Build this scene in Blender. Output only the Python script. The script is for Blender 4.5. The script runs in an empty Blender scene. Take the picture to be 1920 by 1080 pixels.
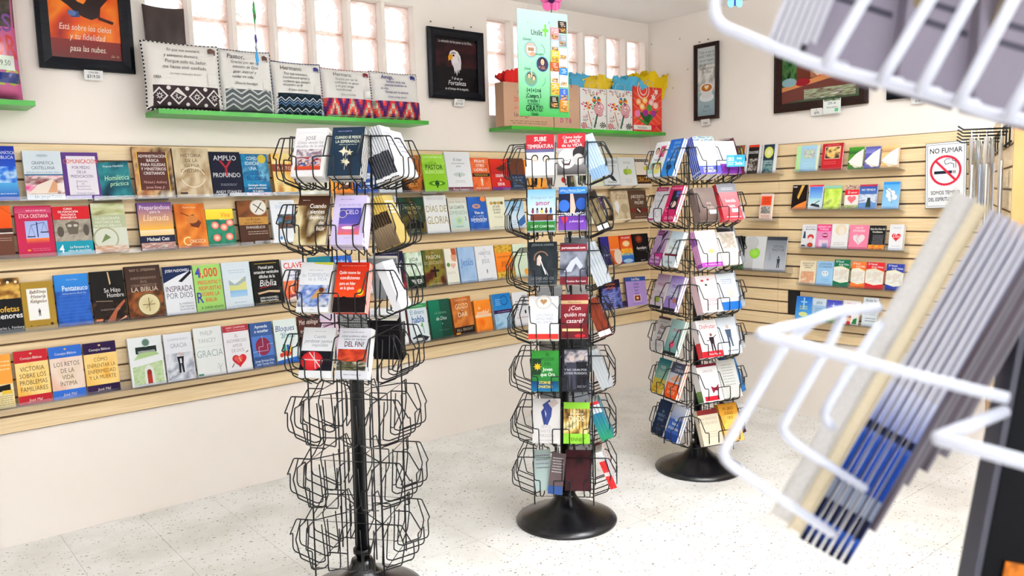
import bpy, math, random
from mathutils import Vector, Matrix, noise
random.seed(7)
SC = bpy.context.scene
COL = SC.collection
# ------------------------------------------------------------------ camera, sky, lights, exposure
FPX = 1509.2
CAM = Vector((-4.559, -3.934, 1.426))
YAW, PIT, ROL = .68728, -.11172, -.02815
CF = Vector((math.cos(PIT)*math.sin(YAW), math.cos(PIT)*math.cos(YAW), math.sin(PIT)))
_r = Vector((math.cos(YAW), -math.sin(YAW), 0)); _u = _r.cross(CF)
CR = _r*math.cos(ROL) + _u*math.sin(ROL)
CU = _u*math.cos(ROL) - _r*math.sin(ROL)
cd = bpy.data.cameras.new('camera'); cam = bpy.data.objects.new('camera', cd); COL.objects.link(cam)
cam.matrix_world = Matrix(((CR.x, CU.x, -CF.x, CAM.x), (CR.y, CU.y, -CF.y, CAM.y), (CR.z, CU.z, -CF.z, CAM.z), (0, 0, 0, 1)))
cd.sensor_width = 36; cd.lens = FPX/1920*36; cd.clip_start = .02
cd.dof.use_dof = True; cd.dof.focus_distance = 3.6; cd.dof.aperture_fstop = 8.5
SC.camera = cam
W = bpy.data.worlds.new('sky'); SC.world = W; W.use_nodes = True
W.node_tree.nodes['Background'].inputs[0].default_value = (.93, .96, 1, 1)
W.node_tree.nodes['Background'].inputs[1].default_value = 1.9
SC.view_settings.view_transform = 'Standard'; SC.view_settings.look = 'None'
SC.view_settings.gamma = 1; SC.view_settings.use_curve_mapping = False
SC.view_settings.exposure = 0.42
def area(name, loc, sx, sy, power, col, rot=(0, 0, 0)):
    l = bpy.data.lights.new(name, 'AREA'); l.shape = 'RECTANGLE'; l.size = sx; l.size_y = sy; l.energy = power; l.color = col
    o = bpy.data.objects.new(name, l); COL.objects.link(o); o.location = loc; o.rotation_euler = rot; return o
LAMPS = [(-1.75, -2.65), (-.9, -4.2), (-3.1, -3.4), (-5.6, -3.0), (-2.4, -5.2), (-5.2, -5.2)]
LPW = (4, 2.6, 4.5, .3, 3, 2); LPU = (80, 24, 66, 5, 20, 16)
for i, (x, y) in enumerate(LAMPS):
    area('lamp_light', (x, y, 2.27), .3, 1.2, LPW[i], (.87, .945, 1))
    area('added_uplight', (x, y, 2.36), .3, 1.2, LPU[i], (.90, .955, 1), (math.pi, 0, 0))  # upward light added to brighten the ceiling and upper walls
area('shopfront_daylight', (-4.6, -6.15, 1.35), 3.8, 2.1, 4, (.90, .95, 1), (math.radians(90), 0, 0))

# ------------------------------------------------------------------ helpers
def ray(px, py):
    return CF + CR*((px-960)/FPX) - CU*((py-540)/FPX)
def onA(px, py, off=0.):       # point seen at a pixel, lying in the plane parallel to the long wall
    d = ray(px, py); return CAM + d*((-off-CAM.y)/d.y)
def onB(px, py, off=0.):
    d = ray(px, py); return CAM + d*((-off-CAM.x)/d.x)
def atd(px, py, D): return CAM + ray(px, py)*D
def pix(P):
    d = P-CAM; z = d.dot(CF); return 960+FPX*d.dot(CR)/z, 540-FPX*d.dot(CU)/z
def zvert(px, py, X, Y):
    d = ray(px, py); t = ((X-CAM.x)*d.x+(Y-CAM.y)*d.y)/(d.x**2+d.y**2); return CAM.z+t*d.z
_cc = {}
def C(h):
    if isinstance(h, tuple): return h
    if h not in _cc:
        s = h
        if len(s) == 3: s = s[0]*2+s[1]*2+s[2]*2
        v = [int(s[i:i+2], 16)/255 for i in (0, 2, 4)]
        _cc[h] = tuple((c/12.92 if c <= .04045 else ((c+.055)/1.055)**2.4) for c in v)
    return _cc[h]
def mix(a, b, t): return tuple(a[i]*(1-t)+b[i]*t for i in range(3))
def mat(name, col, rough=.5, metal=0., **k):
    m = bpy.data.materials.new(name); m.use_nodes = True; b = m.node_tree.nodes['Principled BSDF']
    b.inputs['Base Color'].default_value = (*C(col), 1); b.inputs['Roughness'].default_value = rough; b.inputs['Metallic'].default_value = metal
    for kk, v in k.items(): b.inputs[kk.replace('_', ' ')].default_value = v
    return m
def noisy(name, c1, c2, scale, rough=.6, stretch=(1, 1, 1), bump=0., detail=4, lo=.35, hi=.65):
    m = mat(name, c1, rough); nt = m.node_tree; N = nt.nodes; L = nt.links; b = N['Principled BSDF']
    g = N.new('ShaderNodeNewGeometry'); mp = N.new('ShaderNodeMapping'); mp.inputs['Scale'].default_value = stretch
    n = N.new('ShaderNodeTexNoise'); n.inputs['Scale'].default_value = scale; n.inputs['Detail'].default_value = detail
    r = N.new('ShaderNodeValToRGB'); r.color_ramp.elements[0].position = lo; r.color_ramp.elements[1].position = hi
    r.color_ramp.elements[0].color = (*C(c1), 1); r.color_ramp.elements[1].color = (*C(c2), 1)
    L.new(g.outputs['Position'], mp.inputs[0]); L.new(mp.outputs[0], n.inputs['Vector']); L.new(n.outputs['Fac'], r.inputs[0]); L.new(r.outputs[0], b.inputs['Base Color'])
    if bump:
        bp = N.new('ShaderNodeBump'); bp.inputs['Strength'].default_value = bump; bp.inputs['Distance'].default_value = .002
        L.new(n.outputs['Fac'], bp.inputs['Height']); L.new(bp.outputs[0], b.inputs['Normal'])
    return m
def printed(name, rough=.55, grain=.06, ink=.80):
    m = mat(name, 'fff', rough); m.node_tree.nodes['Principled BSDF'].inputs['Specular IOR Level'].default_value = .12; nt = m.node_tree; N = nt.nodes; L = nt.links
    a = N.new('ShaderNodeAttribute'); a.attribute_name = 'Col'
    n = N.new('ShaderNodeTexNoise'); n.inputs['Scale'].default_value = 260
    mx = N.new('ShaderNodeMixRGB'); mx.blend_type = 'MULTIPLY'; mx.inputs[0].default_value = grain
    tc = N.new('ShaderNodeTexCoord')
    L.new(tc.outputs['Object'], n.inputs['Vector']); L.new(a.outputs['Color'], mx.inputs[1]); L.new(n.outputs['Fac'], mx.inputs[2])
    m2 = N.new('ShaderNodeMixRGB'); m2.blend_type = 'MULTIPLY'; m2.inputs[0].default_value = 1; m2.inputs[2].default_value = (ink, ink, ink, 1)
    L.new(mx.outputs[0], m2.inputs[1]); L.new(m2.outputs[0], N['Principled BSDF'].inputs['Base Color']); return m
M = {}
M['print'] = printed('printed_cover'); M['cloth_print'] = printed('printed_cloth', .85, .1)
M['poster'] = printed('printed_board', .3, .02); M['art'] = printed('framed_print', .25, .03)
M['paper'] = noisy('page_edges', 'e9e4d8', 'd9d2c2', 900, .8, (1, 1, 1))
M['wallpaint'] = noisy('beige_wall_paint', 'ece4dc', 'e8dfd6', 1.3, .75)
M['ceil'] = noisy('ceiling_paint', 'fbf8f5', 'f7f3ef', 1.5, .8)
M['slat'] = noisy('maple_slat', 'e2cba3', 'd5b98d', 6, .42, (.6, .6, 14), 0, 5)
M['groove'] = mat('slat_groove', '6b5034', .7)
M['green'] = noisy('green_shelf_paint', '2f9c20', '288f1a', 5, .35)
M['black'] = mat('black_coated_wire', '0d0d10', .3)
M['base'] = noisy('black_moulded_base', '0b0b0f', '15151a', 40, .24)
M['frameblk'] = noisy('black_frame_wood', '0a0b10', '14161d', 20, .35, (1, 1, 8))
M['framebrn'] = noisy('dark_brown_frame_wood', '1c0f0c', '2a1713', 20, .35, (1, 1, 8))
M['white'] = mat('white_card', 'f4f3f0', .6)
M['whitewire'] = mat('white_coated_wire', 'c4c8d6', .3)
M['panel'] = noisy('black_display_panel', '0b0b0e', '121216', 9, .3)
M['panelgrey'] = mat('grey_panel_edge', '4a4a55', .4)
M['greypaper'] = noisy('grey_page_edges', 'c9c7c5', 'b6b3b0', 900, .8)
M['tanpaper'] = noisy('yellowed_page_edges', 'd8cdb4', 'cabda0', 900, .8)
M['mortar'] = noisy('pink_mortar', 'efd0bf', 'e6c2af', 20, .8)
def acrylic(name, a=.22, tint=(1, 1, 1), rough=.05):
    m = bpy.data.materials.new(name); m.use_nodes = True; nt = m.node_tree; N = nt.nodes; L = nt.links; N.clear()
    o = N.new('ShaderNodeOutputMaterial'); mx = N.new('ShaderNodeMixShader'); mx2 = N.new('ShaderNodeMixShader')
    t = N.new('ShaderNodeBsdfTransparent'); t.inputs[0].default_value = (*tint, 1)
    g = N.new('ShaderNodeBsdfGlossy'); g.inputs['Roughness'].default_value = rough
    d = N.new('ShaderNodeBsdfDiffuse'); d.inputs[0].default_value = (.9, .92, .94, 1)
    f = N.new('ShaderNodeFresnel'); f.inputs[0].default_value = 1.45
    mx2.inputs[0].default_value = a; L.new(t.outputs[0], mx2.inputs[1]); L.new(d.outputs[0], mx2.inputs[2])
    L.new(f.outputs[0], mx.inputs[0]); L.new(mx2.outputs[0], mx.inputs[1]); L.new(g.outputs[0], mx.inputs[2]); L.new(mx.outputs[0], o.inputs[0])
    return m
M['acrylic'] = acrylic('clear_acrylic', .012, (.97, .98, 1))
M['plastic'] = acrylic('plastic_bag_film', .38, (.97, .97, 1), .15)
M['wrap'] = acrylic('clear_wrap_film', .015, (1, 1, 1), .06)
def glassblock():
    m = bpy.data.materials.new('wavy_block_glass'); m.use_nodes = True; nt = m.node_tree; N = nt.nodes; L = nt.links; N.clear()
    o = N.new('ShaderNodeOutputMaterial'); mx = N.new('ShaderNodeMixShader'); add = N.new('ShaderNodeMixShader')
    t = N.new('ShaderNodeBsdfTransparent'); g = N.new('ShaderNodeBsdfGlass'); g.inputs['Roughness'].default_value = .05; g.inputs['IOR'].default_value = 1.35
    tr = N.new('ShaderNodeBsdfTranslucent'); tr.inputs[0].default_value = (1, .97, .95, 1)
    ge = N.new('ShaderNodeNewGeometry'); n = N.new('ShaderNodeTexNoise'); n.inputs['Scale'].default_value = 16; n.inputs['Detail'].default_value = 1; n.inputs['Distortion'].default_value = 1.4
    r = N.new('ShaderNodeValToRGB'); r.color_ramp.elements[0].position = .44; r.color_ramp.elements[1].position = .54
    r.color_ramp.elements[0].color = (.1, .1, .1, 1); r.color_ramp.elements[1].color = (.95, .95, .95, 1)
    bp = N.new('ShaderNodeBump'); bp.inputs['Strength'].default_value = .8; bp.inputs['Distance'].default_value = .02
    L.new(ge.outputs['Position'], n.inputs['Vector']); L.new(n.outputs['Fac'], bp.inputs['Height']); L.new(bp.outputs[0], g.inputs['Normal'])
    L.new(n.outputs['Fac'], r.inputs[0]); L.new(r.outputs[0], mx.inputs[0]); L.new(t.outputs[0], mx.inputs[1]); L.new(g.outputs[0], mx.inputs[2])
    add.inputs[0].default_value = .3; L.new(mx.outputs[0], add.inputs[1]); L.new(tr.outputs[0], add.inputs[2]); L.new(add.outputs[0], o.inputs[0])
    return m
M['glass'] = glassblock()
def rimglass():
    m = bpy.data.materials.new('pale_pink_block_rim'); m.use_nodes = True; nt = m.node_tree; N = nt.nodes; L = nt.links; N.clear()
    o = N.new('ShaderNodeOutputMaterial'); mx = N.new('ShaderNodeMixShader'); mx.inputs[0].default_value = .45
    a = N.new('ShaderNodeBsdfTransparent'); a.inputs[0].default_value = (1, .9, .85, 1); d = N.new('ShaderNodeBsdfDiffuse'); d.inputs[0].default_value = (.97, .84, .77, 1)
    L.new(a.outputs[0], mx.inputs[1]); L.new(d.outputs[0], mx.inputs[2]); L.new(mx.outputs[0], o.inputs[0]); return m
M['rim'] = rimglass()
def terrazzo():
    m = mat('white_terrazzo', 'ecebe8', .28); nt = m.node_tree; N = nt.nodes; L = nt.links; b = N['Principled BSDF']
    g = N.new('ShaderNodeNewGeometry'); prev = None
    n0 = N.new('ShaderNodeTexNoise'); n0.inputs['Scale'].default_value = 3.5; n0.inputs['Detail'].default_value = 6
    r0 = N.new('ShaderNodeValToRGB'); r0.color_ramp.elements[0].color = (*C('dedcd7'), 1); r0.color_ramp.elements[1].color = (*C('f1f0ee'), 1)
    r0.color_ramp.elements[0].position = .35; r0.color_ramp.elements[1].position = .6
    L.new(g.outputs['Position'], n0.inputs['Vector']); L.new(n0.outputs['Fac'], r0.inputs[0]); prev = r0.outputs[0]
    for sc, th, colr, pr in ((85, .10, 'cfcabf', .42), (60, .12, 'a09c92', .20), (40, .11, '7d7a76', .08), (46, .11, 'b79f7f', .06)):
        v = N.new('ShaderNodeTexVoronoi'); v.inputs['Scale'].default_value = sc
        mp = N.new('ShaderNodeMapping'); mp.inputs['Rotation'].default_value = (0, 0, sc); mp.inputs['Scale'].default_value = (1, 1.5, 1)
        L.new(g.outputs['Position'], mp.inputs[0]); L.new(mp.outputs[0], v.inputs['Vector'])
        lt = N.new('ShaderNodeMath'); lt.operation = 'LESS_THAN'; lt.inputs[1].default_value = th*2.2; L.new(v.outputs['Distance'], lt.inputs[0])
        sp = N.new('ShaderNodeSeparateColor'); L.new(v.outputs['Color'], sp.inputs[0])
        l2 = N.new('ShaderNodeMath'); l2.operation = 'LESS_THAN'; l2.inputs[1].default_value = pr; L.new(sp.outputs[0], l2.inputs[0])
        mu = N.new('ShaderNodeMath'); mu.operation = 'MULTIPLY'; L.new(lt.outputs[0], mu.inputs[0]); L.new(l2.outputs[0], mu.inputs[1])
        mx = N.new('ShaderNodeMixRGB'); mx.inputs[2].default_value = (*C(colr), 1); L.new(mu.outputs[0], mx.inputs[0]); L.new(prev, mx.inputs[1]); prev = mx.outputs[0]
    L.new(prev, b.inputs['Base Color']); return m
M['floor'] = terrazzo()

for k_, v_ in (('frameblk', .12), ('framebrn', .2), ('panel', .06), ('panelgrey', .2), ('black', .3)): M[k_].node_tree.nodes['Principled BSDF'].inputs['Specular IOR Level'].default_value = v_
def tag(o, label=None, cat=None, group=None, kind=None):
    if label: o['label'] = label
    if cat: o['category'] = cat
    if group: o['group'] = group
    if kind: o['kind'] = kind
    return o
def frame(o, X, Y, Z):
    return Matrix(((X.x, Y.x, Z.x, o.x), (X.y, Y.y, Z.y, o.y), (X.z, Y.z, Z.z, o.z), (0, 0, 0, 1)))
def empty(name, mw=None, parent=None):
    o = bpy.data.objects.new(name, None); COL.objects.link(o); o.empty_display_size = .05
    if parent: o.parent = parent
    if mw is not None: o.matrix_local = mw
    return o
def inst(name, me, parent=None, mw=None):
    o = bpy.data.objects.new(name, me); COL.objects.link(o)
    if parent: o.parent = parent
    if mw is not None: o.matrix_local = mw
    return o
class MB:
    def __init__(s): s.v = []; s.f = []; s.c = []; s.sm = []
    def face(s, idx, col=None, smooth=False):
        s.f.append(idx); s.sm.append(smooth)
        col = col or (1, 1, 1)
        if isinstance(col, list): s.c += col
        else: s.c += [col]*len(idx)
    def quad(s, a, b, c, d, col=None):
        n = len(s.v); s.v += [tuple(a), tuple(b), tuple(c), tuple(d)]; s.face((n, n+1, n+2, n+3), col)
    def box(s, lo, hi, col=None, faces=None):
        x0, y0, z0 = lo; x1, y1, z1 = hi; n = len(s.v)
        s.v += [(x0, y0, z0), (x1, y0, z0), (x1, y1, z0), (x0, y1, z0), (x0, y0, z1), (x1, y0, z1), (x1, y1, z1), (x0, y1, z1)]
        for f in ((0, 3, 2, 1), (4, 5, 6, 7), (0, 1, 5, 4), (1, 2, 6, 5), (2, 3, 7, 6), (3, 0, 4, 7)):
            s.face(tuple(n+i for i in f), col)
    def hexa(s, pts, col=None):   # 8 corners ordered like box
        n = len(s.v); s.v += [tuple(p) for p in pts]
        for f in ((0, 3, 2, 1), (4, 5, 6, 7), (0, 1, 5, 4), (1, 2, 6, 5), (2, 3, 7, 6), (3, 0, 4, 7)): s.face(tuple(n+i for i in f), col)
    def tube(s, pts, r, sides=6, closed=False, fil=0., col=None):
        pts = [Vector(p) for p in pts]
        if fil:
            q = []
            m = len(pts)
            for i, p in enumerate(pts):
                if (i == 0 or i == m-1) and not closed: q.append(p); continue
                a = pts[i-1]-p; b = pts[(i+1) % m]-p
                f = min(fil, a.length*.45, b.length*.45)
                A = p+a.normalized()*f; B = p+b.normalized()*f
                for t in (0, .5, 1): q.append(A*(1-t)**2+p*2*t*(1-t)+B*t*t)
            pts = q
        m = len(pts); n0 = len(s.v); pn = None
        for i, p in enumerate(pts):
            if closed: d = pts[(i+1) % m]-pts[i-1]
            else: d = pts[min(i+1, m-1)]-pts[max(i-1, 0)]
            d.normalize()
            if pn is None:
                pn = d.cross(Vector((0, 0, 1)))
                if pn.length < .1: pn = d.cross(Vector((1, 0, 0)))
            pn = (pn-d*pn.dot(d)).normalized(); b = d.cross(pn)
            for k in range(sides):
                a = 2*math.pi*k/sides; s.v.append(tuple(p+(pn*math.cos(a)+b*math.sin(a))*r))
        for i in range(m if closed else m-1):
            j = (i+1) % m
            for k in range(sides):
                k2 = (k+1) % sides
                s.face((n0+i*sides+k, n0+i*sides+k2, n0+j*sides+k2, n0+j*sides+k), col, True)
        if not closed:
            s.face(tuple(n0+k for k in reversed(range(sides))), col); s.face(tuple(n0+(m-1)*sides+k for k in range(sides)), col)
    def lathe(s, prof, n=40, col=None, c=(0, 0)):
        n0 = len(s.v)
        for r, z in prof:
            for k in range(n): a = 2*math.pi*k/n; s.v.append((c[0]+r*math.cos(a), c[1]+r*math.sin(a), z))
        for i in range(len(prof)-1):
            for k in range(n):
                k2 = (k+1) % n; s.face((n0+i*n+k, n0+i*n+k2, n0+(i+1)*n+k2, n0+(i+1)*n+k), col, True)
        s.face(tuple(n0+k for k in reversed(range(n))), col); m = len(prof)-1; s.face(tuple(n0+m*n+k for k in range(n)), col)
    def grid(s, fn, nx, ny, colfn=None, smooth=True):
        n0 = len(s.v); cs = []
        for j in range(ny+1):
            for i in range(nx+1):
                s.v.append(tuple(fn(i/nx, j/ny))); cs.append(colfn(i/nx, j/ny) if colfn else (1, 1, 1))
        for j in range(ny):
            for i in range(nx):
                a = j*(nx+1)+i; q = (a, a+1, a+nx+2, a+nx+1)
                s.face(tuple(n0+t for t in q), [cs[t] for t in q], smooth)
    def mesh(s, name, m):
        me = bpy.data.meshes.new(name); me.from_pydata(s.v, [], s.f)
        ca = me.color_attributes.new('Col', 'FLOAT_COLOR', 'CORNER')
        fl = []
        for c in s.c: fl += [c[0], c[1], c[2], 1.]
        ca.data.foreach_set('color', fl)
        me.polygons.foreach_set('use_smooth', s.sm)
        me.materials.append(m); me.update(); return me
    def build(s, name, m, parent=None, mw=None): return inst(name, s.mesh(name, m), parent, mw)
# ---- lettering: glyph outlines of the built-in font, laid flat as print
CH = 'ABCDEFGHIJKLMNOPQRSTUVWXYZabcdefghijklmnopqrstuvwxyz0123456789ÁÉÍÓÚÑáéíóúñ¡!¿?.,:;()+=$%-&/'
GL = {}
def _glyphs():
    obs = []
    for st, off in (('', 0.), ('b', .013)):
        for ch in CH+'|':
            for body in ((ch,) if ch == '|' else (ch, ch+'|')):
                cu = bpy.data.curves.new('glyph', 'FONT'); cu.body = body; cu.resolution_u = 2; cu.fill_mode = 'FRONT'; cu.offset = off
                o = bpy.data.objects.new('glyph', cu); COL.objects.link(o); obs.append((st, ch, body, o))
    dg = bpy.context.evaluated_depsgraph_get()
    ref = {}; tmp = {}
    for st, ch, body, o in obs:
        me = bpy.data.meshes.new_from_object(o.evaluated_get(dg))
        vs = [(v.co.x, v.co.y) for v in me.vertices]; mx = max([v[0] for v in vs] or [0])
        if ch == '|': ref[st] = mx
        elif len(body) == 1: GL[st, ch] = [vs, [tuple(p.vertices) for p in me.polygons], 0]
        else: tmp[st, ch] = mx
        bpy.data.meshes.remove(me)
    for k, mx in tmp.items(): GL[k][2] = mx-ref[k[0]]
    for st, ch, body, o in obs:
        cu = o.data; bpy.data.objects.remove(o); bpy.data.curves.remove(cu)
_glyphs()
GL['b', 'M'] = GL['', 'M']
CAPH = max(v[1] for v in GL['', 'H'][0])
# ---- flat art painter: operations in a unit square (x right, y up), placed by map(x, y, layer)
class Art:
    def __init__(s, mb, mp, w, h): s.mb = mb; s.mp = mp; s.w = w; s.h = h; s.k = 1
    def poly(s, pts, cols):
        n = len(s.mb.v); s.mb.v += [tuple(s.mp(x, y, s.k)) for x, y in pts]; s.mb.face(tuple(range(n, n+len(pts))), cols)
    def run(s, ops, sub=1):
        for o in ops: s.k += 1; getattr(s, 'o_'+o[0])(*o[1:]) if o[0] != 'r' else s.o_r(*o[1:], sub=sub)
    def o_r(s, x0, y0, x1, y1, c, c2=None, sub=1):   # rectangle, c at top, c2 at bottom
        a = C(c); b = C(c2) if c2 else a
        for j in range(sub):
            for i in range(sub):
                X0 = x0+(x1-x0)*i/sub; X1 = x0+(x1-x0)*(i+1)/sub; t0 = j/sub; t1 = (j+1)/sub
                Y0 = y0+(y1-y0)*t0; Y1 = y0+(y1-y0)*t1; c0 = mix(b, a, t0); c1 = mix(b, a, t1)
                s.poly([(X0, Y0), (X1, Y0), (X1, Y1), (X0, Y1)], [c0, c0, c1, c1])
    def o_e(s, cx, cy, rx, ry, c, c2=None, n=18):
        a = C(c); b = C(c2) if c2 else a
        k = len(s.mb.v); s.mb.v.append(tuple(s.mp(cx, cy, s.k)))
        for i in range(n): t = 2*math.pi*i/n; s.mb.v.append(tuple(s.mp(cx+rx*math.cos(t), cy+ry*math.sin(t), s.k)))
        for i in range(n): s.mb.face((k, k+1+i, k+1+(i+1) % n), [b, a, a])
    def o_p(s, pts, c): s.poly(pts, [C(c)]*len(pts))
    def o_l(s, pts, w, c):     # polyline stroke; w as a share of the width
        asp = s.w/s.h
        for (x0, y0), (x1, y1) in zip(pts, pts[1:]):
            dx = (x1-x0); dy = (y1-y0)/asp; L = math.hypot(dx, dy) or 1; nx = -dy/L*w/2; ny = dx/L*w/2*asp
            s.poly([(x0-nx, y0-ny), (x1-nx, y1-ny), (x1+nx, y1+ny), (x0+nx, y0+ny)], [C(c)]*4)
    def o_ring(s, cx, cy, r, w, c, n=24, a0=0, a1=360):
        asp = s.w/s.h; pts = []
        for i in range(n+1): t = math.radians(a0+(a1-a0)*i/n); pts.append((cx+r*math.cos(t), cy+r*asp*math.sin(t)))
        s.o_l(pts, w, c)
    def o_n(s, x0, y0, x1, y1, cols, sc=3., seed=0, nx=14, ny=14):   # picture-like patches of printed colour
        cs = [C(c) for c in cols]
        def cf(u, v):
            t = noise.noise(Vector((u*sc+seed*3.1, v*sc+seed*1.7, seed*.77)))*.75+.5; t += .22*noise.noise(Vector((u*sc*3, v*sc*3, seed)))
            t = min(max(t, 0), .999)*(len(cs)-1); i = int(t); return mix(cs[i], cs[i+1], t-i)
        k = s.k; s.mb.grid(lambda u, v: s.mp(x0+(x1-x0)*u, y0+(y1-y0)*v, k), nx, ny, cf, False)
    def o_t(s, txt, cx, cy, wmax, h, c, st='', al='c'):
        g = 'b' if 'b' in st else ''; it = .22 if 'i' in st else 0; nar = .72 if 'n' in st else (.86 if g else .92)
        sy = h*s.h/CAPH; sx = sy*nar; adv = 0
        for ch in txt: adv += .28 if ch == ' ' else GL[g, ch][2]
        if adv*sx > wmax*s.w: sx = wmax*s.w/adv
        x = cx*s.w-adv*sx/2 if al == 'c' else cx*s.w
        col = C(c); y0 = cy*s.h-h*s.h/2
        for ch in txt:
            if ch == ' ': x += .28*sx; continue
            vs, fs, ad = GL[g, ch]; n = len(s.mb.v)
            s.mb.v += [tuple(s.mp((x+(vx+vy*it)*sx)/s.w, (y0+vy*sy)/s.h, s.k)) for vx, vy in vs]
            for f in fs: s.mb.face(tuple(n+i for i in f), col)
            x += ad*sx
    def o_tt(s, lines, ytop, lh, wmax, c, st='', cx=.5):
        for i, l in enumerate(lines): s.o_t(l, cx, ytop-lh*(i+.5), wmax, lh*.66, c, st)
    def o_s(s, x0, y0, x1, y1, n, c, seed=1):   # lines of print too small to read
        rr = random.Random(seed+n); lh = (y1-y0)/n
        for i in range(n):
            x = x0+rr.random()*.06; y = y1-lh*(i+.6)
            while x < x1-.03:
                w = min(.03+rr.random()*.09, x1-x); s.poly([(x, y), (x+w, y), (x+w, y+lh*.34), (x, y+lh*.34)], [C(c)]*4); x += w+.02
    def o_star(s, cx, cy, r, c, n=5, inner=.45):
        asp = s.w/s.h; pts = []
        for i in range(2*n): t = math.pi/2+math.pi*i/n; q = r if i % 2 == 0 else r*inner; pts.append((cx+q*math.cos(t), cy+q*asp*math.sin(t)))
        k = len(s.mb.v); s.mb.v.append(tuple(s.mp(cx, cy, s.k))); s.mb.v += [tuple(s.mp(x, y, s.k)) for x, y in pts]
        for i in range(2*n): s.mb.face((k, k+1+i, k+1+(i+1) % (2*n)), C(c))
    def o_heart(s, cx, cy, r, c):
        asp = s.w/s.h; pts = []
        for i in range(22):
            t = 2*math.pi*i/22; x = 16*math.sin(t)**3; y = 13*math.cos(t)-5*math.cos(2*t)-2*math.cos(3*t)-math.cos(4*t); pts.append((cx+x/17*r, cy+y/17*r*asp))
        k = len(s.mb.v); s.mb.v.append(tuple(s.mp(cx, cy, s.k))); s.mb.v += [tuple(s.mp(x, y, s.k)) for x, y in pts]
        for i in range(22): s.mb.face((k, k+1+i, k+1+(i+1) % 22), C(c))
    def o_fig(s, cx, y0, h, c, c2=None):   # small standing figure
        asp = s.w/s.h; w = h/asp*.16
        s.o_e(cx, y0+h*.9, w*.5, h*.09, c2 or c, n=10); s.o_p([(cx-w, y0+h*.78), (cx+w, y0+h*.78), (cx+w*.7, y0+h*.42), (cx-w*.7, y0+h*.42)], c)
        s.o_p([(cx-w*.7, y0+h*.42), (cx-w*.05, y0+h*.42), (cx-w*.3, y0), (cx-w*.8, y0)], c); s.o_p([(cx+w*.05, y0+h*.42), (cx+w*.7, y0+h*.42), (cx+w*.8, y0), (cx+w*.3, y0)], c)
    def o_face(s, cx, cy, r, skin, hair):
        asp = s.w/s.h
        s.o_e(cx, cy+r*.25*asp, r*1.05, r*1.2*asp, hair, n=14); s.k += 1; s.o_e(cx, cy, r*.74, r*asp, skin, n=14); s.k += 1
        for q in (-1, 1): s.o_e(cx+q*r*.28, cy+r*.15*asp, r*.1, r*.07*asp, '322', n=8)
        s.o_e(cx, cy-r*.5*asp, r*.25, r*.09*asp, 'a33', n=8)

# ---- books
def book(mw, w, h, t, bg, ops, label, group=None, spine=None, back=None, name='book', cat='book', pages=None, bops=None, sops=()):
    """x right, y up, z out of the front cover; origin at the foot, on the back cover, left edge"""
    mb = MB(); b = C(bg); sp = C(spine) if isinstance(spine, str) else b; bk = C(back) if back else b; e = .0008
    mb.box((0, 0, t-e), (w, h, t), b); mb.box((0, 0, 0), (w, h, e), bk); mb.box((0, 0, e), (e, h, t-e), sp)
    a = Art(mb, lambda x, y, k: (x*w, y*h, t+k*7e-5), w, h); a.run(ops)
    if bops is not None:
        a = Art(mb, lambda x, y, k: (w-x*w, y*h, -k*7e-5), w, h); a.run(bops)
    if sops:
        a = Art(mb, lambda x, y, k: (-k*7e-5, y*h, t*(x)), t, h); a.run(sops)
    o = mb.build(name, M['print'], None, mw); tag(o, label, cat, group)
    p = MB(); p.box((e*1.2, .0015, e*1.1), (w-.0015, h-.0015, t-e*1.1)); p.build('pages', pages or M['paper'], o)
    return o
# ------------------------------------------------------------------ the room
P = .0762; Z0 = .49194; ZC = 2.634; WT = .14
ZW0, ZW1 = 1.93, 2.512
COLS1 = [(-3.425+.2085*k, -3.425+.2085*k+.188) for k in range(7)]
COLS2 = [(-1.465+.2077*k, -1.465+.2077*k+.187) for k in range(7)]
YW = .006
def struct(o): o['kind'] = 'structure'; return o
b = MB(); xs = [-6.6]
b.box((-6.6, YW, -.1), (YW+WT, YW+WT, ZW0)); b.box((-6.6, YW, ZW1), (YW+WT, YW+WT, ZC+.1))
prev = -6.6
for a0, a1 in COLS1+COLS2: b.box((prev, YW, ZW0), (a0, YW+WT, ZW1)); prev = a1
b.box((prev, YW, ZW0), (YW+WT, YW+WT, ZW1)); struct(b.build('wall_left', M['wallpaint']))
b = MB(); b.box((YW, -6.4, -.1), (YW+WT, YW, ZC+.1)); struct(b.build('wall_right', M['wallpaint']))
b = MB(); b.box((-6.74, -6.4, -.1), (-6.6, YW+WT, ZC+.1)); struct(b.build('wall_far_side', M['wallpaint']))
b = MB(); b.box((-6.6, -6.54, -.1), (YW, -6.4, .25)); b.box((-6.6, -6.54, 2.45), (YW, -6.4, ZC+.1)); b.box((-6.6, -6.54, .25), (-6.5, -6.4, 2.45)); b.box((-2.7, -6.54, .25), (YW, -6.4, 2.45))
struct(b.build('wall_front', M['wallpaint']))
b = MB(); b.box((-6.74, -6.54, ZC), (YW+WT, YW+WT, ZC+.1)); struct(b.build('ceiling', M['ceil']))
b = MB(); b.box((-6.74, -6.54, -.1), (YW, YW, -.004)); fl = struct(b.build('floor', noisy('pale_grout', 'd9d7d2', 'cfccc6', 9, .7)))
TS = .33; b = MB(); b.box((0, 0, -.004), (TS-.0014, TS-.0014, 0)); tile = b.mesh('floor_tile', M['floor'])
for i in range(13):
    for j in range(13):
        x = YW-.001-TS*(i+1); y = YW-.001-TS*(j+1); inst('floor_tile', tile, fl, Matrix.Translation((x, y, 0)))
b = MB(); b.box((-6.6, -6.4, -.004), (YW-.001-TS*13-.0014, YW, -.0002)); b.box((YW-.001-TS*13, -6.4, -.004), (YW, YW-.001-TS*13-.0014, -.0002))
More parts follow.
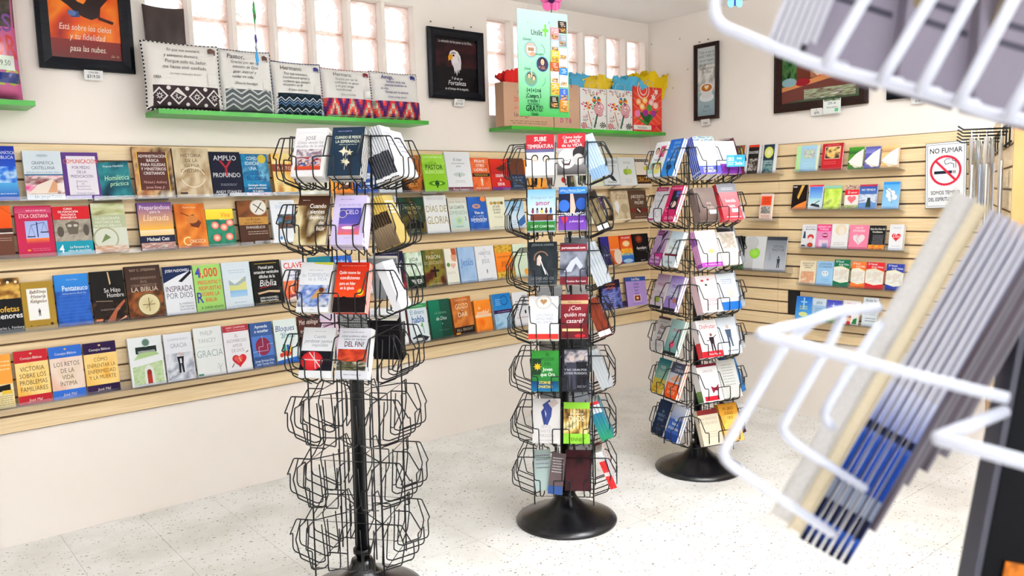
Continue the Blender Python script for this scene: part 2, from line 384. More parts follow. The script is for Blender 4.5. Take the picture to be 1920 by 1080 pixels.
o = b.build('outer_floor_tiling', M['floor'], fl); o['kind'] = 'stuff'
# glass block windows
b = MB()
rw, rh, rd = .0925, .0925, .04
def gb(u, v):
    bulge = -.004*(1-(2*u-1)**8)*(1-(2*v-1)**8)*(1+.35*math.sin(9*u+4*math.sin(6*v))); return (-rw+2*rw*u, -rd+bulge, -rh+2*rh*v)
b.grid(gb, 8, 8)
b.grid(lambda u, v: (rw-2*rw*u, rd, -rh+2*rh*v), 1, 1)
gface = b.mesh('glass_block', M['glass'])
b = MB()
for s in (-1, 1):
    b.box((s*rw-.006*(s > 0), -rd+.004, -rh), (s*rw+.006*(s < 0), rd-.004, rh)); b.box((-rw, -rd+.004, s*rh-.006*(s > 0)), (rw, rd-.004, s*rh+.006*(s < 0)))
grim = b.mesh('block_rim', M['rim'])
for wi, cols in ((1, COLS1), (2, COLS2)):
    we = struct(empty('window_%d' % wi, Matrix.Translation(((cols[0][0]+cols[-1][1])/2, YW, ZW0))))
    ox, oz = (cols[0][0]+cols[-1][1])/2, ZW0
    for a0, a1 in cols:
        for r in range(3):
            m = Matrix.Translation(((a0+a1)/2-ox, .095, .097+.1935*r))
            g = inst('glass_block', gface, we, m); inst('block_rim', grim, g)
# trees outside, behind the upper rows of glass blocks
def tree(x, y, z, r, n, label):
    t = empty('tree', Matrix.Translation((x, y, 0))); tag(t, label, 'tree')
    b = MB(); b.tube([(0, 0, -.1), (.05, 0, z*.5), (0, 0, z)], .09, 8); b.build('trunk', noisy('bark', '5a4a3c', '77644f', 20, .9), t)
    b = MB(); rr = random.Random(int(x*10))
    for i in range(n):
        d = Vector((rr.gauss(0, 1), rr.gauss(0, 1), rr.gauss(0, 1))).normalized()*r*(rr.random()**.4); d.z *= .75; c = Vector((0, 0, z))+d
        a = Vector((rr.gauss(0, 1), rr.gauss(0, 1), rr.gauss(0, 1))).normalized()*.09; q = a.cross(Vector((rr.gauss(0, 1), rr.gauss(0, 1), rr.gauss(0, 1)))).normalized()*.05
        b.face(tuple(range(len(b.v), len(b.v)+4))); b.v += [tuple(c-a), tuple(c+q), tuple(c+a), tuple(c-q)]
    o = b.build('foliage', M['leaf'], t); o['kind'] = 'stuff'
M['leaf'] = noisy('leaf_green', '6f8f55', '4f7040', 3, .6)
tree(-1.9, 2.0, 3.42, .72, 900, 'leafy tree outside the left glass block window'); tree(.5, 3.0, 3.6, .62, 500, 'leafy tree outside behind the eagle picture wall')
# slatwall
def slatwall(mw, x0, x1, label, hole=None, wood=None):
    """local x along the wall, local y out of the wall, z up"""
    r = empty('slatwall', mw); tag(r, label, 'wall panel', 'maple slatwall panels')
    b = MB(); b.box((x0, -.005, Z0), (x1, .001, Z0+16*P)); b.build('backing', M['groove'], r)
    segs = [(x0+.0008, x1-.0008)]
    meshes = {}
    for k in range(16):
        ss = segs
        if hole and k in hole[2]: ss = [(x0+.0008, hole[0]), (hole[1], x1-.0008)]
        for s0, s1 in ss:
            key = (s0, s1)
            if key not in meshes:
                b = MB(); h0, h1 = .0042, P-.0042; f = .0125
                pr = [(.001, h0), (f-.002, h0), (f, h0+.002), (f, h1-.002), (f-.002, h1), (.001, h1)]
                n = len(b.v)
                for s in (s0, s1): b.v += [(s, y, z) for y, z in pr]
                for i in range(6): b.face((i, i+6, (i+1) % 6+6, (i+1) % 6))
                b.face((5, 4, 3, 2, 1, 0)); b.face((6, 7, 8, 9, 10, 11)); meshes[key] = b.mesh('slat', wood or M['slat'])
            inst('slat', meshes[key], r, Matrix.Translation((0, 0, Z0+k*P)))
    if hole:
        b = MB(); b.box((hole[0], .0012, Z0+hole[2][0]*P), (hole[1], .002, Z0+(hole[2][-1]+1)*P)); b.build('gap_dark_plate', M['black'], r)  # black plate stands in for the darkness inside the gap
    return r
MA = Matrix(((-1, 0, 0, 0), (0, -1, 0, .0), (0, 0, 1, 0), (0, 0, 0, 1)))      # local x to the left along the long wall
slatwall(MA, .014, 2.438, 'maple slatwall panel on the long wall, nearest the room corner')
slatwall(MA, 2.438, 4.876, 'maple slatwall panel on the long wall, left of the vertical seam')
slatwall(MA, 4.876, 6.4, 'maple slatwall panel on the long wall beyond the left edge of view')
MBm = Matrix(((0, -1, 0, 0), (-1, 0, 0, 0), (0, 0, 1, 0), (0, 0, 0, 1)))      # local x away from the corner along the right wall
slatwall(MBm, 0, 1.07, 'maple slatwall panel on the right wall, nearest the room corner')
slatwall(MBm, 1.07, 2.26, 'maple slatwall panel on the right wall behind the booklets', hole=(1.135, 1.225, (2, 3)))
# angled slatwall stand at the right edge of the picture
E1 = Vector((0, 0, 0)); q0 = Vector((-.03, -2.30, 0)); q1 = Vector((-1.60, -2.935, 0)); dx = (q1-q0).normalized(); nrm = Vector((dx.y, -dx.x, 0))
if nrm.dot(Vector((-.376, .926, 0))) < 0: nrm = -nrm
st = tag(empty('slatwall_stand', Matrix.Translation(q1)), 'angled maple slatwall stand with an end post by the right edge', 'display stand')
M['post'] = noisy('end_post_wood', 'b98f58', 'a87f4a', 12, .45, (1, 1, .3))
MS = frame(Vector((0, 0, 0)), -dx, nrm, Vector((0, 0, 1)))
b = MB(); L = (q1-q0).length; b.box((0, -.03, Z0-.3), (L, -.008, Z0+16*P)); b.build('core', M['post'], st, MS)
b = MB(); b.box((.0, .0, .0042), (L-.005, .0125, P-.0042)); sl = b.mesh('slat', M['slat'])
for k in range(16): inst('slat', sl, st, MS @ Matrix.Translation((0, -.006, Z0+k*P)))
b = MB()
b.box((-.03, -.034, .02), (0, .008, Z0+16*P+.01)); b.build('end_post', M['post'], st, MS)
b = MB(); b.box((0, 0, .0042), (.6, .012, P-.0042)); s2 = b.mesh('slat', M['slat'])
MS2 = frame(Vector((0, 0, 0))+(-dx)*-.03+nrm*-.036, Vector((.86, -.51, 0)), Vector((-.51, -.86, 0)), Vector((0, 0, 1)))
b = MB(); b.box((0, -.02, Z0), (.6, .004, Z0+16*P)); b.build('end_backing', M['groove'], st, MS2)
for k in range(16): inst('slat', s2, st, MS2 @ Matrix.Translation((0, 0, Z0+k*P)))
for k in range(9, 16):
    b = MB(); b.lathe([(.003, 0), (.0045, .001), (.003, .002)], 8); b.build('groove_end_disc', M['groove'], st, MS @ Matrix.Translation((-.015, .008, Z0+k*P)) @ Matrix.Rotation(-math.pi/2, 4, 'X'))  # raised dark discs stand in for the shaded groove ends
# wire hook grid on the stand
hk = tag(empty('hook_grid', Matrix.Translation(q1)), 'black wire hook grid fixed to the top of the slatwall stand', 'hook rack')
b = MB(); z1 = Z0+15*P+.002; z2 = Z0+14*P+.006
for z in (z1, z2): b.tube([(.03, .014, z), (L-.1, .014, z)], .004, 6)
for i in range(8): x = .06+i*.2; b.tube([(x, .016, z1), (x, .016, z2-.012)], .0026, 6)
b.build('grid_wire', M['black'], hk, MS)
HX = [.05, .2, .36, .54, .74]
for i, x in enumerate(HX):
    b = MB(); z = z1-.028-.003*i; b.tube([(x, .014, z), (x, .15, z+.003), (x, .168, z+.016)], .0034, 6); b.build('hook', M['black'], hk, MS)
rr = random.Random(4)
tints = ['eef0f5', 'dfe4ee', 'f3f3f3', 'a9bfe2', 'e8e4e0', 'c9d3e6']
for i in range(9):
    x = HX[1+i % 4]; y = .035+.011*i; w = .085+.02*rr.random(); hh = .30+.05*rr.random()
    o = empty('plastic_bag', Matrix.Translation(q1)); m = MS @ Matrix.Translation((x-w/2+(rr.random()-.5)*.03, y, z1-.045-hh)) @ Matrix.Rotation((rr.random()-.5)*.35, 4, 'Z')
    tag(o, 'clear plastic bag with a printed card hanging on the wire hooks', 'bag', 'bags on the wire hooks')
    b = MB(); ph = i*1.3
    b.grid(lambda u, v: (w*(.5+(u-.5)*(1-.75*max(0, (v-.82)/.18))), .007*math.sin(9*u+ph+3*v)*v+.004, hh*v), 8, 8); b.build('film', M['plastic'], o, m)
    b = MB(); b.box((w*.14, -.003, .01), (w*.86, .001, hh*.72), C(tints[i % 6])); b.build('card', M['print'], o, m)
    b = MB(); b.tube([(w/2, .004, hh*.97), (w/2-.012, .004, hh+.02), (w/2, .004, hh+.043), (w/2+.012, .004, hh+.02), (w/2, .004, hh*.97)], .0016, 5); b.build('hanging_loop', M['white'], o, m)
# ceiling lights (outside the frame, they light the room; hung low for the added uplights)
M['tube'] = mat('lit_diffuser', 'fff', .5); M['tube'].node_tree.nodes['Principled BSDF'].inputs['Emission Color'].default_value = (1, .97, .93, 1); M['tube'].node_tree.nodes['Principled BSDF'].inputs['Emission Strength'].default_value = 3
for i, (x, y) in enumerate(LAMPS):
    o = tag(empty('ceiling_light', Matrix.Translation((x, y, ZC))), ['hanging white tube lamp between the middle and right racks', 'hanging white tube lamp beside the right wall', 'hanging white tube lamp in the middle of the aisle', 'hanging white tube lamp above the left of the camera', 'hanging white tube lamp by the right end of the shop front', 'hanging white tube lamp by the left end of the shop front'][i], 'lamp', 'ceiling lights')
    b = MB(); b.box((-.10, -.62, -.345), (.10, .62, -.335)); b.build('housing', M['white'], o)
    b = MB(); b.tube([(-.05, -.6, -.315), (-.05, .6, -.315)], .016, 8); b.tube([(.05, -.6, -.315), (.05, .6, -.315)], .016, 8); b.build('lamp_tube', M['tube'], o)
    b = MB(); b.tube([(0, -.45, -.335), (0, -.45, 0)], .004, 5); b.tube([(0, .45, -.335), (0, .45, 0)], .004, 5); b.build('suspension_rod', M['white'], o)
# ------------------------------------------------------------------ green shelves and what stands on them
def gshelf(x0, x1, ztop, dep, label):
    o = MB(); o.box((x0, -dep, ztop-.02), (x1, YW-.001, ztop)); return tag(o.build('wall_shelf', M['green']), label, 'shelf', 'green wall shelves')
ZS = 1.856
gshelf(-3.46, -2.05, ZS, .20, 'long green wall shelf under the printed cushions')
gshelf(-4.9, -3.93, ZS+.008, .20, 'green wall shelf cut off by the left edge of the picture')
gshelf(-1.47, -.07, ZS-.006, .21, 'green wall shelf under the gift bags')
# cushions
PK = [('w', 0)]
def cushion(xl, xr, ybot, ytop_px, yfront, T, bg, ops, label, lean=.09, roll=0, pipe=('222', 'ddd'), name='cushion', film=False, group='printed cushions on the green shelf', zb=None):
    pl = onA(xl, ybot, yfront); pr = onA(xr, ybot, yfront); zb = zb or ZS
    w = pr.x-pl.x; top = onA((xl+xr)/2, ytop_px, yfront-.05); h = top.z-zb
    s, c = math.sin(lean), math.cos(lean)
    fr = frame(Vector((pl.x, -yfront+(.035 if yfront > .1 else .0), zb+.004)), Vector((1, 0, 0)), Vector((0, s, c)), Vector((0, -c, s))) @ Matrix.Rotation(roll, 4, 'Z')
    def f(u, v, k=0, sg=1):
        a = 2*u-1; q = 2*v-1; ed = max(0, (1-a**4))*max(0, (1-q**4)); z = T*.34*(ed**.36)
        pin = .035*(1-a*a)*abs(q)**3; pin2 = .035*(1-q*q)*abs(a)**3
        z += .0025*noise.noise(Vector((u*6, v*6, xl)))*ed
        return (w/2+a*w/2*(1-pin2), h/2+q*h/2*(1-pin), sg*z+(sg*((.0012 if k <= 2 else .0044)+k*.00002) if k else 0))
    ops = [((q[0], q[1], q[2], .40+(q[3]-.40)*.90)+tuple(q[4:]) if q[0] == 't' and q[3] > .42 else q) for q in ops]
    mb = MB(); mb.grid(lambda u, v: f(1-u, v, 0, -1), 12, 12, lambda u, v: C(bg)); mb.grid(lambda u, v: f(u, v), 26, 26, lambda u, v: C(bg))
    a = Art(mb, lambda x, y, k: f(x, y, k), w, h); a.run(ops, sub=14)
    o = mb.build(name, M['cloth_print'], None, fr); tag(o, label, 'cushion', group)
    per = [(t/12, 0) for t in range(12)]+[(1, t/12) for t in range(12)]+[(1-t/12, 1) for t in range(12)]+[(0, 1-t/12) for t in range(12)]
    if pipe:
        mb = MB(); pts = [Vector(f(*p)) for p in per]; n = len(pts); fine = []
        for i in range(n):
            for t in range(3): fine.append(pts[i].lerp(pts[(i+1) % n], t/3))
        for i in range(len(fine)): mb.tube([fine[i], fine[(i+1) % len(fine)]], .0042, 5, col=C(pipe[i % 2]))
        mb.build('piping', M['cloth_print'], o)
    if film:
        mb = MB(); mb.grid(lambda u, v: tuple(Vector(f(u, v, 0, 1))+Vector(((u-.5)*.02, (v-.5)*.02, .006+.006*noise.noise(Vector((u*5, v*5, 3)))))), 14, 14); mb.build('wrapping_film', M['wrap'], o)
    return o
def T(x, cx, cy, w, h, c, st='', al='c'): return ('t', x, cx, cy, w, h, c, st, al)
def TT(l, y, lh, w, c, st='', cx=.5): return ('tt', l, y, lh, w, c, st, cx)
def R(x0, y0, x1, y1, c, c2=None): return ('r', x0, y0, x1, y1, c, c2)
def E(x, y, a, b_, c, c2=None): return ('e', x, y, a, b_, c, c2)
def N(x0, y0, x1, y1, cols, sc=3., seed=0): return ('n', x0, y0, x1, y1, cols, sc, seed)
def S(x0, y0, x1, y1, n, c, seed=1): return ('s', x0, y0, x1, y1, n, c, seed)
def PG(pts, c): return ('p', pts, c)
def LN(pts, w, c): return ('l', pts, w, c)
def RG(cx, cy, r, w, c, a0=0, a1=360): return ('ring', cx, cy, r, w, c, 24, a0, a1)
def zig(y, amp, n, w, c, x0=.03, x1=.97): return LN([(x0+(x1-x0)*i/(2*n), y+(amp if i % 2 else 0)) for i in range(2*n+1)], w, c)
def stamp(x, y, c): return [('p', [(x-.055, y-.04), (x+.055, y-.06), (x+.06, y+.02), (x, y+.05), (x-.05, y+.03)], c), T('100%', x, y, .09, .03, 'eee', 'b')]
def card(x, y): return [R(x-.07, y-.08, x+.07, y+.08, 'ddd9d2'), R(x-.066, y-.076, x+.066, y+.076, 'f4f1ec'), S(x-.05, y-.06, x+.05, y+.06, 5, '777')]
def ikat(off):
    o = []; pal = ['5a2d6b', '7a3a7a', 'e8403c', 'f0705a', 'd8d2bd', 'a8b09a', 'e8403c', 'c83040', '5a2d6b', '3f2a5a']
    for i in range(30):
        tri = abs(((i/30+off) % .34)/.34*2-1)
        for j in range(7):
            c = pal[int((j*.9+tri*8.5)) % len(pal)]; o.append(PG([(i/30, j*.054), ((i+1)/30, j*.054), ((i+1)/30, (j+1)*.054), (i/30, (j+1)*.054)], c))
    return o
dm = [R(0, 0, 1, .34, '43363a')]
for i in range(4):
    x = .14+.24*i
    dm += [PG([(x-.11, .18), (x, .31), (x+.11, .18), (x, .05)], 'efe9e6'), PG([(x-.085, .18), (x, .28), (x+.085, .18), (x, .08)], '43363a'), ('star', x, .18, .055, 'efe9e6', 8, .4), E(x, .18, .018, .02, '43363a'), E(x+.12, .30, .028, .03, 'efe9e6'), E(x+.12, .06, .024, .026, 'efe9e6')]
CUSH = [
 (281, 424, 210, 84, .17, .11, 'f3efe9', dm+[T('En paz me acostaré,', .5, .93, .74, .045, '3a3a42', 'i'), T('y asimismo dormiré;', .46, .83, .74, .045, '3a3a42', 'i'), T('Porque solo tú, Señor,', .52, .735, .8, .05, '3a3a42', 'i'), T('me haces vivir confiado.', .5, .64, .84, .05, '3a3a42', 'i'), T('¡La mejor receta para dormir!', .5, .53, .55, .028, '555', 'i'), T('CREA', .13, .46, .1, .04, '5b4a44', 'b')]+stamp(.88, .9, '6b5148')+card(.86, .46),
  'cream cushion with brown damask base reading En paz me acostaré'),
 (421, 521, 216, 97, .155, .10, 'f1eee9', [R(0, 0, 1, .36, '62666c')]+[zig(.03+.085*i, .09, 3, .028, 'c9cfc9') for i in range(4)]+[T('Pastor,', .3, .93, .5, .075, '2c2c30', 'i'), T('Gracias por ser un', .46, .83, .8, .045, '2c2c30', 'i'), T('ministro de Dios', .46, .745, .78, .045, '2c2c30', 'i'), T('guiar, instruir y', .44, .66, .74, .045, '2c2c30', 'i'), T('cuidar mi vida.', .4, .575, .7, .045, '2c2c30', 'i'), T('¡Dios lo bendiga!', .45, .46, .66, .04, '2c2c30', 'i')]+stamp(.85, .88, '6b5148')+card(.84, .46),
  'cream cushion with grey zigzag base reading Pastor'),
 (520, 614, 222, 120, .145, .10, 'f1eee9', [R(0, 0, 1, .40, '26343f')]+[zig(.0+.05*i, .07, 6, .014, ['8fb0d6', 'e9eef2', '0f1a24', '5f86b4'][i % 4]) for i in range(7)]+[T('Hermano:', .36, .92, .62, .08, '222', ''), T('Por tus consejos,', .44, .80, .8, .05, '2c2c30'), T('incondicional apoyo y', .44, .72, .84, .045, '2c2c30'), T('confianza que siempre', .44, .64, .84, .045, '2c2c30'), T('encuentro en ti!', .36, .57, .6, .045, '2c2c30'), T('¡El Señor te bendiga!', .46, .47, .7, .036, '2c2c30')]+stamp(.86, .88, '3b3f80')+card(.86, .5),
  'cream cushion with blue black zigzag base reading Hermano'),
 (613, 706, 228, 133, .14, .10, 'f1eee9', [R(0, 0, 1, .38, 'd8d2bd')]+ikat(.0)+[T('Hermana:', .38, .92, .66, .08, '222'), T('Gracias por ser mi', .45, .81, .82, .05, '2c2c30'), T('confidente, mi apoyo', .45, .73, .86, .048, '2c2c30'), T('y mi gran amiga', .4, .65, .74, .048, '2c2c30'), T('incondicional.', .38, .57, .66, .048, '2c2c30'), T('¡Dios te bendiga!', .46, .46, .64, .036, '2c2c30')]+stamp(.86, .9, '8a2f3a')+card(.86, .49),
  'cream cushion with purple and red zigzag base reading Hermana'),
 (706, 794, 234, 139, .14, .10, 'f1eee9', [R(0, 0, 1, .38, 'cfc6b4')]+ikat(.16)+[T('Amiga,', .3, .93, .5, .085, '38307a', 'b'), T('Siempre serás una', .46, .82, .84, .05, '38307a', 'b'), T('preciosa bendición en', .46, .74, .88, .048, '38307a', 'b'), T('mi vida.', .22, .66, .4, .048, '38307a', 'b'), T('Gracias por tu amistad.', .47, .58, .9, .048, '38307a', 'b'), T('¡Cuenta conmigo siempre!', .47, .47, .66, .034, '38307a', 'b')]+stamp(.84, .9, '3b3f80'),
  'cream cushion with purple and red zigzag base reading Amiga')]
for k_, (xl, xr, yb, yt, yf, Tt, bg, ops, lab) in enumerate(CUSH): cushion(xl, xr, yb, yt, yf, Tt, bg, ops, lab, pipe=[('2b2022', 'eee'), ('555', 'bbb'), ('223', '99b'), ('a33', 'ddd'), ('533', 'eee')][k_])
cushion(279, 357, 150, 17, .038, .05, '4a3430', [N(.03, .03, .97, .97, ['241614', '3f2b28', '4f3a36', '241614'], 4, 5)], 'dark brown plastic wrapped cushion behind the first printed cushion', .05, film=True, pipe=None, group=None, zb=ZS)
cushion(-110, 47, 192, -60, .16, .13, 'e46aa2', [N(.02, .55, .98, .98, ['1c1210', '3a2a24', '6a5648', '1c1210'], 5, 8), T('AMOR', .60, .40, .74, .17, 'e5322d', 'b'), T('ERES', .62, .60, .7, .13, '8a4aa8', 'b'), T('CIELO', .62, .17, .74, .13, 'b9d232', 'b'), R(.62, .12, .97, .20, '2a3a8a'), R(.60, .22, .92, .33, 'e9f3df'), T('$249.50', .74, .275, .26, .04, '555')], 'pink plastic wrapped cushion with coloured letters at the left edge', .04, film=True, pipe=None, group=None, zb=ZS+.008)

# gift bags
def tissue(x0, x1, z0, z1, y, c, label, seed):
    rr = random.Random(seed); b = MB(); n = 12; cx = (x0+x1)/2; hh = z1-z0
    for j in range(5):
        k = len(b.v); t0 = -.022+.011*j; ph = rr.random()*6; pk = [.55+.45*rr.random()-.25*abs(2*i/n-1) for i in range(n+1)]
        for lv in range(4):
            for i in range(n+1):
                t = i/n; sp = (.78, .86, 1.02, 1.16)[lv]; wv = math.sin(i*2.1+ph)
                zz = (z0-.07, z0-.004, z0+hh*.45*pk[i], z0+hh*pk[i])[lv]
                b.v.append((cx+(t-.5)*(x1-x0)*sp*.9+(rr.uniform(-.008, .008) if lv > 1 else 0), y+t0*(1, 1, 1.6, 2.6)[lv]+wv*(.002, .004, .012, .018)[lv], zz))
        for lv in range(3):
            for i in range(n): a = k+lv*(n+1)+i; b.face((a, a+1, a+n+2, a+n+1), C(c), True)
    return b, label
M['tissue'] = printed('tissue_paper', .8, .05)
def giftbag(xl, xr, yt, bg, ops, label, tis=None, dep=.08, yf=.17, handle=True, lab2=None):
    z0 = ZS-.006+.001; l = onA(xl, 246, yf); r = onA(xr, 246, yf); w = r.x-l.x; h = onA((xl+xr)/2, yt, yf).z-z0
    b = MB(); c = C(bg); t = .0015
    b.box((0, 0, 0), (w, t, h), c); b.box((0, dep-t, 0), (w, dep, h), mix(c, (1, 1, 1), .1)); b.box((0, t, 0), (t, dep-t, h), c); b.box((w-t, t, 0), (w, dep-t, h), c); b.box((t, t, 0), (w-t, dep-t, t), c)
    a = Art(b, lambda x, y, k: (x*w, -k*2.5e-5, y*h), w, h); a.run(ops)
    o = b.build('gift_bag', M['print'], None, Matrix.Translation((l.x, -yf, z0))); tag(o, label, 'gift bag', 'gift bags on the green shelf')
    if handle:
        b = MB(); b.tube([(w*.3, -.001, h*.93), (w*.33, -.004, h+.03), (w*.5, -.006, h+.045), (w*.67, -.004, h+.03), (w*.7, -.001, h*.93)], .002, 5, col=C(handle if isinstance(handle, str) else 'ddd')); b.build('handle', M['print'], o)
    if tis:
        col, tx0, tx1, tz = tis; p0 = onA(tx0, 160, yf-.04); p1 = onA(tx1, 160, yf-.04); zt = onA((tx0+tx1)/2, tz, yf-.04).z
        b, _ = tissue(p0.x, p1.x, z0+h, zt, -yf+dep/2, col, '', int(xl)); o2 = b.build('tissue_paper', M['tissue']); tag(o2, lab2, 'tissue paper', 'tissue paper in the gift bags')
giftbag(946, 1038, 157, 'c9a083', [T('Doy gracias', .4, .80, .7, .06, '4a3a33', 'i'), T('DIOS', .3, .62, .5, .10, 'e0583f', 'b'), T('por tenerte', .35, .44, .6, .07, 'd9523c'), T('Un amigo', .35, .27, .6, .09, '2d2523'), S(.1, .05, .9, .15, 2, '8a6a55')], 'kraft paper gift bag with red DIOS lettering, left of the bags', ('e8322f', 938, 1000, 128), lab2='red tissue paper rising from the left kraft gift bag')
giftbag(1040, 1087, 158, 'cda68a', [T('TE', .35, .83, .4, .09, 'd9523c', 'b'), T('amo', .6, .66, .5, .07, 'b98a6a', 'i'), T('Gracias', .5, .42, .6, .06, '4aa0c0', 'i'), T('D  T B', .45, .18, .8, .1, 'b8347a', 'b')], 'kraft paper gift bag with pink TB letters beside the green poster', ('5fb8e0', 1050, 1096, 132), handle='3a6fc0', lab2='pale blue tissue paper behind the green hanging poster')
def candy():
    o = [R(0, 0, 1, 1, 'f8f5f2')]; rr = random.Random(3)
    for i in range(46): o.append(E(rr.random()*.96+.02, rr.random()*.96+.02, .022, .016, rr.choice(['e0245a', '1f8f4f', '1fa0c8', 'f2a71b', '7a2f1f', 'e84a8a'])))
    for i, ch in enumerate('SUGAR'): o.append(T(ch, .22+.14*i, .90+.03*math.sin(i*2), .13, .085, ['c0243a', '6a2f2a', '2a2a2a', 'd42a5a', '8a2020'][i], 'b'))
    for cx, cy, r, cs in ((.62, .72, .17, ['e8432f', '2f8f4f', 'f6efe2', '1f6fc0', 'f2b52b']), (.28, .58, .14, ['d2202f', 'f6efe2', 'f2b52b', 'd2202f', 'f6efe2']), (.5, .55, .10, ['f6efe2', '3aa0a0', 'f2b52b', 'f6efe2', '3aa0a0'])):
        for j in range(10):
            a = 2*math.pi*j/10; b_ = 2*math.pi*(j+1)/10; o.append(PG([(cx, cy), (cx+r*math.cos(a), cy+r*.62*math.sin(a)), (cx+r*1.0*math.cos((a+b_)/2), cy+r*.64*math.sin((a+b_)/2)), (cx+r*math.cos(b_), cy+r*.62*math.sin(b_))], cs[j % 5]))
    o += [LN([(.28, .45), (.42, .08)], .03, 'c08a5a'), LN([(.66, .42), (.52, .05)], .06, '2f6f5a'), E(.72, .50, .20, .125, 'f7e8ea')]
    for j in range(4): o.append(RG(.72, .50, .18-.045*j, .022, 'c01f4a', j*60, j*60+320))
    for cx, cy in ((.85, .12), (.12, .10)):
        for j in range(8): a = math.pi*j/4; o.append(PG([(cx, cy), (cx+.12*math.cos(a), cy+.075*math.sin(a)), (cx+.12*math.cos(a+.4), cy+.075*math.sin(a+.4))], ['222', 'c33'][cx < .5]))
    o += [T('LOLLI', .16, .3, .26, .045, 'b0301f', 'b'), T('POPS', .16, .22, .24, .045, '333', 'b')]
    return o
giftbag(1089, 1137, 166, 'f8f5f2', candy(), 'white SUGAR lollipop gift bag next to the kraft bags', ('f6d23c', 1086, 1142, 138), lab2='yellow tissue paper in the SUGAR bag next to the kraft bags')
giftbag(1139, 1186, 169, 'f8f5f2', candy(), 'white SUGAR lollipop gift bag next to the tulip bag', ('5fbfe6', 1136, 1200, 139), lab2='sky blue tissue paper in the SUGAR bag next to the tulip bag')
tul = [R(0, 0, 1, 1, 'e8432f')]+[LN([(-.0, i/7), (1, i/7+.6)], .012, 'f3a08a') for i in range(-4, 8) if 0 <= i/7 and i/7+.6 <= 1]+[LN([(0, i/7+.6), (1, i/7)], .012, 'f3a08a') for i in range(0, 3)]+[RG(.35, .93, .2, .03, 'f6d5c8'), RG(.35, .93, .12, .03, 'f6d5c8'), ('star', .8, .9, .09, 'fbe9e2', 6, .5), ('star', .7, .78, .1, 'fbe9e2', 6, .5)]
tul += [PG([(.1, .5), (.5, .16), (.9, .52), (.5, .36)], '2f7a34'), PG([(.2, .42), (.5, .12), (.62, .40)], '1f5f2a'), PG([(.0, .36), (.45, .14), (.5, .2)], '3f8f3f')]
for i, (x, y, c) in enumerate([(.18, .66, 'f28a2f'), (.40, .70, 'f6b02b'), (.62, .66, 'f2a0b8'), (.78, .60, 'f5c0c8'), (.3, .56, 'f6a83a'), (.14, .40, 'e27ab0'), (.42, .42, '9a2f8a'), (.7, .42, 'a23a9a'), (.55, .54, '4f9a44')]): tul += [E(x, y, .095, .075, c, 'fff0d0' if i < 5 else None)]
tul += [R(0, .05, .62, .15, 'f7f0e6'), T('Felicidades', .3, .10, .58, .055, '3a2a2a', 'i'), PG([(.62, .02), (.8, .14), (.98, .02), (.98, .2), (.8, .14), (.62, .2)], 'd2202f')]
giftbag(1188, 1241, 163, 'e8432f', tul, 'red tulip gift bag reading Felicidades at the end of the shelf', ('f8d21f', 1180, 1250, 130), lab2='bright yellow tissue paper in the red tulip gift bag')
# ------------------------------------------------------------------ framed pictures
def picture(P0, X, Y, w, h, fw, fm, ops, label, tagtxt=('', ''), tagx=.55, bev=.022, glass=.25, nails=((.1, .05),)):
    Z = X.cross(Y); o = empty('framed_picture', frame(P0, X, Y, Z)); tag(o, label, 'picture')
    b = MB(); d0, d1 = .002, bev
    def ring(a, bb, z0, z1, i0, i1):
        pass
    O = [(0, 0), (w, 0), (w, h), (0, h)]; I = [(fw, fw), (w-fw, fw), (w-fw, h-fw), (fw, h-fw)]; Mi = [(fw*.35, fw*.35), (w-fw*.35, fw*.35), (w-fw*.35, h-fw*.35), (fw*.35, h-fw*.35)]
    for i in range(4):
        j = (i+1) % 4
        b.quad((*O[i], d0), (*O[j], d0), (*O[j], d1*.8), (*O[i], d1*.8)); b.quad((*O[i], d1*.8), (*O[j], d1*.8), (*Mi[j], d1), (*Mi[i], d1))
        b.quad((*Mi[i], d1), (*Mi[j], d1), (*I[j], d1*.75), (*I[i], d1*.75)); b.quad((*I[i], d1*.75), (*I[j], d1*.75), (*I[j], d0), (*I[i], d0))
    b.build('frame', fm, o)
    b = MB(); iw, ih = w-2*fw, h-2*fw; b.box((fw, fw, d0), (w-fw, h-fw, .006), C('ddd'))
    Art(b, lambda x, y, k: (fw+x*iw, fw+y*ih, .006+k*6e-5), iw, ih).run(ops); b.build('print', M['art'], o)
    for ni, (nx, nz) in enumerate(nails):
        b = MB(); b.lathe([(.004, 0), (.004, .006), (.002, .008)], 8); nm = b.build('nail', M['groove'], None, frame(P0+X*(w*nx)+Y*(h+nz*.6), X, -Z, Y) @ Matrix.Rotation(math.pi/2, 4, 'X')); tag(nm, ['first', 'second', 'third'][ni]+' nail from left above the %s' % label[:label.find(' pic')] + ' picture', 'nail')
    if tagtxt[1]:
        tw, th = .075, .042; b = MB(); b.box((0, 0, 0), (tw, th, .001), C('f7f7f5')); Art(b, lambda x, y, k: (x*tw, y*th, .001+k*5e-5), tw, th).run([T(tagtxt[0], .5, .78, .8, .2, '334'), T(tagtxt[1], .5, .38, .9, .3, '223', 'b')])
        tg = b.build('price_tag', M['print'], None, frame(P0+X*(w*tagx)-Y*(th-.004)+Z*.010, X, (Y+Z*.25).normalized(), (Z-Y*.25).normalized())); tag(tg, 'small white price tag under the %s' % label[:label.find(' pic')] + ' picture', 'price tag', 'price tags under the pictures')
XA, YA = Vector((1, 0, 0)), Vector((0, 0, 1)); XB = Vector((0, -1, 0))
yA = .004; 
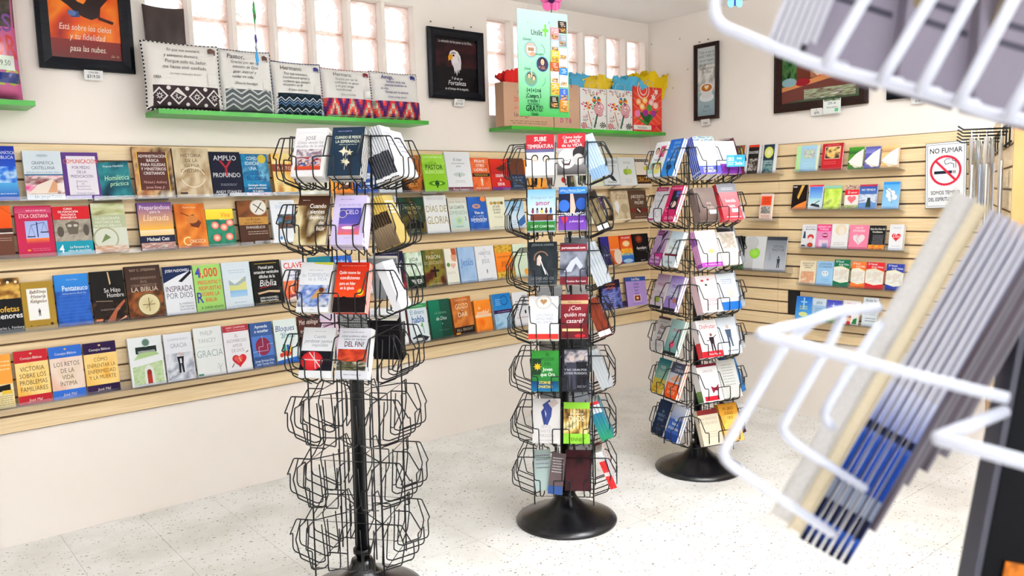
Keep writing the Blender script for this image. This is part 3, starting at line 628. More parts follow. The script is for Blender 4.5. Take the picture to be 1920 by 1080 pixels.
ga = [R(0, .0, 1, 1, 'c8280f', '6a0d08'), N(0, .2, 1, 1, ['8f1608', 'e2470f', 'f3831c', 'd83a10', '7d120a'], 2.2, 3), N(.08, .72, .92, 1, ['f5a623', 'f7d070', 'd8401a', '4a2f5a', 'f7e9d0'], 3, 5),
      PG([(.08, .68), (.2, .74), (.42, .60), (.50, .58), (.62, .70), (.88, .80), (.86, .66), (.74, .56), (.72, .46), (.60, .42), (.50, .44), (.40, .47), (.28, .55), (.14, .62)], '2a1512'), PG([(.68, .47), (.92, .42), (.9, .39), (.7, .43)], '3a1a12'), PG([(.26, .50), (.42, .50), (.44, .44), (.32, .43)], '3a4a7a'), E(.33, .475, .06, .03, '5a74a8'),
      T('Está sobre los cielos', .5, .33, .74, .062, 'f6e3d0', 'i'), T('y tu fidelidad', .52, .235, .5, .062, 'f6e3d0', 'i'), T('pasa las nubes.', .52, .11, .52, .062, 'f6e3d0', 'i'), T('(Sal. 36)', .9, .05, .12, .026, 'e0b090', 'i')]
picture(Vector((-3.872, -yA, 2.024)), XA, YA, .378, .50, .05, M['frameblk'], ga, 'black framed orange sunset flying eagle picture on the left', ('CRA386', '$319.50'), .44)
gb2 = [R(0, 0, 1, 1, '120d10'), N(0, .45, 1, .95, ['0f0b0d', '241215', '3a1a1c', '120d10'], 3, 9), T('La salvación de los justos es de Dios...', .5, .93, .9, .05, 'e8e4e4', 'n'), PG([(.33, .68), (.37, .75), (.45, .78), (.54, .75), (.60, .67), (.615, .58), (.60, .48), (.57, .40), (.40, .50), (.38, .58)], 'efe9ea'), PG([(.40, .52), (.62, .56), (.60, .40), (.57, .45), (.56, .34), (.53, .42), (.51, .29), (.48, .40), (.46, .33), (.44, .44)], 'e2dcdf'), PG([(.52, .70), (.58, .62), (.59, .52), (.55, .58)], 'c9c2c8'), PG([(.335, .69), (.31, .64), (.32, .56), (.345, .585), (.40, .60), (.425, .66), (.39, .70)], 'f0a21c'), E(.44, .675, .025, .02, '1a1210'), PG([(.38, .70), (.50, .71), (.48, .74), (.4, .74)], '9a8a84'),
       T('Y él es su', .5, .245, .3, .05, 'eee', 'i'), T('Fortaleza', .5, .16, .5, .085, 'f2f2f2', 'i'), T('en el tiempo de la angustia.', .5, .05, .8, .048, 'eee', 'n')]
picture(Vector((-1.912, -yA, 2.008)), XA, YA, .398, .40, .048, M['frameblk'], gb2, 'black framed white eagle head picture between the windows', ('CRA388', '$319.50'), .42, nails=((.08, .05), (.48, .02), (.80, .05)))
gc = [R(0, 0, 1, 1, 'd8dcdc', '9fb0b4'), N(0, .35, 1, .75, ['c9ccca', 'f0eeea', 'a8a49c', 'd9dad6'], 3, 4), R(0, 0, 1, .34, 'a9bcc2', '8fa3aa'), TT(['Todo lo que es', 'BUENO Y PERFECTO', 'es un regalo', 'que desciende a', 'nosotros de parte', 'de Dios'], .96, .058, .84, '5a5a58', 'i'), E(.5, .27, .40, .065, 'e9ebeb'), PG([(.16, .40), (.84, .40), (.74, .26), (.28, .26)], 'e2e2e0'), E(.5, .41, .36, .07, 'f0efec'), E(.5, .41, .29, .055, 'b5651e', 'd98a3a'), ('heart', .5, .42, .13, 'f7e2c0'), T('Ama', .5, .14, .4, .04, '5a6a74', 'i'), T('Prov. 17', .5, .07, .6, .03, '5a6a74', 'i')]
picture(Vector((-.004, -.415, 1.913)), XB, YA, .20, .503, .026, M['framebrn'], gc, 'tall narrow brown framed coffee cup picture near the corner', ('', 'CDA'), .3, nails=((.2, .03), (.55, .04)))
gd = [R(0, 0, 1, 1, '4a5a44'), N(0, .38, .22, 1, ['0f2a1c', '24502c', '4f7a3f', '0f2a1c'], 5, 2), N(.2, .42, .55, 1, ['7a4632', '9a5f44', '5a2f22', 'b07a5a'], 2, 6), R(.20, .35, .40, .95, '7a3f2c', '5f2c20'), R(.38, .42, .55, .74, 'c58f6f', '9a6248'), N(.42, .5, 1, 1, ['d8e0d4', '8fae8a', 'f0f0ea', '6f8f5a'], 4, 3), PG([(.42, .52), (.78, .56), (.72, .42), (.5, .40)], 'd9c8a8'), N(.45, .52, .75, .68, ['f0eef0', 'c9a8c0', 'e8f0d8', '9fc07a'], 5, 7)]
gd += [E(x, y, .035, .045, 'd8281c', 'ee6a4a') for x, y in ((.80, .62), (.86, .66), (.9, .6), (.94, .64), (.97, .58), (.78, .55), (.70, .48), (.55, .42), (.5, .41), (.9, .55), (.84, .58))]
gd += [PG([(0, .30), (1, .56), (1, .46), (0, .22)], 'c9854f'), PG([(0, .22), (1, .46), (1, .16), (0, .0)], '6a3a34'), E(.28, .36, .1, .07, '8f2028'), E(.1, .38, .1, .08, '7fa0a8'), N(.3, .04, .95, .22, ['6a3a34', '9fae8a', '5a3030', 'dfe6d8'], 6, 4)]
picture(Vector((-.004, -1.033, 1.903)), XB, YA, .60, .43, .05, M['framebrn'], gd, 'dark framed garden still life picture with tomatoes on right wall', ('$', '$295'), .42, nails=())
b = MB(); tw, th = .11, .085; b.box((0, 0, 0), (tw, th, .001), C('eef3ee')); Art(b, lambda x, y, k: (x*tw, y*th, .001+k*5e-5), tw, th).run([T('25% de', .5, .72, .6, .16, '667', 'b'), T('descuento', .5, .45, .7, .14, '667'), R(.66, .12, .86, .34, '5fbf7f'), N(.05, .86, .95, 1, ['2a2a2a', '5a7a3a', 'eee'], 5, 2)])
o = b.build('discount_card', M['print'], None, frame(Vector((-.03, -1.37, 1.865)), XB, YA, Vector((-1, 0, 0)))); tag(o, 'white discount card with green square stuck on the still life frame', 'card')
ge = [N(0, 0, 1, 1, ['1a1a12', '4a4a1f', '8a7a3a', '22301a'], 4, 6)]
picture(Vector((-.004, -1.742, 1.909)), XB, YA, .36, .40, .04, M['frameblk'], ge, 'black framed dark picture half hidden behind the white rack', ('', '$189'), .38, nails=())
for i, (px, py) in enumerate(((1222, 83), (1275, 73), (1262, 165), (1290, 130))):
    p = onB(px, py, 0); b = MB(); b.lathe([(.003, 0), (.0035, .004), (.002, .006)], 8); o = b.build('nail', M['groove'], None, Matrix.Translation(p) @ Matrix.Rotation(-math.pi/2, 4, 'Y')); tag(o, ['small nail in the right wall beside the window corner', 'small nail high on the right wall left of coffee picture', 'lone lower nail on the right wall left of coffee picture', 'middle nail on the right wall just left of coffee picture'][i], 'nail')
# ------------------------------------------------------------------ things hanging from the ceiling
def cord(x, y, z0, z1, r=.001, c='888'): 
    b = MB(); b.tube([(x, y, z0), (x, y, z1)], r, 5, col=C(c)); return b
PTL = atd(969, 15, 3.70); PTR = atd(1064, 38, 3.87); zb_ = zvert(970, 217, PTL.x, PTL.y)
Xp = Vector((PTR.x-PTL.x, PTR.y-PTL.y, 0)); pw = Xp.length; Xp.normalize(); ph_ = PTL.z-zb_; Zp = Xp.cross(YA)
po = [R(0, .5, 1, 1, 'b8d4ce', '8fc8a6'), R(0, 0, 1, .5, '8fc8a6', '379443'),
      T('Club', .18, .80, .16, .045, 'b4c8c0'), T('Unilit', .37, .795, .24, .05, '1c3a30', 'b'), R(.485, .81, .60, .835, '6cbf3a'), R(.525, .765, .56, .88, '6cbf3a'), T('+', .2, .88, .05, .03, 'c9a24a', 'b'), T('+', .62, .90, .05, .03, '4a8fb0', 'b')]
for cx, cy, c1, tx in ((.25, .63, 'b8a898', '¡Súmate!'), (.47, .50, '3a2f4a', '¡Descubre!'), (.24, .355, '6a8a6a', '¡Gana!')):
    po += [E(cx, cy, .125, .075, '3fa0b8'), E(cx, cy, .115, .069, c1), T(tx, cx-.07, cy+.095, .2, .024, '1c6a50', 'b')]
po += [R(.17, .60, .33, .66, 'e9ecef'), R(.19, .615, .31, .65, '9a7a5a'), E(.28, .59, .05, .02, 'c98f72'), ('face', .47, .52, .05, 'd9a888', '1a1220'), S(.38, .45, .56, .48, 3, 'c98f6a'), ('face', .20, .38, .035, 'e0b090', '221814'), ('face', .29, .36, .035, 'e0b090', '221814'), R(.24, .37, .26, .44, 'e0b090'),
       ('ring', .40, .62, .12, .008, '1c8a70', 24, -10, 70), ('ring', .40, .36, .12, .008, '1c8a70', 24, -70, 10),
       T('1+1+1=4', .28, .245, .36, .045, '123a2c', 'bn'), T('¡Compra 3', .28, .195, .38, .04, '123a2c', 'bn'), T('y recibe 1', .28, .15, .36, .036, '123a2c', 'bn'), T('de los favoritos', .28, .118, .36, .02, '123a2c', 'bn'), T('GRATIS!', .29, .075, .46, .055, '0c2a20', 'bn'), T('Unilit', .30, .022, .22, .028, '123a2c', 'b')]
cv = [('3a1a12', .80, .93, .78), ('c98a90', .64, .86, .70), ('8f9aa8', .80, .80, .68), ('b8c4cc', .64, .74, .66), ('d9d2cc', .80, .67, .55), ('d8b030', .64, .64, .55), ('e9e4d8', .80, .56, .49), ('c8502a', .62, .53, .45), ('2f7ac0', .80, .48, .40), ('e8e8e8', .62, .44, .36), ('e9e6d6', .80, .41, .30), ('f0a030', .62, .33, .22), ('3a62b8', .80, .28, .19), ('241c18', .60, .20, .07), ('f07a28', .80, .17, .05)]
for i, (c, x, y1, y0) in enumerate(cv):
    y0 = y1-.115; po += [R(x, y0, x+.17, y1, c), S(x+.02, y0+.06, x+.15, y1-.01, 3, 'f4f0e0', i), N(x+.02, y0+.01, x+.15, y0+.05, [c, 'e0a050', '333', c], 3, i)]
b = MB(); b.box((0, 0, -.004), (pw, ph_, 0), C('e4efe8')); Art(b, lambda x, y, k: (x*pw, y*ph_, k*6e-5), pw, ph_).run(po)
o = b.build('hanging_poster', M['poster'], None, frame(Vector((PTL.x, PTL.y, zb_)), Xp, YA, Zp)); tag(o, 'green hanging poster reading 1+1+1=4 GRATIS with rows of book covers', 'poster')
b = MB()
for s in (.2, .8): b.tube([(pw*s, ph_-.004, -.002), (pw*s, ph_+ZC-PTL.z, -.002)], .0006, 4)
b.build('hanging_thread', M['white'], o)
M['foam'] = printed('craft_foam', .7, .03)
pf = atd(1034, 4, 3.95); b = MB(); b.tube([(0, 0, .02), (0, 0, -.13)], .003, 6, col=C('2f8a2f')); 
fl_ = tag(empty('hanging_flower', frame(pf+Vector((0, 0, .01)), Vector(CR), YA, Vector(CR).cross(YA).normalized())), 'pink craft foam flower with dark centre hanging above the green poster', 'ornament')
bb = MB(); bb.tube([(0, -.02, -.004), (0, -.11, -.004)], .0028, 6, col=C('2f8a2f')); bb.build('stem', M['foam'], fl_)
bb = MB()
for i in range(5):
    a = math.pi/2+2*math.pi*i/5; n = len(bb.v); cx, cy = .032*math.cos(a), .032*math.sin(a); m_ = 12
    for z in (0, .004): bb.v += [(cx+.026*math.cos(2*math.pi*k/m_), cy+.026*math.sin(2*math.pi*k/m_), z) for k in range(m_)]
    bb.face(tuple(n+m_+k for k in range(m_)), C('f06aa8')); bb.face(tuple(n+k for k in reversed(range(m_))), C('f06aa8'))
    for k in range(m_): bb.face((n+k, n+(k+1) % m_, n+m_+(k+1) % m_, n+m_+k), C('f06aa8'))
bb.build('petals', M['foam'], fl_); bb = MB(); bb.lathe([(.017, .003), (.017, .007)], 14, C('3a1248')); bb.build('flower_centre', M['foam'], fl_)
bb = MB(); bb.tube([(0, .05, .002), (0, ZC-pf.z-.012, .002)], .0006, 4); bb.build('hanging_thread', M['white'], fl_)
def foamshape(name, pts, th, c, parent, mw):
    bb = MB(); m_ = len(pts)
    for z in (-th/2, th/2): bb.v += [(x, y, z) for x, y in pts]
    bb.face(tuple(m_+k for k in range(m_)), C(c)); bb.face(tuple(reversed(range(m_))), C(c))
    for k in range(m_): bb.face((k, (k+1) % m_, m_+(k+1) % m_, m_+k), C(c))
    return bb.build(name, M['foam'], parent, mw)
pb = atd(1378, 2, 3.6); bt = tag(empty('hanging_butterfly', frame(pb, Vector(CR), YA, Vector(CR).cross(YA).normalized())), 'blue craft foam butterfly hanging near the ceiling at the top edge', 'ornament')
for s in (-1, 1):
    foamshape('lower_wing', [(s*(.004+.030*(.5-.5*math.cos(t))+.0*1), -.004+.020*math.sin(t)-.004) for t in [2*math.pi*k/12*s for k in range(12)]], .003, '5fa0f0', bt, Matrix.Identity(4))
    foamshape('upper_wing', [(s*(.004+.038*(.5-.5*math.cos(t))), .026+.024*math.sin(t)) for t in [2*math.pi*k/12*s for k in range(12)]], .003, '4a8fe8', bt, Matrix.Identity(4))
bb = MB(); bb.tube([(0, -.02, 0), (0, .05, 0)], .004, 6, col=C('2a4a9a')); bb.build('body', M['foam'], bt)
bb = MB(); bb.tube([(0, .05, 0), (0, ZC-pb.z, 0)], .0006, 4); bb.build('hanging_thread', M['white'], bt)
pg = atd(475, 0, 2.75); gl = tag(empty('hanging_garland', Matrix.Translation((pg.x, pg.y, 0))), 'thin hanging string of craft foam birds turned edge on before the window', 'ornament')
zz = [zvert(475, y, pg.x, pg.y) for y in (4, 22, 44, 64, 82, 100, 123)]
bb = MB(); bb.tube([(0, 0, ZC), (0, 0, zz[5])], .0009, 5, col=C('4a6a4a')); bb.build('string', M['foam'], gl)
ed = ray(475, 60); ed.z = 0; ed.normalize(); sd = (ed*.99+Vector((CR.x, CR.y, 0)).normalized()*.11).normalized()
for nm, z0, z1, w, c in (('green_bird', zz[2], zz[0], .045, '3f9a55'), ('red_bird', zz[1]-.03, zz[1], .035, 'b0403a'), ('purple_bird', zz[4], zz[3], .035, '4a3f8a'), ('grey_bird', zz[5], zz[4], .04, '9aa0a8'), ('blue_bird', zz[6], zz[4]-.02, .05, '3fa0dc')):
    h_ = z1-z0; foamshape(nm, [(0, 0), (w*.4, h_*.3), (w, h_*.45), (w*.5, h_*.7), (w*.1, h_), (-w*.3, h_*.8), (-w*.6, h_*.5), (-w*.3, h_*.25)], .004, c, gl, frame(Vector((0, 0, z0)), sd, YA, sd.cross(YA)))
# NO FUMAR sign
sw, sh = .205, .345
so = [R(0, 0, 1, 1, '4a5a6a'), R(.012, .008, .988, .992, 'f8fafc'), R(.045, .03, .955, .97, '3a4a5a'), R(.055, .036, .945, .964, 'f8fafc'), T('NO FUMAR', .5, .875, .8, .075, '16202e', 'b'), R(.22, .52, .52, .565, '1f2a38'), R(.54, .52, .66, .565, '1f2a38'), R(.68, .52, .70, .565, '1f2a38'), R(.72, .52, .74, .565, '1f2a38'), LN([(.70, .6), (.70, .66), (.62, .68), (.5, .66), (.47, .71), (.52, .745), (.62, .74)], .016, '2f4050'), LN([(.75, .6), (.75, .70), (.66, .72), (.66, .75), (.56, .77)], .016, '2f4050'), ('ring', .5, .57, .36, .058, 'c8283f', 36, 0, 360), LN([(.25, .725), (.75, .415)], .058, 'c8283f'), T('SOMOS TEMPLO', .5, .235, .8, .055, '16202e', 'bn'), T('DEL ESPÍRITU SANTO', .5, .135, .84, .055, '16202e', 'bn')]
b = MB(); b.box((0, 0, 0), (sw, sh, .003), C('f4f6f8')); Art(b, lambda x, y, k: (x*sw, y*sh, .003+k*6e-5), sw, sh).run(so)
sp = onB(1735, 387, .07); sp = Vector((-.07, sp.y, sp.z-.012))
o = b.build('no_smoking_sign', M['poster'], None, frame(sp, Vector((-.0, -1, .03)).normalized(), Vector((.03, .03, 1)).normalized(), Vector((-1, 0, .03)).normalized())); tag(o, 'white NO FUMAR sign with red no smoking ring on the right wall', 'sign')
b = MB()
for x in (.2, .8): b.tube([(sw*x, sh-.01, 0), (sw*x, sh-.01, -.062)], .0025, 6)
b.build('bracket', M['white'], o)
# ------------------------------------------------------------------ books standing on clear shelves along the walls
LA = math.radians(10); yF = .078
def lean_hit(px, py, zb, wall):
    d = ray(px, py); s, c = math.sin(LA), math.cos(LA)
    if wall == 'A': n = Vector((0, -c, s)); p = Vector((0, -yF, zb))
    else: n = Vector((-c, 0, s)); p = Vector((-yF, 0, zb))
    return CAM+d*((p-CAM).dot(n)/d.dot(n))
def wallbook(wall, row, zb, xl, xr, yt, bg, ops, label, group, t=.014, roll=0., **k):
    # height: the top edge seen at the middle of the book
    s, c = math.sin(LA), math.cos(LA); pm = lean_hit((xl+xr)/2, yt, zb, wall); h = (pm.z-zb)/c
    f = Vector((pm.x, -yF, zb)) if wall == 'A' else Vector((-yF, pm.y, zb)); yb = pix(f)[1]; ym = (yt+yb)/2
    a = lean_hit(xl, ym, zb, wall); b_ = lean_hit(xr, ym, zb, wall)
    if wall == 'A': X = Vector((1, 0, 0)); Y = Vector((0, s, c)); O = Vector((a.x, -yF, zb)); w = b_.x-a.x
    else: X = Vector((0, -1, 0)); Y = Vector((s, 0, c)); O = Vector((-yF, a.y, zb)); w = a.y-b_.y
    Z = X.cross(Y); O = O-Z*t
    fr = frame(O+Y*.0004, X, Y, Z)
    if roll: fr = fr @ Matrix.Translation((w if roll < 0 else 0, 0, 0)) @ Matrix.Rotation(roll, 4, 'Z') @ Matrix.Translation((-w if roll < 0 else 0, 0, 0))
    book(fr, w-.0012, h, t, bg, ops, label, group, **k)
    return (O.x if wall == 'A' else -O.y, w)
def wallrow(wall, row, zb, items, group):
    items = sorted(items, key=lambda i: i[0]); out = []
    for i, it in enumerate(items):
        xl, xr, yt, bg, ops, lab = it[:6]; kw = it[6] if len(it) > 6 else {}
        if i+1 < len(items): xr = min(xr, items[i+1][0]-.3)
        q = wallbook(wall, row, zb, xl, xr, yt, bg, ops, lab, group, t=kw.pop('t', .010+.012*((i*37 % 10)/10)), **kw); out.append((q[0], q[0]+q[1], lab))
    return out
def acrylic_shelf(wall, a0, a1, zb, under):
    # profile: (out of wall, height)
    t = .0028; k = math.tan(LA); pr = [(.0125, .048), (.0125, -(yF-.0125)*k-.004), (yF+.006, .0-.004+.006*k), (yF+.003, .014)]
    b = MB(); n = len(pr)
    def seg(p, q):
        d = Vector((q[0]-p[0], q[1]-p[1])).normalized(); nn = Vector((-d.y, d.x))*t/2
        c4 = [(p[0]+nn.x, p[1]+nn.y), (p[0]-nn.x, p[1]-nn.y), (q[0]-nn.x, q[1]-nn.y), (q[0]+nn.x, q[1]+nn.y)]
        if wall == 'A': L = [Vector((a0, -y, z)) for y, z in c4]+[Vector((a1, -y, z)) for y, z in c4]
        else: L = [Vector((-y, -a0, z)) for y, z in c4]+[Vector((-y, -a1, z)) for y, z in c4]
        b.hexa(L)
    for i in range(n-1): seg(pr[i], pr[i+1])
    if wall == 'A': mt = Matrix.Translation((0, 0, zb))
    else: mt = Matrix.Translation((0, 0, zb))
    o = b.build('acrylic_shelf', M['acrylic'], None, mt); tag(o, 'clear acrylic shelf holding the '+' '.join(under.split()[:11]), 'shelf', 'clear acrylic shelves on the slatwall')
sky = ['1f4fd0', '2f7ae0', 'a8d4f5', '2f6fd8', '1a3fa8']
GA = ['books on the top clear shelf row of the long wall', 'books on the second clear shelf row of the long wall', 'books on the third clear shelf row of the long wall', 'books on the lowest clear shelf row of the long wall']
A1 = [
(-16, 32, 274, '1c3fb0', [R(0, .35, 1, 1, '1a2fa0', '2f62d8'), N(0, .3, 1, .62, ['2250c8', '3f86e6', 'bcdcf5', '2f6fd8'], 3, 1), R(0, 0, 1, .32, '56aee6', '1a3fb8'), TT(['GRAMÁTICA', 'BÍBLICA'], .92, .085, .8, 'eef3fa', '', .6), S(.2, .10, .9, .13, 1, 'fff')], 'blue sea and sky book cut off at the left edge, top row'),
(46, 120, 283, 'dfe9f2', [N(0, .08, 1, .50, ['c2206a', 'e84a96', 'f3e4e0', '7a1a2a', 'f6ebe4'], 2.3, 2), PG([(.05, .12), (.3, .30), (.7, .42), (.85, .30), (.8, .12)], 'f2e2d4'), PG([(.55, .14), (.72, .38), (.82, .34), (.8, .14)], 'd9a27a'), R(0, .49, 1, .52, '3f6f9a'), TT(['GRAMÁTICA', 'CASTELLANA'], .80, .10, .86, '3a5870', 'n'), T('aplicada para el estudio bíblico', .5, .56, .9, .045, '8aa0b4'), R(0, 0, 1, .11, 'eef2f5'), T('Dr. Jorge Cotos', .55, .055, .75, .055, '6a8090'), E(.5, .90, .16, .03, 'b8c8d4')], 'white and pink book titled Gramática Castellana', {'t': .022}),
(119, 188, 286, '5f3a86', [R(.12, .08, .92, .92, 'efe9f2'), TT(['COMUNICACIÓN'], .87, .13, .94, 'd9572c', 'bn'), TT(['POR MEDIO', 'DE LA', 'PREDICACIÓN'], .72, .095, .76, '4a3f7a', 'n'), LN([(.34, .40), (.34, .20), (.72, .20)], .015, '9a94a8'), TT(['MANUAL', 'DE', 'HOMILÉTICA'], .40, .055, .4, '8a84a0'), T('Orlando Costas', .55, .12, .5, .04, '8a84a0')], 'purple framed book titled Comunicación por medio de la Predicación'),
(189, 248, 305, '12304a', [N(0, 0, 1, 1, ['0f2438', '1c5a6a', '2f8a90', '12304a'], 2, 3), T('Francis Hawkins', .5, .88, .8, .06, 'e9eef2', 'i'), T('Homilética', .55, .55, .8, .14, 'bfe8b8', 'i'), T('práctica', .6, .38, .6, .12, 'bfe8b8', 'i')], 'short dark teal book titled Homilética práctica', {'roll': .06, 't': .01}),
(252, 325, 276, '8a5a3c', [N(0, 0, 1, 1, ['5a2c1c', 'a86a3f', 'd9b080', '3f2418', 'e8d8c0'], 2.5, 6), R(.12, .14, .86, .90, '5a2f2a'), R(.10, .12, .12, .92, 'e8c23a'), R(.86, .12, .88, .92, 'e8c23a'), TT(['ADMINISTRACIÓN', 'BÁSICA', 'PARA IGLESIAS', 'Y MINISTERIOS', 'CRISTIANOS'], .86, .085, .72, 'e8e0da', 'b'), T('Michael J. Anthony', .5, .30, .6, .05, 'd9a8a0', 'i'), T('James Estep, Jr.', .5, .20, .5, .05, 'd9a8a0', 'i')], 'brown book titled Administración Básica para Iglesias'),
(327, 395, 278, 'cbb491', [N(0, 0, 1, 1, ['b79c78', 'd6c3a4', 'a3865f', 'd9c8ac'], 2.6, 4), TT(['HISTORIA', 'DE LA', 'IGLESIA', 'CRISTIANA'], .90, .105, .82, '5a4632'), ('ring', .5, .36, .34, .02, 'efe2cc', 24, 20, 160), ('ring', .5, .44, .34, .02, 'efe2cc', 24, 200, 340), R(.1, .05, .3, .09, '4a3a30')], 'tan stone textured book titled Historia de la Iglesia Cristiana', {'t': .024, 'spine': '3a2a24'}),
(396, 454, 285, '0e1228', [T('AMPLIO', .5, .86, .88, .11, 'eef0f4'), T('Y', .5, .62, .7, .36, 'a8202c'), T('PROFUNDO', .5, .47, .9, .10, 'eef0f4'), S(.25, .22, .8, .28, 2, '9aa0b0'), T('ANDY STANLEY', .5, .09, .84, .06, 'eef0f4')], 'navy book titled Amplio y Profundo with a red Y'),
(455, 505, 289, '0f5a86', [N(0, .2, 1, 1, ['0a3a5a', '1c86b8', '0f5a86', '7ac0e0'], 2.6, 7), TT(['CÓMO', 'EDIFICAR', 'UNA'], .95, .12, .7, 'dbe9f5', 'bn', .4), TT(['IGLESIA', 'SALUDABLE'], .60, .13, .94, '0f2c6a', 'bn'), E(.78, .88, .16, .11, 'c8b03a'), TT(['Estrategias eficaces', 'para el crecimiento', 'de la iglesia'], .28, .07, .86, 'fff', 'b'), T('Gene Getz y Joe Wall', .5, .035, .9, .05, 'f08aa8', 'b')], 'teal blue book titled Iglesia Saludable'),
(512, 556, 288, 'b87a35', [N(0, 0, 1, 1, ['c98a3a', 'e8b85a', 'f3dc9a', 'b87a35'], 2, 9), R(0, .56, 1, .74, '8a3f2a'), T('NUEVO', .4, .78, .8, .08, 'f6e8c8'), T('PACTO', .5, .64, .8, .08, 'e8c8a8'), S(.1, .2, .8, .32, 3, 'b89a60'), R(0, 0, 1, .06, '222')], 'golden brown book titled Nuevo Pacto beside the left rack'),
(561, 615, 300, 'd9d2b8', [N(0, 0, 1, 1, ['cfc6a4', 'e8e4cf', 'b8b090'], 2, 3)], 'pale beige book half hidden behind the left rack'),
(618, 660, 300, 'f0922a', [R(0, 0, 1, 1, 'f39a2c', 'e8801c'), R(0, 0, .22, 1, 'f6a030'), PG([(.45, .12), (.6, .5), (.95, .5), (.98, .15)], '6a3a2a'), E(.72, .35, .16, .10, 'e8e0d8')], 'orange book with a brown shoe behind the left rack'),
(662, 706, 300, '2a4fa0', [N(.0, .25, 1, .6, ['2a4fa0', '2a4fa0', 'e8eef5', '2a4fa0'], 3, 12), S(.2, .1, .9, .2, 2, 'fff')], 'royal blue book with a white map behind the left rack'),
(708, 751, 296, 'e6eaee', [RG(.7, .62, .2, .03, '9aa0a8'), LN([(.55, .52), (.1, .35)], .05, '222'), T('John MacArthur', .5, .1, .85, .06, '445')], 'white book with a magnifying glass behind the left rack'),
(752, 795, 291, '3a2014', [N(0, 0, 1, 1, ['2a1610', '5a2f14', 'c9742a', '3a2014', '1c0f0c'], 2, 5), T('John MacArthur', .5, .93, .85, .05, 'c9a890'), TT(['EL', 'ASESINATO', 'DE', 'JESÚS'], .70, .145, .9, 'f0a850', 'b')], 'dark brown book titled El Asesinato de Jesús'),
(793, 837, 290, '8fc92f', [N(0, .6, 1, 1, ['8fc92f', 'a6dc4a', '7ab820'], 2, 4), T('JOHN MACARTHUR', .5, .93, .86, .05, 'e9f6c8'), T('EL', .6, .76, .12, .05, '1f4a1a'), T('PASTOR', .5, .66, .86, .12, '143c14', 'b'), T('SILENCIOSO', .5, .53, .86, .085, 'e6f6c0'), ('e', .55, .22, .36, .07, '4f8f1a'), E(.55, .22, .22, .04, 'a6dc4a'), LN([(.55, .3), (.55, .1)], .06, '1f4a1a'), E(.55, .22, .1, .05, '1f4a1a')], 'lime green book titled El Pastor Silencioso'),
(837, 884, 285, 'f0f2f5', [R(0, 0, 1, .1, '6a2438'), T('Peter Scazzero', .5, .045, .85, .06, 'f0e0e4'), T('El líder', .5, .80, .6, .07, '4a5a6a'), T('emocionalmente', .5, .71, .7, .045, '6a7480'), T('sano', .5, .64, .4, .06, '6a7480'), E(.5, .42, .24, .055, 'c9d4d0'), LN([(.5, .45), (.5, .34)], .02, '445'), S(.3, .2, .7, .28, 2, 'b0b8b0')], 'white book titled El líder emocionalmente sano'),
(885, 919, 296, 'd9502a', [N(0, 0, 1, 1, ['d9502a', 'e8743a', 'c8401f'], 5, 4), TT(['PÁSAME', 'OTRO', 'LADRILLO'], .96, .13, .92, 'f4f6fa', 'b'), R(.02, .42, .98, .53, '1f1a1a'), S(.1, .44, .9, .51, 2, 'f0c050'), ('fig', .5, .15, .26, 'f6ead8'), T('Charles R. Swindoll', .5, .07, .9, .05, 'fff', 'b')], 'orange brick pattern book titled Pásame Otro Ladrillo'),
(920, 955, 298, 'c8281f', [R(0, .5, 1, .96, 'd9301f', 'b02020'), PG([(.3, .7), (.8, .85), (.85, .65), (.5, .6)], '5a2a1c'), TT(['DESAFÍO', 'A', 'SERVIR'], .53, .135, .94, 'fff', 'bn'), R(0, 0, 1, .1, '7a2a8a')], 'red and purple book titled Desafío a Servir'),
(956, 984, 297, '6a3a2a', [R(0, 0, 1, .48, '1f3050'), TT(['EL PARA TU', 'CAMINO', 'CHARLES R.', 'SWINDOLL'], .44, .09, .9, '9ab0c8')], 'brown and navy book left of the middle rack, top row'),
(985, 1023, 300, 'f08a2a', [N(0, 0, 1, .5, ['f08a2a', 'f6b04a', 'e0701c'], 2, 6)], 'bright orange book behind the middle rack, top row'),
(1024, 1061, 299, 'f0ece6', [E(.85, .3, .12, .1, 'c8281f'), E(.15, .25, .1, .08, 'a82020')], 'cream book with red spots behind the middle rack'),
(1078, 1100, 299, 'eceddc', [E(.5, .35, .3, .1, '8a9a6a'), S(.2, .1, .8, .2, 2, 'a0a080')], 'pale cream book right behind the middle rack, top row'),
(1101, 1130, 299, 'eef0d8', [N(.3, .2, 1, .5, ['eef0d8', 'a8b45a', 'eef0d8', 'd9d23a'], 4, 7)], 'pale yellow green flowered book right of the middle rack'),
(1131, 1161, 296, 'e9eef2', [T('ENTENDIENDO', .5, .86, .9, .09, '445'), S(.2, .70, .8, .76, 1, '889'), PG([(.2, .46), (.6, .40), (.8, .22), (.55, .24)], '223038'), T('Hombres', .5, .20, .86, .08, '22303a', 'i'), R(0, 0, 1, .1, '1f3a5a'), T('DR. MYLES MUNROE', .5, .05, .94, .06, 'fff', 'b')], 'white book titled Entendiendo a los Hombres'),
(1161, 1192, 295, 'eceff2', [S(.3, .78, .75, .86, 2, '8a8f98'), E(.42, .52, .16, .10, '9ab83a'), E(.62, .53, .15, .09, 'b0c84a'), LN([(.5, .62), (.55, .7)], .03, '5a6a2a'), S(.3, .15, .7, .3, 3, 'c0c4c8')], 'white book with two green pears, top row'),
(1193, 1219, 296, 'f0e4d8', [R(.0, .86, 1, .95, '3a2a24'), T('DR. MYLES MUNROE', .5, .905, .9, .05, 'f0e4d8'), E(.75, .64, .2, .08, 'd9d050'), R(.0, .12, 1, .42, '3a1c14'), T('ORACIÓN', .5, .27, .96, .17, 'f0b050', 'n')], 'cream book titled Oración nearest the room corner'),
]
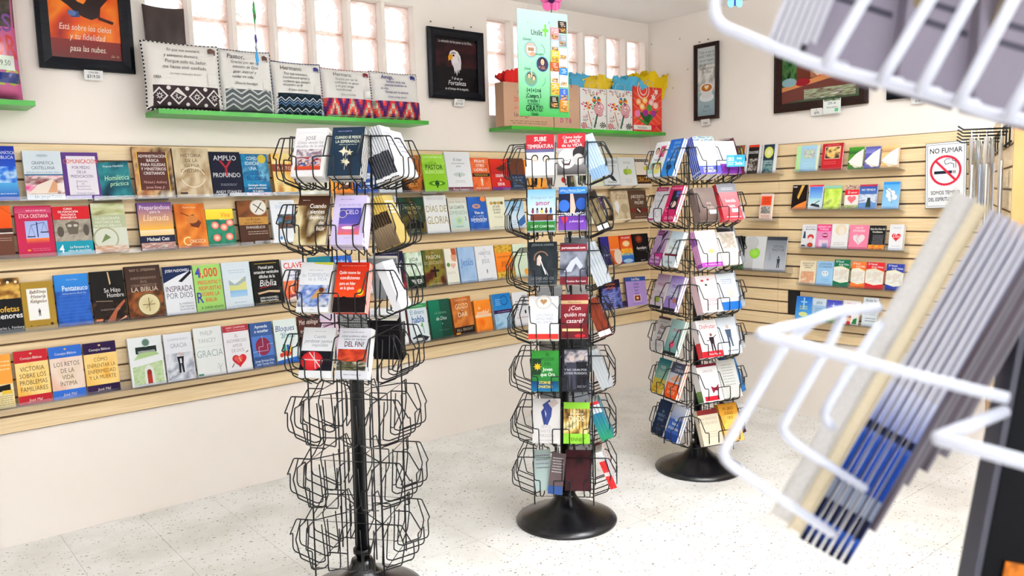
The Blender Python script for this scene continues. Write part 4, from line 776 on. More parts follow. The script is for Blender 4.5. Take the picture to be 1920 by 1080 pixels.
A2 = [
(-14, 25, 386, '6a4030', [R(0, .52, 1, 1, 'f0641c', 'e85010'), LN([(.4, 1), (1, .84)], .02, '7a2a10'), T('Hermenéutica 1', .5, .54, 1.0, .07, 'f4efe8', 'b'), R(0, .47, 1, .49, 'f4efe8'), S(.3, .32, .9, .4, 2, 'b8998a'), R(0, .57, 1, .49, '3a2420')], 'orange and brown Hermenéutica book cut off at left edge'),
(31, 101, 386, 'c2264f', [R(0, .86, 1, .97, 'c8385f', 'd0557a'), S(.25, .86, .85, .94, 1, 'e8a0b8'), T('ÉTICA CRISTIANA', .5, .80, .8, .075, 'f6eaea', 'n'), R(.24, .36, .86, .70, '9fb4ea', 'b8c4f0'), R(.24, .26, .86, .36, 'f07a30', 'c22e50'), LN([(.56, .68), (.56, .38)], .03, '2a2f5a'), LN([(.40, .62), (.76, .67)], .015, '2a2f5a'), LN([(.40, .62), (.3, .40)], .008, '445'), LN([(.40, .62), (.48, .40)], .008, '445'), LN([(.76, .67), (.66, .48)], .008, '445'), LN([(.76, .67), (.84, .48)], .008, '445'), R(.27, .385, .49, .405, '1f2447'), R(.64, .465, .86, .485, '1f2447'), S(.35, .10, .85, .17, 2, 'd9708a'), E(.28, .13, .05, .02, 'f08a3a')], 'crimson book titled Ética Cristiana with a pair of scales'),
(102, 172, 387, 'b8b0a4', [R(0, .73, 1, 1, 'd0202a'), TT(['CURSO', 'DE FORMACIÓN', 'TEOLÓGICA', 'EVANGÉLICA'], .98, .06, .66, 'fff', 'b', .42), N(0, .28, 1, .73, ['8a8074', 'b0a698', '7a7064'], 5, 3), R(0, 0, 1, .28, '1a96ac'), E(.16, .48, .09, .11, '5a5248'), E(.86, .50, .08, .12, '5a5248'), PG([(.3, .64), (.5, .70), (.68, .66), (.62, .42), (.38, .42)], '6a6054'), E(.42, .6, .06, .03, 'c0b8aa'), E(.58, .6, .06, .03, 'c0b8aa'), T('4', .14, .13, .16, .15, 'fff', 'b'), TT(['La Persona y la', 'obra de Jesucristo'], .19, .07, .66, 'eef8fa', 'b', .62)], 'red grey and teal book Curso de Formación volume 4'),
(174, 238, 381, 'c9cbb4', [N(0, .74, 1, 1, ['8a8450', 'c8cc9a', 'e8e8d8'], 2, 3), R(0, .50, 1, .76, 'b4bb98'), TT(['LA GEOGRAFÍA', 'HISTÓRICA DEL', 'MUNDO BÍBLICO'], .73, .075, .82, 'eceede', '', .46), R(0, .12, 1, .5, 'd9dccb'), RG(.35, .28, .36, .05, 'a8a888'), PG([(.2, .2), (.5, .3), (.35, .38)], '6a7a4a'), N(0, 0, 1, .14, ['f0e8d8', 'c88a5a', 'e8e8e0'], 4, 3)], 'pale olive book titled La Geografía Histórica with a compass', {'t': .026, 'spine': '2a2a3a'}),
(261, 326, 380, '3a3060', [R(0, .40, 1, 1, '6a3f96', 'f5b840'), R(0, .30, 1, .42, 'f7e6c0', 'f7d090'), T('Preparándose', .5, .90, .9, .09, 'f6eefa'), T('para la', .5, .81, .4, .06, 'f6eefa'), T('Llamada', .5, .68, .76, .13, 'f7dcc0', 'i'), R(0, .15, 1, .30, '1a1f3c'), T('Michael Catt', .5, .225, .8, .07, 'fff', 'b'), N(0, 0, 1, .15, ['3a1a1a', 'c99a80', '8a4a5a', 'e8d8c8', '2a2030'], 6, 4)], 'purple and yellow sunset book titled Preparándose'),
(330, 387, 382, 'b0561c', [N(0, 0, 1, 1, ['7a2f10', 'c8641c', 'e88a30', 'b0561c'], 1.8, 4), T('Ramón Rojas', .5, .92, .5, .04, 'f0c8a0'), LN([(.2, .8), (.5, .70), (.6, .62)], .03, '5a2410'), PG([(.4, .70), (.6, .76), (.85, .56), (.74, .44), (.5, .48)], '6a2f14'), E(.55, .64, .2, .09, 'c87a3a'), T('C', .30, .15, .3, .2, 'f7e0a0'), T('ONOZCA', .66, .14, .54, .08, 'f7e8c8')], 'rust orange book titled Conozca with bowed figure'),
(388, 440, 392, '1f6a5a', [R(0, .72, 1, 1, 'f3e04a', 'f0d030'), T('Viva', .7, .84, .4, .12, 'f08a2a', 'bi'), T('Misión', .68, .70, .56, .10, 'fff2a0', 'bi'), N(0, 0, 1, .70, ['175a4a', '2a8a6a', '1f6a5a'], 3, 5)]+[E(x, y, .14, .10, 'e84a4a', 'f7e8c8') for x, y in ((.3, .56), (.62, .50), (.32, .22), (.78, .24), (.85, .62))], 'short yellow and green book with red tulips', {'spine': 'e8d83a'}),
(448, 503, 376, '4a2a1c', [N(0, .60, 1, 1, ['5a3018', '8a4f24', '3a1f12'], 2, 3), E(.72, .84, .30, .19, 'b8a890'), E(.72, .84, .27, .17, 'ece6da'), LN([(.55, .92), (.9, .74)], .03, '2a2a2a'), LN([(.6, .72), (.85, .95)], .03, '2a2a2a'), R(0, .44, 1, .62, 'b8873f'), T('La Brújula', .5, .57, .7, .06, '3a1f12'), T('para el Ministro', .5, .49, .7, .05, '5a3018'), T('EVANGÉLICO', .55, .38, .7, .055, 'f0e6da'), S(.25, .2, .95, .3, 2, 'b8a090')], 'dark brown book titled La Brújula with white compass'),
(510, 556, 375, 'eef2f7', [T('ENSEÑANDO', .6, .84, .8, .09, 'a8c0dc'), S(.3, .90, .9, .95, 1, 'c0ccd8'), N(.25, .32, 1, .66, ['3a2418', '8a4a34', '1f3a2a', '5a86b0', '1f2a3a'], 3, 3), E(.3, .1, .06, .04, '4a86c8')], 'white book titled Enseñando with a tree picture'),
(694, 734, 372, 'c8ccd0', [S(.2, .5, .8, .9, 5, '667')], 'pale grey book just left of El Aposento Alto'),
(735, 749, 372, '22262e', [N(0, 0, 1, 1, ['14181f', '3a4a5a', '22262e', 'c8d0d8'], 2, 7), T('R', .5, .22, .6, .14, 'eee', 'b')], 'narrow dark book left of El Aposento Alto'),
(750, 797, 370, '18201a', [N(0, 0, 1, 1, ['10160f', '1f4a3a', '2a2a12', '6a5a2a', '12180f'], 2, 4), TT(['EL', 'APOSENTO', 'ALTO'], .90, .125, .9, 'c9b878'), PG([(.3, .3), (.5, .42), (.7, .36), (.9, .3), (.9, .15), (.1, .15)], '0e120c'), TT(['JOHN', 'MACARTHUR'], .16, .06, .7, 'a8a08a')], 'very dark green book titled El Aposento Alto'),
(798, 840, 366, 'f3f4f3', [T('MAX LUCADO', .5, .91, .8, .06, 'b8bcc0'), T('DÍAS DE', .5, .64, .96, .17, 'a89a5a', 'n'), T('GLORIA', .5, .34, .96, .2, 'a89a5a', 'n')], 'white book titled Días de Gloria'),
(842, 878, 371, 'dcd6c6', [R(.08, .1, .94, .92, 'e9ecdf', 'b8d8d0'), T('DAVID YONGGI CHO', .5, .88, .86, .06, '8a5a4a'), T('LA CUARTA', .46, .72, .8, .09, '2a2a2a', 'n'), T('DIMENSIÓN', .5, .56, .9, .11, 'aab0a4', 'bn'), E(.5, .32, .2, .12, 'd0e0a0', '8ac0c8'), T('2', .85, .38, .16, .1, '7a4a6a', 'b'), T('BESTSELLER', .5, .15, .7, .035, '443')], 'pale book titled La Cuarta Dimensión 2', {'spine': '222'}),
(879, 914, 369, '1f4fa0', [N(0, 0, 1, 1, ['1a3f90', '2f62b8', '1f4fa0'], 2, 6), E(.85, .93, .15, .08, 'e88a3a'), E(.45, .72, .22, .07, 'e8a060', '1f4fa0'), T('Vive en', .55, .53, .7, .09, 'fff', 'b'), T('LA CUARTA', .5, .42, .8, .06, '9ac0e8', 'b'), T('DIMENSIÓN', .5, .32, .92, .085, 'fff', 'b'), S(.15, .22, .9, .28, 1, 'c0d4ee')], 'royal blue book titled Vive en la Cuarta Dimensión'),
(915, 949, 370, 'f2efd4', [E(.25, .82, .1, .05, 'c8a050'), E(.45, .82, .1, .05, '9a8a50'), E(.65, .82, .1, .05, 'c8a050'), E(.82, .82, .09, .05, '7a6a4a'), TT(['UN LIDER', 'NO NACE', 'SE HACE'], .76, .095, .86, '4a3a20', 'bn'), S(.3, .34, .8, .42, 2, 'b8b090'), T('Ted W. Engstrom', .5, .08, .7, .04, '9a8050')], 'cream book titled Un Líder no Nace se Hace'),
(950, 984, 377, 'dcebf5', [R(0, .35, 1, 1, '8ac4ea', 'e0eef5'), T('Liderazgo', .5, .78, .86, .08, '2a5a9a', 'i'), T('verdadero', .5, .68, .8, .08, '2a5a9a', 'i'), PG([(.5, .2), (1, .5), (1, .2), (.7, .05)], '3a6aa8'), S(.1, .1, .5, .3, 3, '9ab0c0')], 'pale blue book titled Liderazgo verdadero'),
(1104, 1133, 363, 'ece8c8', [R(.2, .44, 1, .86, '4a2a6a'), S(.4, .66, .9, .72, 1, 'd8c8e8')], 'purple and cream book right of the middle rack'),
(1149, 1180, 357, 'c9b493', [N(0, .1, 1, 1, ['b89c78', 'd8c8aa', 'a88a64'], 3, 4), T('LA TOALLA', .55, .84, .8, .075, '6a4a34'), T('DEL SERVICIO', .55, .75, .84, .07, '6a4a34'), PG([(.12, .62), (.32, .68), (.4, .5), (.3, .24), (.16, .36)], 'eef0f4'), E(.7, .42, .24, .16, 'b0a080'), R(0, 0, 1, .1, 'e8dcc0')], 'tan book titled La Toalla del Servicio'),
(1181, 1214, 357, '5f4433', [T('¡NECESITO', .5, .80, .86, .10, 'f2ece4'), T('UN', .55, .70, .2, .05, 'f2ece4'), T('PADRE!', .55, .60, .66, .10, 'f2ece4'), R(0, .28, 1, .42, '7a2a24'), R(.3, .25, .62, .44, '3a2a24'), LN([(.38, .40), (.55, .29)], .06, 'e8d8c8'), S(.15, .1, .9, .15, 1, 'd8c8b8')], 'brown book titled Necesito un Padre near the corner'),
]
A3 = [
(-28, 42, 522, '141418', [N(.1, .62, 1, 1, ['141418', '8a5a1c', 'e8b85a', '2a1a10'], 2.5, 3)]+[E(x, .92, .04, .025, 'fff0c8') for x in (.45, .68, .9)]+[T('Profetas', .55, .43, .9, .1, 'e0b03a', 'b'), T('Menores', .6, .31, .9, .1, 'f2f2f2', 'b'), T('Charles L. Feinberg', .6, .09, .8, .045, 'ddd')], 'black book titled Profetas Menores cut off at left edge'),
(42, 104, 528, 'a8842c', [R(.16, .20, .80, .86, 'eee6d0'), R(.18, .215, .78, .845, 'fbfaf6'), RG(.5, .70, .2, .015, 'c8a050'), TT(['Babilonia', 'Misterio', 'Religioso'], .84, .10, .6, '6a4a3a', 'bi'), ('fig', .5, .28, .16, '4a4a4a'), S(.3, .06, .7, .09, 1, '6a5220'), T('+', .2, .09, .1, .06, '4a3a14', 'b'), E(.84, .1, .05, .03, '4a3a14')], 'gold book titled Babilonia Misterio Religioso'),
(105, 170, 514, '1f4f9f', [R(0, .68, 1, 1, '2f86d8', '2a7ad0'), N(0, 0, 1, .68, ['1c4aa8', '2a62c0', '1a3f8a'], 3, 5)]+[R(.03, .06+.065*i, .97, .066+.065*i, '3f78c8') for i in range(9)]+[T('Samuel Pagán', .52, .90, .34, .03, 'c0d8f0'), T('Pentateuco', .58, .73, .76, .10, 'eef5fb', 'b'), T('Interpretación eficaz hoy', .55, .63, .7, .035, 'c0d8f0')], 'blue book titled Pentateuco'),
(172, 236, 508, '14100e', [N(0, 0, 1, .4, ['14100e', '2a1a12', '14100e', '5a3420'], 3, 5), T('Se Hizo', .62, .62, .5, .085, 'f0ecea'), T('Hombre', .70, .52, .52, .085, 'f0ecea'), PG([(.52, .98), (.56, .98), (.6, .75), (.56, .72)], 'd8b890'), PG([(.35, .0), (.7, .28), (.95, .42), (.98, .38), (.7, .18), (.6, 0)], 'a85a3a'), PG([(.7, 0), (.95, .1), (.98, .06)], 'e8a080'), LN([(.1, .42), (.6, .40)], .012, 'd8b890'), S(.2, .22, .8, .26, 2, '9a8a80'), R(.05, .03, .25, .07, 'f07a30')], 'black book titled Se Hizo Hombre'),
(238, 305, 498, '4a2a1c', [R(0, .48, 1, 1, '3a2620', '4a3024'), N(0, 0, 1, .50, ['5a2c14', 'a05a2a', '3a1c10', '7a3f1c'], 2.5, 5), T('RAY C. STEDMAN', .5, .92, .74, .045, 'b8a088'), TT(['AVENTURÁNDONOS', 'EN EL', 'CONOCIMIENTO DE'], .80, .07, .8, '9a8270', 'n'), T('LA BIBLIA', .5, .55, .88, .085, 'dcc8b0'), E(.58, .25, .34, .225, '6a5a3a'), E(.58, .25, .30, .20, 'e0d4a8', 'cbb98a'), LN([(.40, .25), (.76, .25)], .02, '5a4a30'), LN([(.58, .12), (.58, .38)], .02, '5a4a30'), LN([(.48, .18), (.68, .32)], .015, '7a6a48')], 'dark brown book with brass compass reading La Biblia'),
(308, 364, 499, 'f0f2f7', [PG([(0, 1), (1, 1), (1, .90), (.5, .80), (0, .66)], '16274f'), T('JOSH McDOWELL', .52, .91, .84, .055, 'f2f4f8', 'b'), PG([(.5, .68), (.95, .90), (.98, .84), (.62, .66)], '1c1c24'), T('INSPIRADA', .5, .53, .92, .115, '4a2a4a', 'n'), T('POR DIOS', .5, .39, .9, .115, '6a7080', 'n'), TT(['EL INSPIRADO', 'PODER Y RELEVANCIA', 'DE LAS ESCRITURAS'], .24, .06, .5, '5a6078', '', .7)], 'white and navy book titled Inspirada por Dios'),
(365, 418, 496, '9ccc6c', [T('4,000', .5, .83, .88, .19, 'd9402a', 'bn'), T('4', .16, .84, .18, .22, '3a4aa8', 'bn'), TT(['PREGUNTAS Y', 'RESPUESTAS', 'SOBRE LA', 'BIBLIA'], .68, .125, .84, 'd9532a', 'bn', .54), T('R', .14, .30, .24, .22, '3a3a9a', 'b'), T('A. DANA ADAMS', .55, .08, .8, .05, '2a5a2a', 'b')], 'light green book titled 4,000 Preguntas y Respuestas'),
(419, 472, 491, 'dde8f0', [S(.2, .74, .8, .84, 2, 'b0c4d4'), R(.2, .26, .82, .62, 'e6eef2'), PG([(.2, .60), (.35, .50), (.5, .56), (.75, .66), (.82, .56), (.82, .38), (.2, .36)], 'd8d88a'), PG([(.2, .62), (.4, .52), (.6, .58), (.82, .68), (.82, .58), (.5, .48), (.2, .5)], '9aaab0'), R(.2, .24, .82, .38, '8ab8e4', 'a8d0ee'), S(.25, .08, .75, .14, 1, 'b0c4d4')], 'pale book with green mountain and blue water picture'),
(474, 529, 488, '14110f', [R(.12, .93, .88, .94, 'c8a83a'), TT(['Manual para', 'entender versículos', 'difíciles de la'], .90, .105, .86, 'f6f6f4', 'bn'), T('Biblia', .5, .49, .64, .14, 'f6f6f4', 'i'), LN([(.2, .38), (.6, .42)], .02, 'b8202a'), PG([(.12, .28), (.5, .32), (.9, .30), (.88, .25), (.5, .28), (.15, .24)], 'd8b890'), TT(['JOSH McDOWELL', 'SEAN McDOWELL'], .19, .065, .76, 'f6f6f4', 'b'), R(.12, .04, .88, .05, 'c8a83a')], 'black book Manual para entender la Biblia', {'spine': '1f4a3f'}),
(531, 580, 486, 'eeeef4', [T('CLAVES', .5, .86, .9, .13, 'd8401f', 'b'), TT(['de', 'interpretación', 'bíblica'], .76, .085, .86, '3a4a9a', 'b'), R(0, .05, 1, .50, 'f07a4a', 'e85a2a'), RG(.5, .3, .24, .05, 'f6c0a8'), PG([(.0, .05), (.7, .2), (.9, .12), (.8, .0), (.1, .0)], 'f0d8c8'), PG([(.15, .16), (.6, .20), (.62, .16), (.2, .1)], '8a3f5a')], 'white and orange book titled Claves de interpretación bíblica'),
(582, 624, 481, '1f7a8a', [R(0, 0, 1, .8, 'd8d8d0')], 'teal topped book partly behind the left rack, third row'),
(625, 663, 479, '2f62b8', [T('Profecía', .5, .86, .86, .09, 'cfe0f5', 'b'), R(0, 0, 1, .6, '1f4a90')], 'blue book titled Profecía behind the left rack'),
(664, 705, 487, 'f2f2f2', [T('La', .5, .9, .5, .06, '446')], 'white book behind the left rack, third row'),
(707, 760, 472, '1f1a3a', [N(.0, 0, 1, .5, ['1f1a3a', '3a1a3a', 'b0301f', '1f1a3a'], 3, 6), S(.2, .94, .8, .97, 1, 'aaa'), T('David', .6, .68, .6, .15, 'eef', 'i')], 'dark navy book right of the left rack, third row'),
(762, 794, 473, 'd0e0c8', [N(0, 0, 1, 1, ['2a6a34', 'c8e0c0', 'f0f6ec', '7ab07a', '1f4a2a'], 2.4, 5), T('VIDA', .5, .80, .7, .1, '1f3a1f'), T('EN LA NEBLINA', .5, .66, .9, .1, '1f3a1f', 'n'), R(0, 0, 1, .34, '10301a', '0a200f'), T('PIPER', .55, .18, .8, .12, 'f4f6f0', 'b')], 'green misty forest book titled Vida en la Neblina'),
(795, 834, 468, '3a2f1a', [N(0, 0, 1, 1, ['2a1a10', '4a5a2a', '8a7a2a', '5a1f14', '2a1a10'], 2.4, 4), T('LA', .5, .92, .2, .05, 'd8c8b0'), T('PASIÓN', .5, .80, .84, .10, 'e8d8c0'), T('DE JESUCRISTO', .5, .64, .92, .08, 'c8b090'), R(.46, .24, .56, .54, '2a1410'), R(.3, .39, .72, .45, '2a1410'), T('JOHN PIPER', .5, .06, .8, .055, 'b8a080')], 'dark olive book titled La Pasión de Jesucristo'),
(836, 859, 466, 'f2efe0', [PG([(.55, 1), (.95, 1), (.98, .8), (.6, .8)], 'a8502a'), PG([(.5, .82), (.98, .82), (.9, .62), (.55, .66)], 'd89a78'), E(.22, .55, .14, .06, '4a8a3a'), ('heart', .6, .52, .24, 'e8b0a0'), T('GUSTO', .4, .32, .7, .06, 'b8b09a')], 'cream book with a red heart and red cup'),
(861, 892, 463, '8fb4dc', [N(0, 0, 1, 1, ['7aa4d4', 'a8c4e4', '8fb0d8'], 1.5, 4), T('Jesús', .5, .58, .84, .2, '3f6aa8', 'n'), T('MAX LUCADO', .5, .07, .8, .05, 'd8e4f2')], 'light blue book titled Jesús'),
(893, 929, 461, 'f4f5f8', [T('LOS', .5, .90, .3, .04, '8a90a0'), T('HÁBITOS', .5, .79, .86, .10, '8a94a8', 'n'), T('DE', .5, .69, .2, .04, '8a90a0'), T('JESÚS', .5, .56, .66, .11, '8a94a8', 'n'), ('fig', .52, .20, .13, '333a'[:3]), T('JAY DENNIS', .5, .05, .7, .05, 'a0a8b4')], 'white book titled Hábitos de Jesús'),
(930, 962, 459, 'e07a1c', [N(0, .76, 1, 1, ['2a1f10', 'c8962a', 'e8c04a', '2a1f10'], 8, 5), N(0, 0, 1, .22, ['2a1f10', 'c8962a', 'e8c04a', '2a1f10'], 8, 7), R(0, .22, 1, .78, 'ee8a2a', 'e8701c'), T('La prudencia de', .5, .66, .8, .07, '7a2a10', 'i'), T('JESÚS', .55, .44, .76, .13, '8a2f10', 'n')], 'orange book with leopard bands, third row'),
(964, 990, 457, 'dcead0', [S(.2, .6, .9, .75, 2, '8aa07a'), E(.8, .14, .16, .1, 'f0a03a')], 'pale green book left of the middle rack, third row'),
(1128, 1163, 443, '3a2a7a', [R(.45, 0, 1, 1, 'f07a2a', 'c84a1c'), E(.86, .32, .22, .26, 'e9d8c8'), T('Daniel', .28, .42, .5, .08, 'fff', 'b'), T('APOCALIPSIS', .62, .55, .3, .05, 'fff', 'b'), R(0, 0, .45, 1, '2f2a86', '1f1f5a'), T('Daniel', .25, .40, .45, .07, 'f2f2f8', 'b')], 'purple and orange book titled Daniel', {'spine': '111'}),
(1164, 1187, 441, 'd8401c', [R(0, .38, 1, 1, 'c8201c', 'f0782a'), E(.5, .72, .3, .1, 'ffd08a', 'fff0c8'), T('TIM LAHAYE', .5, .92, .9, .06, 'fff', 'b'), R(0, 0, 1, .40, '3a7ad0', '1f4a9a'), T('MENTES DEL', .5, .50, .96, .1, 'f6ee3a', 'bn'), T('APOCALIPSIS', .5, .38, .96, .1, 'f6ee3a', 'bn'), E(.5, .14, .4, .07, 'a8d0f0')], 'red and blue book titled Mentes del Apocalipsis'),
(1188, 1218, 438, '120f12', [E(.4, .82, .22, .13, '6a1f14', 'a84a2a'), T('Apocalipsis', .5, .53, .84, .085, 'f2f2f2', 'b'), S(.3, .42, .8, .45, 1, '666'), T('Robert H.', .5, .12, .6, .04, 'ccc'), R(.06, .03, .25, .06, 'c8202a')], 'black book titled Apocalipsis next to the corner'),
]
lion = lambda top, title, stl, tcol: [R(0, .78, 1, 1, top), R(0, 0, 1, .17, top), E(.5, .94, .04, .02, 'c8a878'), T('Consejos Bíblicos', .5, .86, .66, .045, 'f2ece4'), N(0, .17, 1, .78, stl, 1.8, 5)]+title+[T('José Mal', .5, .08, .4, .05, 'f0e0d8', 'i')]
